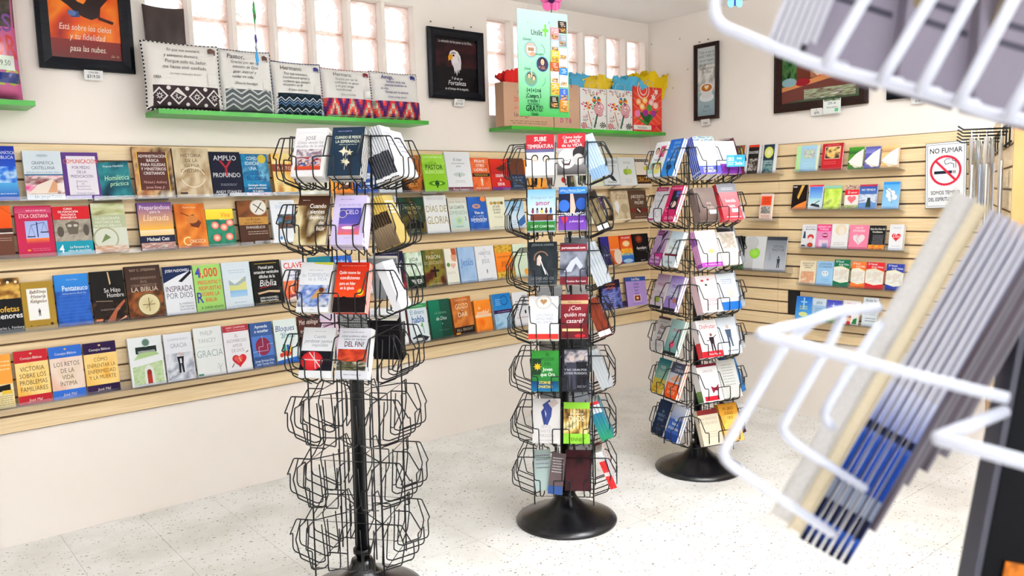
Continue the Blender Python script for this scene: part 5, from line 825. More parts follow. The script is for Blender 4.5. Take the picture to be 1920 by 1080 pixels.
A4 = [
(-32, 25, 666, 'f09a3c', [R(0, .45, 1, 1, 'f3a03c', 'f0a040'), N(0, 0, 1, .45, ['ecd89a', 'f0e0b0', 'e8c870'], 2, 5), PG([(.5, .42), (.9, .44), (.9, .33), (.5, .31)], '1c1410'), R(.6, .26, .95, .33, 'e8c040'), S(.3, .05, .95, .24, 5, '9a8a60'), S(.5, .68, .95, .9, 3, 'f7d8a0')], 'orange and cream book cut off at left edge, lowest row', {'spine': 'f4f4f4'}),
(30, 94, 656, 'f0b85a', lion('c0202c', [TT(['VICTORIA', 'SOBRE LOS', 'PROBLEMAS', 'FAMILIARES'], .72, .125, .84, '5a4a20', 'n')], ['f0c060', 'f6d890', 'eab04a'], 0), 'red and gold book titled Victoria sobre los Problemas Familiares'),
(95, 158, 648, 'f0c8a8', lion('2f6ac8', [TT(['LOS RETOS', 'DE LA', 'VIDA', 'ÍNTIMA'], .72, .125, .84, '5a5a4a', 'n')], ['e8d0b0', 'f3dccb', 'e8b8a0'], 0), 'blue and peach book titled Los Retos de la Vida Íntima'),
(159, 222, 641, 'f0b85a', lion('2a1440', [TT(['CÓMO', 'ENFRENTAR LA', 'ENFERMEDAD', 'Y LA MUERTE'], .72, .115, .86, '6a5220', 'n')], ['f0b040', 'f7d488', 'f0c060'], 0), 'dark purple and gold book about Enfermedad y la Muerte'),
(243, 308, 631, 'eef2f2', [R(.2, .66, .82, .80, '22302c'), T('INTERROGACIÓN', .52, .70, .5, .035, 'e8e8e8', 'b'), E(.52, .88, .13, .09, 'c8d0cc'), E(.52, .88, .10, .07, '5a7a6a'), PG([(.06, .5), (.3, .68), (.8, .68), (.95, .56), (.95, .04), (.06, .04)], 'a8c48a'), N(.06, .04, .95, .5, ['8ab06a', 'b8d09a', 'cfe0b8', '7aa060'], 6, 4), PG([(.06, .54), (.95, .62), (.95, .48), (.06, .40)], 'eef2f2'), PG([(.38, .04), (.68, .04), (.66, .34), (.52, .44), (.40, .34)], 'e4e6e0'), R(.46, .04, .60, .26, 'a8321f'), E(.53, .27, .07, .06, '8a2a1c')], 'white book with green wall and red arched door'),
(310, 364, 624, 'eceef4', [T('SORPRENDIDO', .5, .87, .8, .045, 'a8acb8'), T('GRACIA', .5, .74, .86, .09, '9aa0b0', 'n'), N(.02, .02, .98, .58, ['c8ccd8', 'e8ebf2', '9096a8', 'f2f4f8'], 2.5, 4), ('fig', .52, .16, .44, '1f2028', 'd8b8a8'), R(.49, .36, .55, .46, 'f2f2f2')], 'white book titled Gracia with man in black suit'),
(366, 420, 613, 'eff2f0', [T('PHILIP', .46, .88, .7, .09, 'b0bcbc', 'n'), T('YANCEY', .46, .73, .7, .09, 'b0bcbc', 'n'), R(.04, .60, .96, .605, 'c8d0d0'), T('GRACIA', .5, .46, .94, .14, 'a0b8b8', 'n'), LN([(.8, .02), (.82, .14), (.75, .24)], .015, 'a0a0a0'), LN([(.82, .14), (.9, .22)], .012, 'a0a0a0'), LN([(.81, .1), (.7, .18)], .01, 'a0a0a0'), R(.02, .02, .2, .06, '3f8a6a')], 'white book titled Gracia with a bare tree'),
(421, 470, 609, 'f1f0f3', [R(0, .86, 1, 1, 'b0303c'), T('GARY CHAPMAN', .5, .95, .9, .04, 'f0d8d8'), S(.1, .88, .9, .91, 1, 'e8b0b0'), TT(['EL', 'ASOMBROSO', 'AMOR', 'DE DIOS'], .82, .105, .8, 'a8a0a8', 'n'), ('heart', .52, .24, .30, 'cf2a30'), ('heart', .48, .26, .18, 'e0585a'), LN([(.5, .3), (.58, .2)], .04, 'e8c070'), LN([(.2, .1), (.3, .18)], .03, '444'), LN([(.8, .38), (.9, .42)], .03, '444')], 'white book titled El Asombroso Amor with red heart'),
(472, 514, 604, '3a5a94', [TT(['Aprenda', 'a enseñar'], .96, .10, .88, 'eef2f8', 'b'), R(.02, .24, .98, .70, '4f78c0'), E(.5, .46, .34, .20, '8a2a44'), LN([(.5, .7), (.5, .46), (.3, .46), (.3, .24)], .02, 'a8c0e8'), LN([(.98, .5), (.7, .5), (.7, .36), (.02, .36)], .02, 'a8c0e8'), TT(['Jorge Enrique Díaz', 'José Tomás Poe'], .18, .07, .86, 'd8e0f0', 'b')], 'slate blue book titled Aprenda a enseñar'),
(516, 560, 598, 'eaf5f2', [PG([(0, 0), (1, .0), (1, .14), (0, .08)], '2f6fc8'), T('Bloques', .46, .80, .84, .13, '2a3f8a', 'i'), T('para', .35, .69, .3, .05, '2f6a8a', 'i'), T('armar', .60, .64, .66, .13, '2a8a9a', 'i'), PG([(.15, .18), (.55, .16), (.7, .26), (.3, .30)], 'd8402a'), R(.3, .28, .42, .44, '2f8a5a'), R(.45, .26, .56, .42, '2f62b8'), R(.58, .24, .68, .40, 'e8c040'), E(.2, .2, .08, .05, 'd8402a')], 'white book titled Bloques para armar with toy blocks'),
(562, 602, 591, '5a2f2a', [T('Metodología', .5, .86, .9, .11, 'f0e4dc', 'n'), T('pedagógica', .5, .66, .86, .11, 'f0e4dc', 'n')], 'maroon book titled Metodología pedagógica behind the left rack'),
(604, 637, 588, 'e4c8dc', [R(0, .88, 1, 1, 'd8c8e0'), S(.1, .6, .9, .78, 2, 'a05a90')], 'lilac book behind the left rack, lowest row'),
(639, 668, 590, '7a8a6a', [N(0, 0, 1, 1, ['5a6a4a', 'a8b490', 'd8d8c8', '4a5a3a'], 3, 4)], 'grey green book behind the left rack, lowest row'),
(669, 716, 579, 'eef0f4', [TT(['NUNCA ES', 'DEMASIADO', 'TARDE'], .96, .12, .86, 'a8b4c8', 'n')], 'white book titled Nunca es Demasiado Tarde'),
(717, 763, 575, 'f0f2f5', [T('UN', .5, .86, .2, .05, 'c0c8d4'), T('CORAZÓN', .5, .74, .9, .09, 'b0bccc', 'n')], 'white book titled Corazón beside the left rack'),
(765, 803, 567, 'e4edf2', [R(0, .86, 1, .97, '3f9a5a'), R(0, 0, .03, 1, '1f3a4a'), S(.2, .89, .8, .93, 1, 'c0e0c8'), T('El dinero', .5, .76, .88, .11, '4a8ab0', 'n'), T('habla', .5, .58, .86, .17, '2f62a0', 'bn'), LN([(.75, .2), (.7, .46)], .03, '3a8a3a'), PG([(.6, .4), (.72, .36), (.7, .5)], '5aa84a'), PG([(.1, .12), (.5, .2), (.98, .1), (.8, .02), (.3, .0)], '22262a'), E(.4, .07, .3, .04, 'd8dcdc')], 'white book titled El dinero habla', {'spine': '8a3a3a'}),
(806, 847, 561, '176b4f', [R(0, 0, 1, 1, '1a7a5a', '134a3a'), R(.5, 0, 1, 1, '1f5040', '14382c'), T('LA CIENCIA', .52, .66, .7, .05, '7aa890'), T('de Dios', .52, .52, .5, .09, 'dfe8e0', 'i'), E(.55, .38, .02, .012, 'e0e0d0'), S(.3, .2, .8, .23, 1, '5a8a74')], 'dark green glossy book reading de Dios'),
(850, 888, 557, '8a421c', [N(0, .22, 1, 1, ['6a2c14', 'b8642a', 'd8843a', '8a3f1c'], 1.8, 4), T('Charles Stanley', .5, .93, .7, .05, 'f0c8a8', 'i'), T('GOZO', .5, .76, .66, .13, 'f3e0c0'), T('de', .5, .65, .1, .04, 'f3e0c0'), T('DAR', .5, .54, .5, .12, 'f3e0c0'), R(0, 0, 1, .22, '2a1a14'), T('BILL BRIGHT', .5, .14, .86, .07, 'a8a08a'), R(.04, .03, .25, .08, 'f0a040')], 'rust brown book titled Gozo de Dar', {'roll': .03}),
(891, 922, 562, 'f07a20', [N(0, 0, 1, 1, ['f06a18', 'f6942f', 'ee7a20'], 2.5, 6), T('¿Es', .3, .76, .4, .06, 'fff0d8', 'b'), T('posible?', .5, .62, .88, .12, 'fff4e4', 'b'), R(.0, .46, 1, .55, 'f9d8b0')], 'bright orange book titled Posible'),
(926, 960, 550, '2f86c0', [R(0, .50, 1, 1, '1f78c0', '2a86cc'), RG(.62, .80, .2, .04, '1a4a8a'), S(.1, .66, .45, .86, 4, '9ac8ec'), R(0, .44, 1, .54, '3a1f4a'), S(.15, .47, .9, .50, 1, 'c8b0d8'), N(0, 0, 1, .44, ['7ab0d8', 'b8d8ec', '5a98c8'], 2.5, 4)], 'blue medical looking book with stethoscope, lowest row', {'t': .026, 'spine': 'b8c4cc'}),
(963, 992, 547, 'f2f2f6', [S(.1, .45, .35, .75, 5, '334'), S(.6, .55, .9, .9, 6, '334'), E(.75, .4, .06, .06, '222'), S(.1, .2, .9, .28, 1, 'c8a0a0')], 'white book with black lettering left of the middle rack'),
(1020, 1057, 541, '3a4fa0', [S(.1, .86, .9, .93, 1, 'dde')], 'blue topped book behind the middle rack, lowest row'),
(1127, 1165, 525, '241a3a', [N(0, 0, 1, .75, ['1a1430', '3a2a6a', '7a8ae0', '241a4a', '1a1228'], 2.6, 5), TT(['Matrimonios', 'confundidos'], .92, .11, .9, 'e8783a', 'b'), S(.35, .25, .7, .6, 6, 'b8c0f0'), S(.25, .08, .8, .13, 1, 'ccc')], 'dark purple book with orange title right of middle rack', {'spine': '111'}),
(1174, 1212, 520, 'b79ae0', [R(0, .86, 1, 1, '2f52a8'), T('Luis Palau', .5, .93, .8, .08, 'fff', 'b'), TT(['¿Quién', 'querrá', 'estar', 'cerca?'], .82, .105, .8, '5a3aa0', 'b'), R(.34, .18, .68, .40, 'f6f0f8'), R(.37, .2, .65, .38, 'a8402a', '5a1f1a'), E(.51, .29, .06, .04, 'ffd080'), S(.2, .08, .8, .12, 1, '7a5ab8')], 'lilac booklet with small sunset picture near the corner', {'roll': -.04, 'spine': '3a2a6a'}),
]
SH = []
ZA = [1.473, 1.236, .930, .618]
for r, (zb, items) in enumerate(zip(ZA, (A1, A2, A3, A4))): SH.append((r, zb, wallrow('A', r, zb, items, GA[r])))
for r, zb, bk in SH:
    x = -4.98; i = 0
    cuts = [-4.95, -4.33, -3.72, -3.13, -2.53, -1.92, -1.31, -.70, -.06] if r % 2 == 0 else [-4.95, -4.22, -3.62, -3.02, -2.42, -1.81, -1.22, -.64, -.07]
    for a0, a1 in zip(cuts, cuts[1:]):
        un = [l for (x0, x1, l) in bk if a0-.02 < (x0+x1)/2 < a1+.02]
        if un or a0 < -4.2: acrylic_shelf('A', a0, a1-.008, zb+(.003 if i % 2 else 0)-.003, un[0] if un else 'shelf row number %s cut off by the left edge' % ['one', 'two', 'three', 'four'][r])
        i += 1
# right wall
Bb1 = [(1376, 1396, 272, 'e8e8e4', [N(.05, .02, .95, .98, ['1a1a20', 'e8c020', '2a3a5a', 'c8641c', '1a1a20'], 3, 3)], 'dark brochure with yellow fish beside the right rack', {'t': .006}),
 (1398, 1426, 272, 'eeeef2', [R(.16, .0, .86, 1, '26221f'), R(.16, .92, .86, 1, 'd8402a'), T('DRAGONES', .5, .74, .66, .09, 'eee', 'bn'), N(.2, .1, .82, .52, ['26221f', 'c8c0b8', '5a5048', '26221f'], 5, 3)], 'black and white brochure on the right wall', {'t': .006}),
 (1428, 1456, 271, 'eef0f4', [R(.1, 0, .82, 1, '22384a'), E(.46, .72, .3, .2, 'd8d84a', 'f6f6c8'), N(.1, .0, .82, .45, ['22384a', '3a6a7a', '8aa8a0', '1a2a3a'], 3, 3), S(.2, .3, .72, .42, 2, 'ddd')], 'brochure with glowing yellow tree on the right wall', {'t': .006})]
Bb2 = [(1425, 1447, 363, 'f3d6c8', [R(.06, .55, .94, .90, 'f0502a'), S(.2, .6, .8, .86, 4, '8a1f10'), N(.1, .25, .9, .52, ['a8a8a0', '6a6a68', 'd8d8d0'], 4, 3), S(.1, .1, .9, .2, 2, 'a8402a')], 'orange and grey booklet alone on a clear shelf', {'t': .02})]
Bb3 = [(1372, 1395, 443, '15181a', [E(.55, .55, .32, .2, 'a07050'), E(.5, .62, .4, .14, '2a1a14'), R(0, 0, 1, .12, '3a8a3a'), S(.1, .16, .9, .22, 1, 'ddd')], 'dark book with bearded face beside the right rack'),
 (1396, 1435, 443, 'e6e8ea', [R(0, 0, .45, 1, 'dcdcdc', 'c8c8c8'), E(.5, .5, .25, .16, '8ac83a', 'a8e05a'), R(.47, .64, .52, .74, '5a6a3a'), E(.35, .8, .3, .2, 'd0d0d0')], 'pale book with a green apple on the right wall'),
 (1436, 1474, 444, 'a8acb4', [R(0, 0, 1, 1, '6a7078', 'c8ccd4'), R(0, .90, 1, 1, '3a3f48'), T('ESPOSA', .6, .72, .6, .07, '4a505a'), T('PASTOR', .6, .62, .6, .08, '4a505a'), ('fig', .66, .10, .34, '3a4048'), ('fig', .22, .30, .30, '9aa0a8')], 'grey book titled Esposa del Pastor')]
op = lambda c, c2: [R(0, .7, 1, 1, c, c2), R(0, 0, 1, .4, c2, c), PG([(0, .34), (.5, .7), (.98, .9), (.98, .1), (.5, .04)], 'fbf8f2'), LN([(.1, .22), (.6, .12), (.95, .05)], .04, 'e8c890')]
Bs1 = [(1493, 1535, 273, 'a8d4ea', [R(0, 0, .2, 1, 'b4e0a0'), R(.9, 0, 1, 1, 'ece8c8'), N(.32, .5, .82, .84, ['8ac070', 'd8e8d0', 'a89aa0', 'e8f0f8'], 3, 3), S(.3, .15, .8, .35, 2, 'c8e0f0')], 'light blue and green booklet on the top booklet shelf', {'t': .01}),
 (1541, 1580, 269, 'b8232b', [R(.14, .42, .88, .88, 'e8d8c0'), N(.16, .44, .86, .86, ['e89a3a', 'f6d080', '5a4030', '3a2a20'], 2.5, 5), S(.2, .92, .8, .95, 1, 'f0c0b0'), S(.1, .2, .7, .34, 2, 'd8605a')], 'red booklet with sunset landscape picture', {'t': .012}),
 (1591, 1619, 276, '4a8a2a', op('4a9a2a', '1f4a24'), 'green booklet with open white book picture', {'t': .008}), (1622, 1650, 275, '5a5aa8', op('4a4a98', '8a8ad0'), 'blue violet booklet with open white book picture', {'t': .01}), (1653, 1685, 273, 'f3c88a', op('f6cf8a', 'b8845a'), 'pale orange booklet with open white book picture', {'t': .014})]
Bs2 = [(1485, 1513, 347, '1f1310', [PG([(.35, .5), (.6, .98), (.8, .98), (.45, .4)], 'd8a850'), PG([(0, 0), (1, 0), (1, .35), (.3, .15)], 'f08a3a'), R(.05, .9, .3, .94, 'eee')], 'dark booklet with a quill and an orange band', {'t': .008}),
 (1516, 1543, 347, 'dfeaf5', [R(0, .93, 1, 1, 'd8304a'), R(.06, .45, .94, .92, '2f6ad0', '8ac0f0'), R(.06, 0, .94, .45, 'a8e0e8', 'f2f6f8'), LN([(.3, .15), (.8, .35)], .05, '333'), PG([(.15, .15), (.85, .06), (.8, .18), (.3, .24)], '3a4048')], 'blue beach booklet with a small boat', {'t': .006}),
 (1545, 1577, 348, '8ab04a', [R(0, .88, 1, 1, '8ac0a8'), N(0, 0, 1, .86, ['4a6a1a', 'b8d84a', 'dcec7a', '6a8a2a'], 2.2, 4)], 'yellow green leaf booklet on second booklet shelf', {'t': .012}),
 (1584, 1610, 347, 'f0ece6', [N(0, .8, 1, 1, ['8a3a3a', 'e8c8b0', '3a2a2a', 'd8a080'], 6, 4), R(0, .58, 1, .8, 'd8202a'), T('El amor', .55, .69, .7, .1, 'fff'), ('heart', .52, .40, .33, 'e86a72'), N(0, 0, 1, .16, ['a86a4a', '8aa85a', 'e8d8c8'], 5, 4)], 'red and white booklet titled El amor with heart', {'t': .006}),
 (1611, 1644, 346, '2f52a0', [R(0, .92, 1, 1, 'b02a4a'), R(0, 0, 1, .92, '2a4f9a', '6a98d0'), T('NO TEMAS II', .5, .78, .9, .08, 'fff', 'b'), N(.0, .25, 1, .6, ['4a78b8', 'e8eef4', '3a62a0'], 3, 4), PG([(.4, .05), (.5, .45), (.65, .45), (.72, .05)], '2a3a34')], 'blue booklet titled No Temas with a tree', {'t': .014}),
 (1655, 1686, 341, '5fb0e4', [R(0, 0, 1, 1, '4aa4e0', '9acbee'), R(0, .9, 1, 1, '2f8ad0')]+[E(x, y, .15, .10, 'f2f7fb') for x, y in ((.35, .5), (.6, .58), (.5, .36), (.75, .42), (.35, .66))]+[LN([(.1, .8), (.5, .6), (.6, .2)], .03, '2a6a8a')], 'sky blue booklet with white flowers', {'t': .012})]
Bs3 = [(1503, 1530, 421, 'f0f2f5', [T('Qué dice Dios', .6, .90, .7, .06, '335'), T('de los Vicios', .6, .80, .7, .08, '335', 'b'), PG([(.1, .4), (.16, .7), (.26, .7), (.3, .4)], '3a4a5a'), E(.65, .45, .22, .13, 'c83a3a'), E(.65, .35, .16, .12, 'f0e0d8'), E(.65, .12, .2, .1, 'b03a2a'), R(.05, .05, .3, .12, '445')], 'white booklet titled Vicios'),
 (1531, 1558, 421, 'e08ab8', [R(0, .72, 1, 1, 'e0307a'), TT(['¡CUIDADO CON', 'TU BOCA!'], .96, .11, .9, 'fff', 'b'), E(.6, .54, .2, .10, 'a01f4a'), R(.45, .53, .75, .57, 'fff'), R(.2, .05, .85, .35, 'e8c8d8'), R(.45, 0, .8, .2, '7a8ab0')], 'pink booklet titled Cuidado con tu Boca'),
 (1559, 1590, 420, 'f4f2f0', [E(.55, .76, .34, .22, 'e4d2a8'), E(.58, .72, .2, .18, 'f4e6da'), S(.15, .12, .85, .26, 2, 'a8a8b0')], 'white booklet with sketch of blond woman'),
 (1592, 1628, 422, 'e87a98', [TT(['¡NO TE', 'DIVORCIES!'], .94, .12, .86, 'fff', 'b'), ('heart', .52, .42, .34, 'f4e6ea'), LN([(.3, .6), (.5, .5), (.4, .4), (.55, .25)], .03, 'c8a0b0')], 'pink booklet titled No te Divorcies with white heart'),
 (1629, 1660, 423, '1c1a1c', [TT(['Qué dice Dios del', 'Ocultismo'], .92, .12, .9, 'f2f2e0', 'b'), S(.2, .2, .9, .62, 8, '8a8a90'), N(0, 0, 1, .2, ['1c1a1c', 'e87a2a', 'f6b04a', '1c1a1c'], 4, 5)], 'black booklet titled Ocultismo with flames'),
 (1667, 1694, 421, 'f3f4f8', [S(.2, .82, .8, .9, 1, 'b8bcc8'), ('heart', .5, .52, .34, 'd0282e'), T('Dios', .5, .55, .5, .14, 'f6e0e0', 'i'), S(.2, .12, .8, .2, 1, 'c8ccd8')], 'white booklet with red Dios heart', {'t': .022})]
man = lambda c: [R(0, .66, 1, 1, c), R(0, 0, 1, .22, c), PG([(0, .72), (.5, .78), (1, .66), (1, .2), (.5, .14), (0, .22)], 'f2efe0'), N(.08, .26, .92, .64, ['f6f4ee', 'e0d0c0', 'e8ece4', 'f6f4ee'], 3, 4), T('El Manual', .35, .93, .5, .07, 'fff', 'b'), T('de las Visitas', .62, .83, .66, .07, 'fff', 'b'), LN([(0, .70), (.5, .76), (1, .64)], .03, 'f0e080')]
Bs4 = [(1499, 1530, 489, 'f3e4c4', [TT(['¿QUÉ DICE DIOS', 'ACERCA DEL', 'DINERO?'], .94, .09, .84, '4a3a20', 'b'), N(.1, .08, .9, .55, ['e8c8a8', 'c88a60', 'f0d8c0'], 2.5, 4)], 'cream booklet about Dinero on fourth booklet shelf'),
 (1531, 1562, 490, '9cc8ec', [TT(['¿CÓMO ESTÁ', 'TU CORAZÓN?'], .94, .11, .86, '1f3f7a', 'b'), E(.52, .50, .22, .12, 'e8f2fa'), E(.44, .52, .03, .02, '335'), E(.60, .52, .03, .02, '335'), S(.3, .15, .8, .3, 2, '6a9ac8')], 'light blue booklet titled Cómo está tu corazón'),
 (1563, 1592, 487, '117a52', man('12734f'), 'green Manual booklet on fourth booklet shelf'), (1596, 1622, 491, 'e8742a', man('e8742a'), 'orange Manual booklet beside the red one'),
 (1623, 1657, 492, 'd0242c', man('d0242c'), 'red Manual booklet titled de las Visitas'), (1661, 1694, 495, '2f3fa0', man('2f3f9f'), 'blue Manual booklet next to the white foreground rack')]
Bs5 = [(1492, 1522, 556, '2f86dc', [R(0, 0, 1, 1, '1f6ac8', '5ab0f0'), R(.46, .45, .54, .96, 'a8d8f8'), R(.3, .74, .7, .80, 'a8d8f8'), TT(['EL PADRE', 'NUESTRO'], .62, .1, .8, 'e0e870', 'b'), E(.5, .24, .28, .1, 'e8f0a0')], 'bright blue booklet with a light cross, lowest booklet shelf'),
 (1523, 1548, 560, 'a8ccee', [R(0, .7, 1, 1, 'd8e8f4'), T('JESÚS', .5, .82, .7, .09, '5a7a9a', 'b'), S(.2, .3, .8, .6, 4, '7a9ac0')], 'pale blue booklet on the lowest booklet shelf'),
 (1549, 1578, 563, '5a62c8', [R(0, .3, 1, 1, '3a3fb0', '8a98e8'), ('star', .45, .76, .2, 'e8ecff', 4, .25), N(0, 0, 1, .3, ['6aa84a', 'a8c86a', '4a8a3a'], 3, 4)], 'violet blue booklet with a bright star'),
 (1580, 1611, 564, 'f6f2f0', [TT(['AMA A TU', 'PRÓJIMO'], .92, .1, .76, 'c84a7a', 'b'), E(.4, .25, .16, .12, 'e8b898'), E(.4, .34, .17, .06, '8a2f24'), R(.28, 0, .52, .14, 'd8302a'), PG([(.6, .05), (.9, .05), (.9, .3), (.7, .25)], '2f8a4a')], 'white booklet titled Ama a tu Prójimo'),
 (1617, 1646, 558, 'e4ecf0', [T('Ante la', .5, .90, .7, .1, '445'), N(.1, .4, .9, .8, ['e4ecf0', 'b8c4cc', 'e4ecf0', '8a949c'], 4, 4), S(.2, .15, .9, .32, 2, '7a828a')], 'grey white booklet titled Ante la beside the white rack', {'spine': '222'})]
GB = 'booklets on the clear shelves of the right wall'
for zb, items, nm in ((1.535, Bb1, 0), (1.239, Bb2, 0), (.918, Bb3, 0), (1.534, Bs1, 1), (1.307, Bs2, 1), (1.075, Bs3, 1), (.850, Bs4, 1), (.630, Bs5, 1)):
    for it in items:
        if len(it) == 6: pass
    bk = wallrow('B', 0, zb, [(i if len(i) > 6 else i+({'t': .008},)) for i in items], GB)
    if nm == 0: acrylic_shelf('B', bk[0][0]-(.10 if len(items) == 1 else .02), bk[-1][1]+.02, zb, bk[-1][2])
    else:
        mid = (bk[0][0]+bk[-1][1])/2
        l = [q for q in bk if (q[0]+q[1])/2 < mid]; r_ = [q for q in bk if (q[0]+q[1])/2 >= mid]
        acrylic_shelf('B', l[0][0]-.012, l[-1][1]+.006, zb, l[0][2]); acrylic_shelf('B', max(r_[0][0]-.006, l[-1][1]+.010), r_[-1][1]+.012, zb-.001, r_[0][2])
# ------------------------------------------------------------------ the three black wire spinner racks
SQ = .252; HS = SQ/2; ZT0 = 1.510; DZ = .2195; TA = math.radians(22); TK = math.tan(TA); NT = 7
RH = Vector((CR.x, CR.y, 0)).normalized()
RACKS = {1: ((-3.2217, -1.3995), 85.5, .0158), 2: ((-2.213, -1.412), 88, .0), 3: ((-1.247, -1.391), 27.5, -.0085)}
FACES = {1: {'f': 220.5, 'r': 310.5, 'b': 40.5, 'l': 130.5}, 2: {'f': 223, 'r': 313, 'b': 43, 'l': 133}, 3: {'l': 162.5, 'f': 252.5, 'r': 342.5, 'b': 72.5}}
def wirepocket(sd):   # sd = -1: left pocket of a face, 1: right pocket; the outer side meets the corner upright, the inner one the divider
    b = MB(); r = .0024; o = sd*.061; i = sd*.028; d = -sd*.0625
    tail = lambda u: [(.099, u, .012), (.094, u, -.003), (0, u, -.0405), (-.02, u*.8, -.035), (-.012, u*.9, .10)]
    b.tube([(0, o, .13), (.066, o*.97, .13), (.098, sd*.050, .066), (.097, i, .064)]+tail(i), r, 5, fil=.006)
    b.tube([(.097, d, .064), (.097, -i, .064)]+tail(-i), r, 5, fil=.006)
    if sd > 0: b.tube([(0, d, .13), (.058, d, .13), (.097, d, .064)], r, 5, fil=.006)
    b.tube([(.05, sd*.058, .13), (.074, sd*.055, .052), (.06, sd*.05, -.017), (0, sd*.05, -.0405)], r, 5, fil=.006)
    return b.mesh('pocket', M['black'])
PKM = {s: wirepocket(s) for s in (-1, 1)}
b = MB(); b.tube([(0, 0, .115), (0, 0, 1.645)], .0029, 6); UPR = b.mesh('upright_wire', M['black'])
b = MB(); b.tube([(0, 0, .115), (0, 0, 1.645)], .0026, 6); UPI = b.mesh('inner_wire', M['black'])
b = MB(); b.tube([(HS, HS, 0), (-HS, HS, 0), (-HS, -HS, 0), (HS, -HS, 0)], .0025, 5, closed=True); RNG = b.mesh('tier_ring', M['black'])
b = MB(); I_ = .04
b.tube([(I_, I_, 0), (-I_, I_, 0), (-I_, -I_, 0), (I_, -I_, 0)], .0022, 5, closed=True)
for sx in (-1, 1):
    for sy in (-1, 1): b.tube([(sx*I_, sy*I_, 0), (sx*HS, sy*HS, 0)], .0022, 5)
BRC = b.mesh('inner_brace', M['black'])
b = MB(); b.lathe([(.0, 0), (.222, 0), (.224, .006), (.219, .014), (.195, .026), (.155, .040), (.115, .056), (.08, .075), (.055, .098), (.042, .12), (.038, .135), (.0, .136)], 56); BAS = b.mesh('base', M['base'])
b = MB(); b.lathe([(0, .13), (.021, .13), (.021, .88), (.024, .882), (.024, .90), (0, .902)], 20); b.lathe([(.021, .16), (.033, .16), (.033, .175), (.021, .175)], 20); POL = b.mesh('pole', M['black'])
RM = {}
NMS = {1: 'left', 2: 'middle', 3: 'right'}
DESC = {1: 'left black wire book rack, its three lowest tiers empty', 2: 'middle black wire book rack on a round flared base', 3: 'right black wire book rack with a blue tag on top'}
for k, ((x, y), yaw, lean) in RACKS.items():
    rot = Matrix.Rotation(math.atan(lean), 4, Vector((0, 0, 1)).cross(RH)); m = Matrix.Translation((x, y, 0)) @ rot; RM[k] = m
    o = tag(empty('spinner_rack', m), DESC[k], 'book rack', 'black wire spinner racks')
    inst('base', BAS, o, rot.inverted()); inst('pole', POL, o)
    ya = Matrix.Rotation(math.radians(yaw-45), 4, 'Z')
    for sx in (-1, 1):
        for sy in (-1, 1):
            inst('upright_wire', UPR, o, ya @ Matrix.Translation((sx*HS, sy*HS, 0))); inst('inner_wire', UPI, o, ya @ Matrix.Translation((sx*I_, sy*I_, 0)))
    for t in range(NT):
        z = ZT0-DZ*t
        inst('tier_ring', RNG, o, ya @ Matrix.Translation((0, 0, z+.13))); inst('inner_brace', BRC, o, ya @ Matrix.Translation((0, 0, z+.13)))
        if t == NT-1: inst('tier_ring', RNG, o, ya @ Matrix.Translation((0, 0, z-.0405)))
        for fa in FACES[k].values():
            for s in (-1, 1):
                inst('pocket', PKM[s], o, Matrix.Rotation(math.radians(fa), 4, 'Z') @ Matrix.Translation((HS, s*.063, z)))
TN = ['top', 'second', 'third', 'fourth', 'fifth', 'sixth', 'lowest']
def rk(k, tier, face, side, bg, ops, label, n=1, t=.012, w=.110, h=.170, spine=None, back=None, bops=None, sops=(), v=.088, du=0., rolls=0., cover_copy=True):
    fa = math.radians(FACES[k][face]); nv = Vector((math.cos(fa), math.sin(fa), 0)); u = Vector((-nv.y, nv.x, 0)); up = Vector((0, 0, 1)); z = ZT0-DZ*tier
    Y = up*math.cos(TA)-nv*math.sin(TA); Z = nv*math.cos(TA)+up*math.sin(TA)
    g = 'books in the black %s rack' % NMS[k]
    for i in range(n):
        f = nv*(HS+v)+up*(z+.001)+u*(side*.063+du-w/2)          # foot of the front cover
        o = f-Z*(t*(i+1)+.0006*i)+Y*(.0012*(i % 3))
        m = RM[k] @ frame(o, u, Y, Z)
        if rolls: m = m @ Matrix.Rotation(rolls, 4, 'Z')
        if i == 0: book(m, w, h, t-.0004, bg, ops, label, g, spine=spine, back=back, bops=bops, sops=sops)
        else: book(m, w, h, t-.0004, bg, ops if i < 2 else [], 'spare copy standing behind the '+' '.join(label.split()[:10]), 'spare copies behind the front books', spine=spine, back=back, sops=sops)
def bk(c='ddd', tc='555', bar=True): return [S(.12, .45, .88, .9, 8, tc), S(.12, .30, .7, .40, 3, tc)]+([R(.6, .06, .9, .2, 'f4f4f4')]+[R(.62+.026*i, .08, .62+.026*i+.012, .18, '222') for i in range(10)] if bar else [])
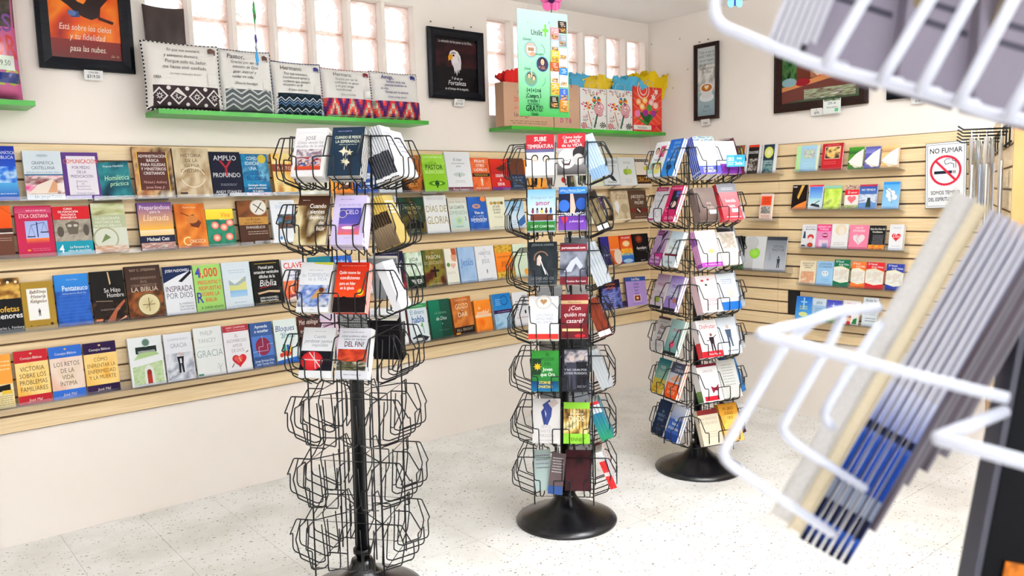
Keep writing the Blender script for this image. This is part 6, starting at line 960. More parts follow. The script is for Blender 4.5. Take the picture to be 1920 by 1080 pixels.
# left rack
rk(1, 0, 'f', -1, 'f2f0f2', [R(.08, .9, .9, .905, 'c8c0d8'), T('JOSÉ', .5, .79, .36, .075, '6a6a74'), T('Cómo vencer los', .5, .70, .8, .058, '8a8a94', 'i'), T('desafíos de la vida', .5, .625, .86, .058, '8a8a94', 'i'), R(.1, .15, .9, .56, 'd8602a'), N(.1, .24, .9, .56, ['3a4a6a', 'c8b8b8', 'e8e4e8', '7a5a6a', 'a8a0b0'], 5, 3), N(.1, .20, .9, .40, ['2a2a3a', 'b8303a', 'e8d8d0', '3a5aa8', '222'], 6, 6), R(.1, .13, .9, .21, 'd8502f', 'b8402a'), RG(.25, .28, .06, .02, '1f1f24'), RG(.45, .27, .06, .02, '1f1f24'), RG(.68, .27, .06, .02, '1f1f24')], 'white book titled José with a bicycle race picture', n=6, t=.009)
rk(1, 0, 'f', 1, '1f3246', [R(.07, .06, .93, .92, '2f4a60'), R(.08, .065, .92, .915, '1f3246'), S(.12, .90, .6, .93, 1, 'a8a0e0'), TT(['CUANDO SE PIERDE', 'LA ESPERANZA'], .83, .085, .8, 'e8f0d8', 'b'), S(.2, .62, .8, .65, 1, 'c8d0c0'), LN([(.5, .62), (.5, .12)], .012, 'e4dcc0'), ('star', .42, .50, .16, 'e4dcc0', 4, .4), ('star', .6, .47, .13, 'd8d0b0', 5, .35), ('star', .55, .27, .13, 'e4dcc0', 4, .4), ('star', .45, .30, .1, 'c8c0a0', 5, .4)], 'dark navy book titled Cuando se pierde la Esperanza', n=5, t=.011)
rk(1, 0, 'r', -1, 'f0f0f2', [S(.1, .6, .9, .9, 4, '889')], 'white booklet with dark lower band in right side pocket', n=9, t=.0085, spine='d4d5dc', sops=[R(0, 0, 1, .52, '23262e'), R(0, .02, 1, .08, 'e8e8ec'), R(.82, .08, 1, 1, '50545e')], v=.092, h=.178)  # grey strip along each spine edge imitates the shade between booklets
rk(1, 0, 'r', 1, 'e8e8ec', [S(.1, .5, .9, .9, 4, '889')], 'white booklet in the far right side pocket, top tier', n=2, back='e8e8ec')
rk(1, 1, 'f', -1, '6a4a2c', [N(0, 0, 1, 1, ['c8b890', 'e8dcb0', '8a6a3a', '3a2414', 'd8c8a0'], 1.8, 8), R(0, .80, 1, 1, '3a2218', '5a3424'), S(.08, .89, .4, .92, 1, 'd8c8b8')]+[T(x, .64 if i < 3 else .8, .79-.115*i, .6, .085, 'f0ece6', 'b') for i, x in enumerate(['Cuando', 'sientes', 'deseos', 'de', 'huir'])], 'brown book titled Cuando sientes deseos de huir', n=2, t=.01)
rk(1, 1, 'f', 1, 'cfc4ea', [S(.12, .90, .6, .93, 1, '7a6ab0'), T('ECOS ANTES DEL', .5, .80, .7, .045, '8a80b8'), R(.2, .22, .86, .74, '3a3f9a', '6a5ab8'), R(.2, .2, .86, .42, '8a6ac0', 'e86a5a'), E(.5, .34, .2, .03, 'fff0e8'), T('CIELO', .58, .66, .62, .09, 'e8d8e8', 'n'), RG(.3, .62, .12, .02, 'c8b8a8'), S(.35, .12, .7, .15, 1, 'a8a0c8')], 'lilac book titled Cielo with a sunset picture', n=5, t=.011)
rk(1, 1, 'r', -1, 'b09a5a', [S(.1, .6, .9, .9, 4, 'eee')], 'gold and brown booklet in the right side pocket', n=9, t=.0085, spine='c8a84a', sops=[R(0, 0, 1, 1, 'd8b85a', 'c8a03a'), R(0, .42, 1, .68, '2a1c14'), R(0, .0, 1, .42, '8a7660', '5a4a3a'), R(.85, 0, 1, 1, '6a5a3a')], v=.090)
rk(1, 1, 'b', -1, 'dfe2e6', [], 'white backed book behind the gold booklets, second tier', n=2, back='e4e6ea', bops=[N(.05, .1, .6, .6, ['e4e6ea', '3a4452', '8a94a0', 'e4e6ea'], 3, 4)]+bk())
rk(1, 2, 'f', -1, 'eef0f4', [PG([(.4, 1), (1, 1), (1, .94), (.4, .97)], 'd8d84a'), S(.2, .82, .7, .85, 1, 'a8b0bc'), T('las TORMENTAS', .5, .74, .86, .075, 'a8b4c4'), T('de la VIDA', .56, .66, .62, .065, 'a8b4c4'), N(.02, .10, .98, .54, ['2a4a8a', 'a8c0e8', '3a5ab0', 'e8ecf4', '1a2a5a'], 2.5, 5), PG([(.4, .26), (.6, .44), (.8, .50), (.84, .40), (.62, .28)], 'c8985a'), E(.72, .44, .08, .05, '5a2f1f'), T('John', .5, .05, .3, .03, '889')], 'white book titled Tormentas de la Vida with sailor', n=2, t=.016, w=.112)
rk(1, 2, 'f', 1, 'd8301a', [R(0, .0, 1, 1, 'b8200f', 'f0501c'), R(0, 0, 1, .3, '2a1014', '120a0c'), S(.1, .92, .9, .94, 1, 'f0b090'), TT(['Quién mueve las'], .84, .09, .7, 'f2ece8', 'bn', .42), TT(['condiciones'], .74, .10, .72, 'f2ece8', 'b', .44), TT(['para un líder', 'en la iglesia'], .62, .09, .56, 'f2ece8', 'bn', .38), E(.8, .40, .10, .07, 'f2b020', 'f8d040'), PG([(0, .2), (.3, .32), (.6, .26), (1, .34), (1, .1), (0, .1)], '160c0e')], 'red book titled Condiciones para un líder', n=3, t=.012, w=.112, spine='7a1810')
rk(1, 2, 'r', -1, 'f2f2f4', [S(.1, .3, .9, .9, 8, 'aab')], 'thick white booklet bundle in the right side pocket, third tier', n=1, t=.03, spine='d8d9de')
rk(1, 2, 'b', -1, 'c4c6ca', [], 'grey backed book with a barcode seen through the rack', n=2, back='b4b7bc', bops=bk('bbb', '667'))
rk(1, 3, 'f', -1, 'e8eaee', [S(.3, .91, .7, .93, 1, '99a'), T('Cuando', .52, .82, .4, .06, '8a90a0', 'i'), T('perdonar parece', .5, .73, .86, .07, '8a90a0', 'i'), T('imposible', .55, .65, .6, .065, '8a90a0', 'i'), R(0, .14, 1, .53, '14141c'), E(.36, .33, .34, .19, 'b81a24', 'e83a3a'), LN([(.0, .36), (.7, .34)], .03, 'd8c8c8'), LN([(.4, .50), (.5, .18)], .03, 'c8b0b0'), LN([(.25, .5), (.66, .2)], .03, 'e8d8d8'), R(0, 0, 1, .14, 'eef0f4')], 'white book with a chained red heart, Perdonar parece imposible', n=1, t=.014, w=.114)
rk(1, 3, 'f', 1, 'd8dae2', [S(.05, .90, .8, .93, 1, '6a7080'), T('¿Qué podemos saber', .48, .84, .84, .045, '333a48'), T('sobre los tiempos', .5, .78, .7, .045, '333a48'), T('DEL FIN?', .5, .68, .84, .10, '4a1f30', 'bn'), R(.02, .16, .92, .58, '2a1a1c'), N(.02, .28, .92, .58, ['3a1f20', 'a8301f', 'd8502a', '5a2420'], 2.4, 4), N(.02, .16, .92, .34, ['2a2a1f', '6a6a4a', '1f1f1a', 'd8d0b8'], 4, 3), S(.2, .06, .8, .09, 1, '667')], 'grey book titled Del Fin with a red sky picture', n=3, t=.012, w=.112)
rk(1, 3, 'b', -1, '161416', [], 'black backed book in the rear pocket, fourth tier', n=3, t=.014, back='17151a', w=.115, bops=[S(.3, .72, .7, .78, 1, '7a2a2a'), N(.1, .1, .9, .7, ['17151a', '3a3034', '17151a', '6a5a5a'], 4, 4)])
rk(1, 3, 'b', 1, 'd8dce0', [], 'pale book in rear pocket behind the Perdonar book', n=1, back='c8ccd2', h=.185, bops=bk())
# middle rack
RED = 'a8242c'
rk(2, 0, 'f', -1, 'eef0f4', [R(0, .64, 1, 1, RED), T('SUBE', .5, .89, .56, .10, 'f4f0f0', 'b'), T('la', .5, .80, .1, .04, 'f4f0f0', 'i'), T('TEMPERATURA', .5, .71, .92, .09, 'f4f0f0'), R(0, .56, 1, .64, '5a5a80'), ('face', .32, .40, .12, 'e8c8b4', '2a2024'), ('face', .72, .38, .12, 'ecd0c0', '1f1a1c'), E(.3, .24, .26, .10, 'dfe4f0'), E(.72, .22, .26, .10, 'dfe4f0'), T('EN SUS VIDAS', .55, .09, .7, .03, '99a')], 'red and white book titled Sube la Temperatura', n=2, t=.014, w=.114, h=.178, spine='e8eaf0')
rk(2, 0, 'f', 1, 'b0acac', [R(0, .64, 1, 1, RED), T('Cómo hallar', .52, .91, .8, .065, 'f4ecec', 'i'), T('EL AMOR', .52, .81, .8, .085, 'f4ecec', 'n'), T('de tu VIDA', .52, .71, .74, .075, 'f4ecec'), R(0, 0, 1, .62, 'a8a4a4', '3a3638'), E(.34, .38, .32, .24, 'e4e0de'), E(.8, .5, .26, .18, '2a2628'), E(.75, .36, .2, .14, 'b8b4b2'), PG([(.14, .34), (.5, .36), (.44, .22), (.22, .22)], '4a3434'), PG([(.18, .33), (.46, .345), (.40, .27), (.24, .27)], 'f8f6f4')], 'red topped book Cómo hallar el Amor, laughing couple', n=1, t=.014, w=.112, h=.178)
rk(2, 0, 'r', -1, 'a8c4e0', [S(.1, .2, .9, .9, 8, 'e4eef8')], 'pale blue booklet in the right side pocket, top tier', n=7, t=.010, spine='bcd0e6', back='a8c4e0', sops=[R(0, 0, 1, .25, '8aa8cc'), R(0, .85, 1, 1, 'd8e4f0')], h=.18)
rk(2, 1, 'f', -1, 'a8d0ee', [R(0, .28, 1, 1, '8ac8f0', 'e8f4fa'), T('El lenguaje del', .5, .80, .8, .065, '9a94a0', 'i'), T('amor', .55, .67, .6, .12, 'a8306a', 'b'), R(.12, .24, .92, .40, '6a3424'), R(.12, .30, .92, .31, '4a2418')]+[E(.2+.16*i, .46, .05, .05, ['8a3a6a', '8a8a8a', 'e8c030', '5a2a2a', '2f62b8'][i]) for i in range(5)]+[E(.2+.16*i, .52, .035, .03, '3a241c') for i in range(5)]+[R(0, 0, 1, .22, '2f7a34', '25642c'), T('GARY CHAPMAN', .55, .10, .84, .06, 'e4f4e0')], 'blue and green book with five people on a bench', n=2, t=.012, w=.114, h=.178, spine='5a9a70')
rk(2, 1, 'f', 1, '1f3a6a', [R(0, .84, 1, 1, '2f7ad0'), T('Jeffrey y Mauricio De León', .5, .92, .9, .05, 'e8f0fa', 'i'), S(.2, .86, .8, .89, 1, 'b8d0f0'), R(0, .34, 1, .84, '101a38'), E(.2, .56, .2, .14, '2f62b8'), E(.82, .6, .2, .14, '1f4a9a'), PG([(.42, .84), (.52, .84), (.62, .5), (.56, .36), (.42, .40)], 'd8a898'), T('somos novios', .5, .38, .98, .10, 'f6f6fa', 'b'), R(0, 0, 1, .32, '5a2f8a', '6a3a9a'), PG([(.08, .3), (.36, .3), (.22, .12)], 'c8243a'), T('y ahora qué', .64, .2, .5, .05, 'e8d8f4', 'i')], 'blue and purple book titled Somos novios', n=2, t=.012, w=.112, h=.185)
rk(2, 1, 'r', -1, '241c18', [N(.1, .1, .9, .9, ['241c18', '6a5a4a', '3a2c24'], 3, 3)], 'dark brown thick book in the right side pocket, second tier', n=2, t=.026, spine='2a211c', back='3a2e26', sops=[N(.1, .2, .9, .8, ['2a211c', '8a7a5a', '2a211c'], 4, 3), R(.1, .04, .9, .16, 'e8e8e8')])
rk(2, 2, 'f', -1, '1c2226', [N(0, 0, 1, 1, ['14181c', '2a3238', '1c2226', '4a5058'], 2, 5), T('JOSHUA HARRIS', .5, .93, .8, .05, 'a8b0b4'), ('ring', .45, .62, .24, .05, '8a6a5a', 24, 20, 200), PG([(.3, .62), (.38, .70), (.46, .64), (.42, .44), (.3, .46)], 'd8c0b0'), LN([(.4, .62), (.62, .24)], .035, 'f2f4f8'), LN([(.5, .45), (.72, .2)], .02, 'c8ccd4'), T('LE DIJE ADIÓS', .5, .15, .86, .06, '8a9094'), T('a las citas amorosas', .5, .08, .8, .04, '7a8084', 'i')], 'black book with a pale hand, Le dije adiós', n=1, t=.014, w=.116, h=.184)
rk(2, 2, 'f', 1, '4a4a54', [R(0, .80, 1, .96, '7a1f2c'), T('purezasexual.com', .5, .88, .92, .06, 'f4f0f2', 'b'), N(0, .2, 1, .78, ['3a3a46', '8a8e9c', '55596a', '2a2a34'], 2, 4), PG([(.15, .3), (.4, .56), (.62, .66), (.86, .44), (.74, .36), (.58, .5), (.42, .3)], 'b8bcc8'), R(0, 0, 1, .18, '6a1a28'), T('Esteban Borghetti', .6, .08, .7, .045, 'e8d8dc')], 'grey and maroon book with a crouching figure', n=1, t=.012, w=.110, h=.178)
rk(2, 2, 'r', -1, 'b8c0c6', [S(.1, .2, .9, .9, 8, '8a9298')], 'grey plastic wrapped booklet in the right side pocket, third tier', n=5, t=.012, spine='b4bcc4', back='c8ced4', h=.182, sops=[N(0, .0, 1, 1, ['9aa4ac', 'd0d6dc', '8a949c'], 4, 3)])
rk(2, 2, 'b', -1, 'a8adb5', [], 'grey backed book in the middle rack rear pocket, third tier', n=2, back='a0a6ae', h=.195, bops=bk())
rk(2, 3, 'f', -1, 'f2f3f6', [R(0, 0, 1, .12, 'e0302a'), E(.5, .86, .28, .17, 'd8d4d0'), E(.5, .86, .22, .135, 'f4f0ea'), ('heart', .5, .87, .12, 'b88a60'), LN([(.78, .84), (.98, .70)], .05, 'b8bcc4'), TT(['LOS CINCO', 'LENGUAJES', 'DEL AMOR'], .60, .085, .68, '8a94a8', '', .53), S(.3, .20, .8, .23, 1, 'b8c0cc')], 'thick white book Los Cinco Lenguajes del Amor', n=1, t=.040, w=.122, h=.180, spine='f2f3f6', sops=[R(0, 0, 1, .22, 'e8302a'), R(.4, .7, .7, .9, '2a7a6a')], v=.10)
rk(2, 3, 'f', 1, '5a1420', [R(0, 0, 1, 1, '8a1f28', '5a1018'), R(0, .78, 1, .86, 'c8a87a'), T('Nancy Pineda', .5, .82, .7, .04, '5a2a20'), TT(['¿Con', 'quién me', 'casaré?'], .76, .145, .88, 'f0ece8', 'i'), R(.05, .16, .8, .22, 'd8c08a'), E(.7, .06, .2, .04, 'b8202a')], 'dark red book titled Con quién me casaré', n=1, t=.014, w=.112, h=.185, spine='8a1a22')
rk(2, 3, 'r', -1, '4a1a14', [S(.1, .5, .9, .9, 4, 'b88')], 'thick reddish brown book in the right side pocket, fourth tier', n=2, t=.026, spine='5a2018', back='3a1410', sops=[N(0, .2, 1, 1, ['5a2018', '8a3a24', '3a1410'], 3, 3), R(0, .03, 1, .16, 'e8e8e8')])
rk(2, 3, 'b', 1, '2f52a8', [], 'blue and white backed book in middle rack rear pocket', n=2, back='e8ecf4', h=.195, bops=[R(0, .86, 1, 1, '3a4fb0')]+bk())
rk(2, 3, 'b', -1, 'f2f2f4', [], 'white and red backed book in middle rack rear pocket', n=2, back='f4f4f6', h=.20, bops=[R(0, .78, 1, .84, 'c8202a')]+bk())
rk(2, 4, 'f', -1, '2f7a34', [R(0, 0, 1, 1, '3a9a3a', '1f6a34'), R(.02, .4, .35, .8, '1f3a24'), ('star', .22, .60, .16, 'f2c020', 8, .5), TT(['EL', 'PODER', 'DEL'], .96, .115, .66, '1f4a24', '', .6), TT(['Joven', 'que Ora'], .60, .125, .8, 'f4f8ee', 'b', .6), R(0, 0, 1, .24, '123a6a', '1a6a9a'), TT(['STORMIE', 'OMARTIAN'], .26, .10, .84, 'f0d82a', 'bn', .5)], 'green book titled El Poder del Joven que Ora', n=2, t=.011, w=.112)
rk(2, 4, 'f', 1, '22242c', [R(.08, .66, .95, .98, '4a4a54'), N(.08, .60, .95, .96, ['3a3a44', 'b8b0b4', '6a6470', '2a2a32'], 4, 5), ('fig', .35, .05, .8, '3a3a48', 'c8b0a8'), ('fig', .72, .05, .82, '15151c', 'b8a8a0'), T('Y NO ORAN POR', .5, .50, .84, .05, 'c8ccd4'), T('LOVERS PRODIGIOS', .5, .42, .84, .05, 'c8ccd4'), S(.55, .08, .9, .14, 2, '99a')], 'black and grey book with two suited figures', n=2, t=.012, w=.110, h=.178)
rk(2, 4, 'r', -1, 'c4c8cc', [S(.1, .2, .9, .9, 8, '778')], 'grey booklet in the right side pocket, fifth tier', n=4, t=.012, spine='b8bcc0', back='c8ccd0')
rk(2, 4, 'b', 1, 'c8c0b4', [], 'beige backed book in middle rack rear pocket, fifth tier', n=2, back='b0aaa2', h=.195, bops=bk())
rk(2, 4, 'b', -1, '6a6a70', [], 'charcoal backed book in middle rack rear pocket, fifth tier', n=2, back='55585e', h=.20, bops=bk('555', 'aaa'))
rk(2, 5, 'f', -1, 'e0dcda', [PG([(.35, .86), (.62, .98), (.72, .86), (.68, .6), (.55, .4), (.45, .42), (.5, .66)], '3a4a8a'), PG([(.3, .7), (.42, .8), (.5, .5), (.42, .38)], '2f3f7a'), PG([(.55, .9), (.8, 1.0), (.95, .9), (.7, .78)], 'c8b8b0'), TT(['SEXO,', 'CHISTE Y', 'PERDÓN'], .42, .10, .84, 'a8a4a8', '', .5), S(.2, .04, .8, .09, 1, 'b8b0b0')], 'pale book titled Perdón with falling blue jeans', n=2, t=.011, w=.114, h=.185)
rk(2, 5, 'f', 1, '7ab82a', [R(0, .84, 1, 1, '8ac83a'), R(0, 0, 1, .24, '8ac83a'), N(0, .24, 1, .84, ['1f140c', '5a3a14', 'd8b060', 'f6e4a8', '2a1c10'], 2.2, 4)]+[R(.08+.13*i, .34, .10+.13*i, .84, '140e0a') for i in range(7)]+[TT(['EN LA', 'BÚSQUEDA DE'], .82, .07, .84, 'e8e0c8', 'n'), T('DIOS', .5, .60, .84, .13, 'e4dcc4'), T('TENNEY', .5, .10, .8, .08, '4a6a1a')], 'green framed book En la Búsqueda de Dios', n=2, t=.012, w=.108)
rk(2, 5, 'r', -1, '2f7a8a', [S(.1, .2, .9, .9, 8, 'cde')], 'teal and white booklet in the right side pocket, sixth tier', n=4, t=.013, spine='e8ecf0', back='3a7ab0', sops=[R(0, 0, 1, .7, '2f7aa0', '2f9a6a'), R(0, .92, 1, 1, 'c8303a')])
rk(2, 5, 'b', 1, 'b8bcc0', [], 'grey backed book in middle rack rear pocket, sixth tier', n=2, back='b4b8bc', h=.19, bops=bk())
rk(2, 5, 'b', -1, 'dfe4ee', [], 'pale blue backed book in middle rack rear pocket, sixth tier', n=2, back='d4dcec', h=.20, bops=bk())
rk(2, 6, 'f', -1, 'b8ccc8', [S(.1, .5, .9, .9, 4, '889')], 'pale teal leaning book in the lowest middle rack tier', n=1, t=.01, w=.075, du=-.02, v=.05, rolls=.06)
rk(2, 6, 'f', -1, '6a5a5c', [S(.1, .5, .9, .9, 6, 'ccc'), R(0, 0, 1, .2, '3a5a9a')], 'grey brown leaning book in the lowest middle rack tier', n=2, t=.012, w=.06, du=.03, v=.075, spine='9ab0c8', rolls=-.10)
rk(2, 6, 'f', 1, '1f1214', [N(0, 0, 1, 1, ['1f1214', '4a1f24', '2a1a1c'], 3, 3)], 'very dark book in the lowest middle rack tier', n=1, t=.01, v=.04)
rk(2, 6, 'r', -1, 'f2f2f4', [S(.1, .2, .9, .9, 8, '889')], 'white and red booklet in the lowest right side pocket', n=2, t=.014, spine='f2f2f4', back='e0e0e0', sops=[R(0, 0, 1, .75, 'e0302f'), R(0, .35, 1, .45, 'f4e0e0')], v=.10)
rk(2, 6, 'r', 1, 'd8a898', [S(.1, .2, .9, .9, 8, 'fff')], 'dull pink booklet in the lowest right side pocket', n=2, t=.012, spine='c83a34', back='c8a8a0')
rk(2, 6, 'b', -1, 'f0f0f4', [], 'white backed book with maroon band in lowest rear pocket', n=2, back='f2f2f4', h=.19, bops=[R(0, .72, 1, .80, '7a2030')]+bk())
# right rack: l = left visible face, f = right visible face, r = rear right face
W3 = .112
rk(3, 0, 'l', -1, 'eef0f4', [('face', .3, .72, .15, 'e0b89c', '221a18'), R(.5, .56, .92, .88, 'e85a8a'), ('face', .72, .72, .14, 'e0b89c', '2a1c18'), T('mujeres', .5, .50, .8, .08, '3a5a5a', 'i'), R(.05, .1, .48, .42, 'a8dcd0'), ('face', .28, .28, .14, 'd8a888', '2a1c18'), R(.52, .1, .95, .42, 'e8e070'), ('face', .74, .28, .13, 'e8c0a0', '5a3a24')], 'white book with four women portraits, right rack top', n=3, t=.011, h=.185)
rk(3, 0, 'l', 1, '1f6ac0', [R(0, 0, 1, 1, '1c5ab0', '2f8ad8'), TT(['DESPUÉS', 'DE LOS', 'NOVENTA', 'SEPT'], .95, .11, .8, '8ac0f0', 'n', .6), T('Mujeres', .5, .45, .8, .09, 'd8ecfa', 'i'), ('fig', .5, .08, .3, '12305a'), E(.5, .24, .22, .08, '12305a')], 'blue book with silhouette, right rack top left face', n=2, t=.012, h=.19)
rk(3, 0, 'f', -1, 'f2f4f8', [R(0, .88, 1, 1, 'd8e0c8'), N(0, .88, 1, 1, ['d8b040', '5a8a3a', '3a62b0', 'e8e0d0', 'b03a2a'], 8, 4), R(0, 0, 1, .22, '4a5ac8', '5a4ac0'), T('DR. JAMES', .4, .16, .6, .05, 'e8ecfa', 'b'), T('DOBSON', .45, .08, .7, .07, 'e8ecfa', 'b'), S(.3, .5, .8, .7, 3, 'dfe4ee')], 'large white and blue book with blue spines, top front of right rack', n=5, t=.014, w=.12, h=.195, spine='2f4aa8', sops=[R(0, .86, 1, 1, '5a62b8'), R(.3, .3, .7, .8, '4a66c8'), E(.5, .08, .25, .02, 'fff')], v=.10)
rk(3, 0, 'f', 1, '7a2f9a', [R(0, .3, 1, 1, 'f0f2f6')], 'white and purple book behind the blue promotion tag', n=2, t=.012, w=.11)
rk(3, 0, 'r', -1, '4a1a28', [], 'maroon backed book at the right side of the right rack', n=2, t=.012, back='4f1f2f', h=.19, bops=[S(.1, .7, .9, .9, 3, 'c8a8b0'), R(.0, .3, 1, .42, 'a8c060')])
rk(3, 1, 'l', -1, 'eaeaf0', [R(0, .88, 1, 1, 'c8487a'), T('Dra. Isela M. Vega', .5, .94, .8, .04, 'f8e8f0'), T('Manual', .5, .76, .7, .09, 'b0b4c0'), T('cáncer', .5, .61, .76, .10, 'b0b4c0'), LN([(.1, .66), (.62, .12)], .03, 'd8a0c0'), LN([(.1, .12), (.6, .66)], .03, 'd8a0c0'), ('ring', .72, .22, .17, .015, '667', 24, 0, 360), R(0, .02, .5, .08, 'b8407a')], 'white book titled Manual cáncer with pink ribbon', n=2, t=.012, h=.18)
rk(3, 1, 'l', 1, 'c81f62', [T('UN DÍA A LA VEZ', .5, .93, .8, .045, 'f8e0ea'), R(.3, .34, .9, .86, '1f1a24'), E(.6, .48, .2, .09, 'e8c8b8'), R(.6, .68, .9, .84, '4a62b8'), RG(.2, .34, .1, .02, 'f0c8d8'), T('CORAZÓN', .58, .10, .8, .08, 'f8dce8', 'n')], 'deep pink book titled Corazón, right rack second tier', n=2, t=.012, h=.185)
rk(3, 1, 'f', -1, '6a544e', [R(0, .0, 1, 1, '8a7a74', '5a4640'), TT(['una', 'batalla', 'café'], .6, .13, .7, 'b8a8a4', '', .6), R(.55, .2, .9, .32, 'eee')], 'brown grey booklet stack on the right rack, second tier', n=5, t=.010, w=.115, spine='8a7a74')
rk(3, 1, 'f', 1, 'e8505c', [R(0, .76, 1, 1, '8a8a92'), S(.2, .82, .8, .9, 2, 'ddd'), R(0, 0, 1, .76, 'f07a80', 'd83a44'), TT(['batalla', 'tapa'], .6, .14, .7, 'fbe4e4', '', .55), R(.5, .2, .84, .3, 'fff'), S(.1, .04, .9, .1, 1, 'fff')], 'coral red book titled Batalla, right rack second tier', n=4, t=.010, w=.112, spine='e0303c', v=.10, h=.185)
rk(3, 1, 'r', -1, 'a8acb4', [], 'grey backed book with blue edge, right rack second tier', n=2, t=.014, back='b4b8c0', h=.19, bops=[R(0, .93, 1, 1, '3a5ab0')]+bk('aaa', '778'))
rk(3, 2, 'l', -1, '8a3a8e', [R(0, 0, 1, 1, 'c8b8dc', '8a2f86'), R(.1, .84, .6, .98, '8a1f7a'), S(.15, .87, .55, .95, 2, 'e8c8e8'), PG([(.45, .3), (.62, .5), (.6, .7), (.86, .96), (.74, .98), (.5, .84), (.56, .6), (.4, .42)], '3a2a44'), R(.3, .2, 1, .36, 'c82a8a'), T('Dorma', .45, .22, .8, .10, 'f6e4f2', 'i'), T('EN ESPERA', .5, .09, .86, .07, 'f6e4f2')], 'purple book reading En Espera, right rack third tier', n=2, t=.012, h=.185)
rk(3, 2, 'l', 1, 'd8e4ea', [R(0, .4, 1, 1, 'c8e0ec', 'eef4f4'), T('Cien', .5, .74, .5, .09, '4a5a6a', 'i'), T('de', .5, .64, .16, .04, '4a5a6a', 'i'), T('Oraciones', .55, .54, .8, .09, '4a5a6a', 'i'), R(0, .30, 1, .36, '7a2030'), T('YIYE ÁVILA', .5, .12, .84, .07, '3a4450', 'n')], 'pale blue book titled Cien de Oraciones', n=2, t=.012, h=.18)
rk(3, 2, 'f', -1, 'eee8ee', [E(.6, .34, .16, .13, 'f0d8cc'), E(.6, .42, .14, .06, 'd8b070'), S(.2, .68, .8, .78, 2, 'c8a8c8'), R(0, 0, 1, .12, 'a83aa8'), S(.1, .03, .9, .08, 1, 'f0d0f0')], 'white and pink book with a child, right rack', n=4, t=.012, w=.118, spine='c878b8', sops=[R(0, .6, 1, .8, '8a4a9a'), R(0, 0, 1, .1, '8a3a9a')], v=.102, h=.185)
rk(3, 2, 'f', 1, 'd8d0c8', [N(.2, .5, .9, .95, ['d8d0c8', 'a89a88', 'e8e4e0'], 3, 4)], 'beige book on the right rack, third tier', n=2, t=.012)
rk(3, 2, 'r', -1, '8a8e96', [], 'dark grey backed book, right rack third tier', n=2, t=.014, back='767a84', h=.195, bops=bk('888', 'c8c8cc'))
rk(3, 3, 'l', -1, 'c8b8c8', [R(0, .5, 1, 1, 'b890b8', 'd8d0d8'), T('la', .3, .84, .2, .05, 'b0305a', 'i'), T('mujer', .52, .72, .8, .12, 'b0305a'), T('Marta', .4, .52, .4, .05, '8a8a90', 'i'), E(.5, .26, .24, .08, 'a8b84a'), PG([(.3, .34), (.7, .28), (.74, .18), (.32, .22)], '8a9a3a'), ('ring', .66, .4, .14, .015, '333', 24, 0, 180), R(0, 0, 1, .08, '222')], 'mauve book titled Mujer with a green handbag', n=2, t=.012, h=.18)
rk(3, 3, 'l', 1, '9a80c0', [R(0, .4, 1, 1, '8a6ab8', 'c8c8dc'), T('la', .3, .84, .2, .05, '5a2a8a', 'i'), T('mujer', .55, .72, .8, .12, '5a2a8a'), T('Penélope', .5, .52, .5, .05, '667', 'i'), S(.15, .3, .7, .45, 3, '3a3a44'), E(.75, .3, .12, .07, 'b06a30'), R(0, 0, 1, .08, '222')], 'violet book titled Mujer, right rack fourth tier', n=2, t=.012, h=.18)
rk(3, 3, 'f', -1, 'f0e6e6', [E(.3, .86, .08, .03, 'c03a4a'), E(.6, .88, .06, .03, 'c03a4a'), E(.45, .74, .06, .03, '3a3a3a'), T('Chicas', .56, .34, .66, .09, 'c04a6a', 'i'), T('de Dios', .56, .22, .6, .07, '8a5a6a', 'i')], 'white and pink book titled Chicas de Dios', n=5, t=.011, w=.115, spine='e8c0c8', v=.102, h=.185)
rk(3, 3, 'f', 1, 'e8eef4', [S(.2, .7, .8, .85, 3, '7a9ac0'), R(0, 0, 1, .22, '1f6ac0'), E(.6, .45, .2, .12, 'd8c8c0')], 'white and blue book beside Chicas de Dios', n=3, t=.011, w=.11, h=.185)
rk(3, 3, 'r', -1, 'a8b0bc', [], 'blue edged grey backed book, right rack fourth tier', n=3, t=.014, back='b8c0cc', h=.195, bops=[R(0, .92, 1, 1, '1f52a8'), R(0, 0, .08, 1, '1f52a8')]+bk())
rk(3, 4, 'l', -1, 'd0ccca', [R(0, .93, 1, 1, '5a4040'), T('Josué Moreno', .5, .86, .7, .05, '889'), TT(['¡Esta', 'Boca', 'Mía!'], .80, .175, .86, '5a1420', 'bi'), S(.15, .14, .85, .22, 2, '99a')], 'grey book titled Esta Boca Mía', n=2, t=.012, h=.18)
rk(3, 4, 'l', 1, '8ab8b4', [R(0, 0, 1, 1, 'a8ccc8', '5a8a88'), T('la', .3, .84, .2, .05, 'c02a5a', 'i'), T('mujer', .55, .72, .8, .12, 'c02a5a'), T('agradable', .55, .52, .6, .05, '4a6a6a', 'i'), ('star', .5, .30, .22, 'e8406a', 12, .6), R(0, 0, 1, .08, '12181a')], 'teal book titled Mujer with a pink flower', n=2, t=.012, h=.18)
rk(3, 4, 'f', -1, 'f2eff0', [T('Disfrutar', .5, .82, .8, .11, 'c8485a', 'i'), ('fig', .6, .14, .5, '2a1a24', '8a5a4a'), LN([(.35, .44), (.6, .46), (.85, .58)], .03, '2a1a24'), R(0, 0, 1, .16, 'd8202c'), T('Patty Magnes', .6, .08, .6, .05, 'fff')], 'white and red book titled Disfrutar with dancing figure', n=4, t=.011, w=.118, spine='f0e0e0', sops=[R(0, 0, 1, .4, 'd8202c')], v=.102, h=.185)
rk(3, 4, 'f', 1, 'dce4ec', [('fig', .5, .2, .6, '4a5a70', 'd8b8a8'), S(.2, .05, .8, .12, 1, '667')], 'pale blue book beside Disfrutar, right rack', n=3, t=.011, h=.185)
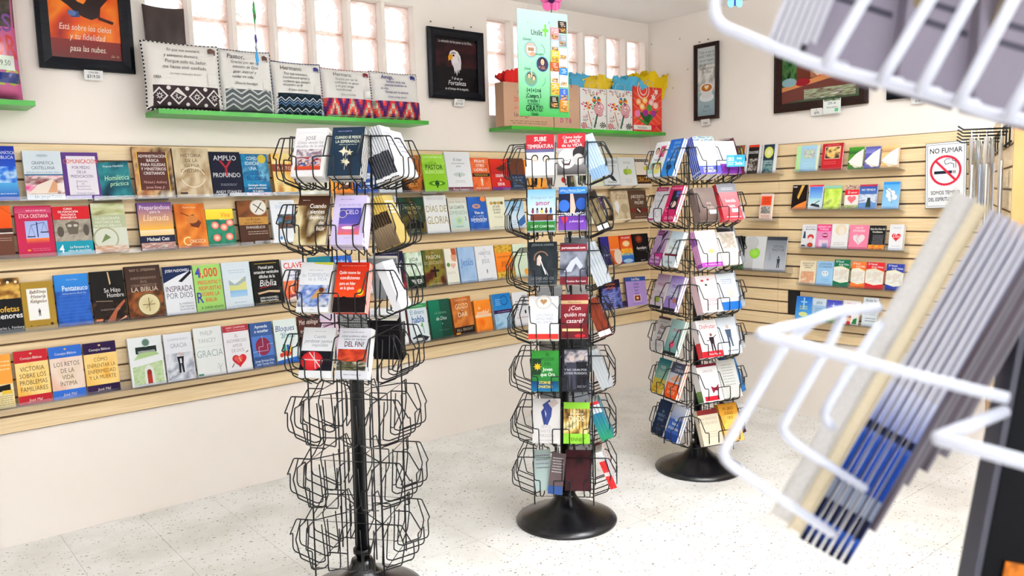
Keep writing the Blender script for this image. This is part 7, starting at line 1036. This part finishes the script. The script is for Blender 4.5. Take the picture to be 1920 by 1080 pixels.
rk(3, 4, 'r', -1, 'c4c4c8', [], 'pale grey backed book with red edge, fifth tier', n=2, t=.014, back='b8bac0', h=.19, bops=[R(.8, 0, 1, .08, '8a2f24')]+bk())
rk(3, 5, 'l', -1, '3a9aa0', [R(0, .4, 1, 1, '1f7a8a', '8ab8a8'), R(0, 0, 1, .42, 'c8b850', 'd8a020'), N(0, 0, 1, .3, ['d8a020', 'b88a1a', 'e8c850', '6a6a20'], 4, 3), T('MUJER', .5, .76, .7, .08, 'e8ecdc', 'n'), T('DIOS', .5, .58, .6, .13, 'c8d0a8', 'n')], 'teal and gold book titled Mujer Dios', n=2, t=.012, h=.18)
rk(3, 5, 'l', 1, 'e8541c', [R(0, .70, 1, 1, '4a5064'), T('DR. JAMES', .5, .90, .6, .04, 'c8ccd8'), T('DOBSON', .6, .80, .7, .07, 'c8ccd8'), R(0, .42, 1, .70, 'c8ccd8'), PG([(.1, .5), (.5, .66), (.95, .6), (.8, .5), (.4, .46)], 'e0a888'), TT(['LAZOS', 'AMOR'], .38, .15, .8, 'f8c8a0')], 'orange and grey book, right rack sixth tier', n=2, t=.012, h=.18)
rk(3, 5, 'f', -1, 'f2f0f0', [R(0, .93, 1, 1, '7a2030'), TT(['GRACIA'], .86, .10, .7, 'b8a8ac'), PG([(.5, .4), (.7, .34), (.9, .44), (.84, .24), (.7, .28), (.55, .2)], '8a1f34'), E(.7, .32, .05, .04, '5a1424'), R(.1, .02, .8, .14, 'c8202f')], 'white and maroon book with a bow, right rack', n=4, t=.012, w=.118, spine='f0eeec', sops=[R(0, 0, 1, .3, '7a9a4a', '3a6a3a')], v=.102, h=.185)
rk(3, 5, 'f', 1, 'd8d8d4', [S(.2, .3, .8, .9, 8, 'a8a8a8')], 'pale grey book, right rack sixth tier', n=3, t=.012, h=.19)
rk(3, 5, 'r', -1, '3a7ab8', [], 'blue wave backed book, right rack sixth tier', n=2, t=.014, back='4a8ac4', h=.19, bops=[N(0, 0, 1, 1, ['2f62a0', '7ab0d8', '1f4a86', 'a8cce4'], 2, 4)])
rk(3, 6, 'l', -1, '14284a', [R(0, 0, 1, 1, '1a2f54', '0f1f3c'), TT(['EN', 'PRESENCIA', 'DE DIOS'], .74, .12, .8, '8aa8c8', 'n'), S(.3, .12, .7, .2, 2, '5a7090')], 'dark blue book titled De Dios, right rack lowest tier', n=2, t=.012, h=.18)
rk(3, 6, 'l', 1, '3a62b0', [R(0, .6, 1, 1, 'd8dce8', '8a9ac8'), TT(['La', 'batalla', 'de los hombres'], .68, .13, .86, 'e8ecf8', 'b'), R(0, 0, 1, .2, '1f3f8a')], 'blue book titled La batalla, right rack lowest tier', n=2, t=.012, h=.18)
rk(3, 6, 'f', -1, 'e8dcc4', [R(0, .86, 1, 1, '8a2f30'), TT(['MATRIMONIO', 'DE MILAGROS'], .80, .12, .8, 'b8a890', 'n'), S(.2, .2, .8, .4, 3, 'c8bca4')], 'cream book with red band, right rack lowest tier', n=2, t=.016, w=.118, spine='d8ccb4', v=.102, h=.175)
rk(3, 6, 'f', 1, 'd89a34', [N(0, 0, 1, .7, ['e0a83a', 'f0c860', 'c8801f'], 2, 3), TT(['MI LIBRO', 'FUEGO', 'ORO'], .92, .12, .8, '5a3010', 'n')], 'golden book titled Fuego, right rack lowest tier', n=3, t=.012, h=.19, v=.10)
rk(3, 6, 'r', -1, '3a1f3a', [], 'dark purple backed book, right rack lowest tier', n=2, t=.014, back='3a2038', bops=[R(0, .3, 1, .4, '8a9a5a'), S(.1, .6, .9, .8, 3, 'a898a8')])
# blue promotion tag on the right rack
fa = math.radians(252.5); nv = Vector((math.cos(fa), math.sin(fa), 0)); u = Vector((-nv.y, nv.x, 0))
tw, th = .105, .055; b = MB(); b.box((0, 0, 0), (tw, th, .0015), C('2f8ae0')); Art(b, lambda x, y, k: (x*tw, y*th, .0015+k*5e-5), tw, th).run([R(0, 0, 1, 1, '2f8ae0', '3a9aec'), R(.02, .05, .4, .95, '4aaaf4'), T('LIBROS', .22, .64, .36, .3, 'f4faff', 'bn'), S(.05, .12, .4, .4, 2, 'e8f4ff'), T('desde', .68, .72, .5, .18, 'e8f4ff', 'b'), T('$ocho !', .7, .3, .5, .3, 'f4faff', 'b')])
o = b.build('promotion_tag', M['print'], None, RM[3] @ frame(nv*(HS+.116)+u*(.008)+Vector((0, 0, ZT0+.032)), u, Vector((0, 0, 1)), nv)); tag(o, 'blue promotion tag clipped on the top front of the right rack', 'tag')

# ------------------------------------------------------------------ the white wire rack close to the camera, right side
wr = empty('wire_display_rack', Matrix.Translation(atd(1900, 900, .5))); tag(wr, 'white wire display rack on a black panel, close and blurred at right', 'book rack'); IW = Matrix.Translation(-atd(1900, 900, .5))
def wtube(b, pts, r, fil=.006): b.tube([atd(*p) for p in pts], r, 10, fil=fil)
b = MB()
wtube(b, [(1648, 577, .47), (1573, 584, .45), (1511, 606, .43), (1419, 627, .40), (1640, 684, .385), (1889, 747, .37)], .0028, .003)
b.build('pocket_rim', M['whitewire'], wr, IW)
for pts in ([(1600, 580, .46), (1566, 585, .452), (1534, 595, .442), (1470, 650, .424), (1352, 852, .40), (1372, 873, .402), (1456, 930, .42), (1560, 1000, .46)],
            [(1590, 580, .46), (1578, 592, .455), (1559, 640, .447), (1464, 803, .432), (1480, 824, .434), (1510, 845, .44), (1620, 915, .48)],
            [(1660, 600, .475), (1640, 620, .47), (1594, 692, .455), (1541, 778, .445), (1560, 800, .455)]):
    b = MB(); wtube(b, pts, .0026); b.build('pocket_wire', M['whitewire'], wr, IW)
b = MB(); wtube(b, [(1882, 772, .43), (1757, 822, .365), (1985, 884, .34)], .0034, .002); b.build('pocket_rim', M['whitewire'], wr, IW)
b = MB(); wtube(b, [(1352, -60, .41), (1337, 22, .405), (1348, 48, .40), (1440, 86, .39), (1540, 124, .385), (1650, 152, .38), (1723, 171, .375), (1800, 193, .37), (1850, 213, .368), (1900, 222, .365), (1990, 240, .36)], .0029, .006); b.build('pocket_rim', M['whitewire'], wr, IW)
for x0, y0, x1, y1, D in ((1655, -60, 1552, 120, .382), (1780, -60, 1655, 150, .376), (1850, -60, 1727, 169, .372), (1932, -60, 1799, 191, .367), (1990, 40, 1892, 220, .362)):
    b = MB(); wtube(b, [(x0, y0, D-.012), (x1+12, y1-24, D-.008), (x1-2, y1, D), (x1+30, y1+4, D+.04)], .0027, .008); b.build('pocket_wire', M['whitewire'], wr, IW)
# black panel
p0 = atd(1824, 1100, .56); p1 = atd(1943, 480, .56); Yp = (p1-p0); hp = Yp.length; Yp.normalize(); Xq = (CR-Yp*CR.dot(Yp)).normalized(); Zq = Xq.cross(Yp)
mp = IW @ frame(p0-Yp*.12, Xq, Yp, Zq)
b = MB(); b.box((.005, 0, -.02), (.42, hp+.14, 0)); b.build('panel', M['panel'], wr, mp)
b = MB(); b.box((0, 0, -.02), (.0048, hp+.14, -.001)); b.build('panel_edge', M['panelgrey'], wr, mp)
b = MB(); b.box((0, 0, 0), (.025, .03, .0012), C('c86a1c')); Art(b, lambda x, y, k: (x*.025, y*.03, .0012+k*5e-5), .025, .03).run([N(0, 0, 1, 1, ['8a4a14', 'e8842a', '5a2a0c'], 3, 4)])
o = b.build('orange_card', M['print'], None, frame(p0+Xq*.018-Yp*.008+Zq*.001, Xq, Yp, Zq)); tag(o, 'small blurred orange card on the black panel, bottom right corner', 'card')
# books held by the lower white pocket: long narrow edges towards the camera
def edgebook(xb, yb, Db, xt, yt, Dt, th, wd, bg, label, group, sops=(), flip=False, spine=None, pages=None):
    pb, pt = atd(xb, yb, Db), atd(xt, yt, Dt); Y = (pt-pb); h = Y.length; Y.normalize(); X = ray((xb+xt)/2+30, (yb+yt)/2); X = (X-Y*X.dot(Y)).normalized(); Z = X.cross(Y)
    if flip: fr = frame(pb+X*wd+Z*th, -X, Y, -Z)
    else: fr = frame(pb, X, Y, Z)
    return book(fr, wd, h, th, bg, [], label, group, spine=spine, sops=sops, pages=pages)
GF = 'books in the white rack close to the camera'
edgebook(1441, 966, .495, 1792, 352, .455, .0125, .12, 'd8d4cc', 'thick grey paged book, leftmost in the near white rack', GF, flip=True, pages=M['greypaper'])
edgebook(1475, 992, .496, 1828, 372, .456, .0085, .12, 'cbbd9c', 'yellowish paged book beside the thick grey one in near rack', GF, flip=True, pages=M['tanpaper'])
for i in range(7):
    s = 1500+i*13.2
    edgebook(s-1, 1009+7.6*i, .497, s+357, 391+7*i, .457, .0034, .115, 'c9ccda', ['first','second','third','fourth','fifth','sixth','seventh'][i]+' thin blue and white booklet from the left, near white rack', GF, sops=[R(0, .0, 1, 1, 'ccccd8'), R(0, .34, 1, .50, 'd4d8ee', '1446a8'), R(0, .14, 1, .34, '1446a8', '123a90'), R(0, .36, 1, .385, '0c1430'), R(0, 0, 1, .16, '0d1330'), R(.1, .14, .9, .2, '8a94a8'), R(0, .02, 1, .08, '2a5ac0', '0d1330'), R(.86, 0, 1, 1, 'b8bcd0' if i % 2 else '3a4a80')])
for i, (xb, yb, th, c) in enumerate(((1592, 1008, .0065, '6a5a5e'), (1618, 985, .008, '55484c'), (1650, 925, .0085, '4a4048'), (1682, 900, .007, '7a7078'), (1712, 872, .009, '6a6068'), (1748, 845, .009, '827a80'))):
    L = [590, 570, 520, 500, 480, 450][i]
    edgebook(xb, yb, .50, xb+L*.58, yb-L*1.0, .46, th, .11, c, ['greyish brown book right of the blue booklets, near rack', 'dark brown book, second right of the blue booklets', 'very dark book in the middle of the near white rack', 'light grey book, fourth right of the blue booklets', 'grey book with dark stripe near the black panel', 'pale grey book next to the black panel edge'][i], GF, sops=[N(0, .0, 1, 1, [c, '6a646e', c, '2a2430'], 2.2, i+2), R(.8, 0, 1, 1, '8a8690')])
# books in the upper white pocket
for i in range(7):
    s = 1436+i*12.2
    edgebook(s, 80+4.2*i, .43, s+118, -210+3*i, .405, .0032, .10, 'cfced8', ['first','second','third','fourth','fifth','sixth','seventh'][i]+' thin white booklet from the left in the upper near pocket', GF, sops=[R(0, 0, 1, 1, 'd2d2dc'), R(.8, 0, 1, 1, 'b8b8c6'), R(0, .02, 1, .07, '3a3a44' if i > 4 else 'c8c8d2')])
def facebook(xb, yb, xr, yr, D, label, bg, ops, t=.012):
    pb = atd(xb, yb, D); pr = atd(xr, yr, D+.004); X = pr-pb; w = X.length; X.normalize(); Y = (atd(xb+125, yb-300, D+.03)-pb); Y = (Y-X*Y.dot(X)).normalized(); Z = X.cross(Y)
    book(frame(pb-Z*t, X, Y, Z), w, .17, t, bg, ops, label, GF)
bc = lambda x: [R(x+.016*i, .62, x+.016*i+.008, .90, '22222a') for i in range(14)]
up = lambda n: [R(.12+.02*j, .22+.07*j, .92-.05*j, .245+.07*j, '4a4856') for j in range(n)]+[E(.25, .52, .03, .03, '8a6a2a')]+bc(.55)
facebook(1512, 102, 1668, 152, .425, 'lilac grey book back with three lines of print, upper near pocket', '8d8695', up(3))
facebook(1684, 150, 1812, 190, .42, 'lilac grey book back with two lines of print, upper near pocket', '8a8392', up(2)+[PG([(.35, .46), (.5, .62), (.6, .56), (.45, .40)], 'b8862a')])
facebook(1826, 192, 1990, 238, .415, 'lilac grey book back cut off by the right edge, upper pocket', '88818f', up(2))
edgebook(1668, 120, .44, 1780, -170, .42, .004, .05, '8a7a5e', 'tan spined book between two lilac book backs, upper pocket', GF, spine='8a7a5e')
edgebook(1812, 160, .435, 1924, -130, .415, .004, .05, '75685a', 'darker tan spined book further right, upper pocket', GF, spine='75685a')
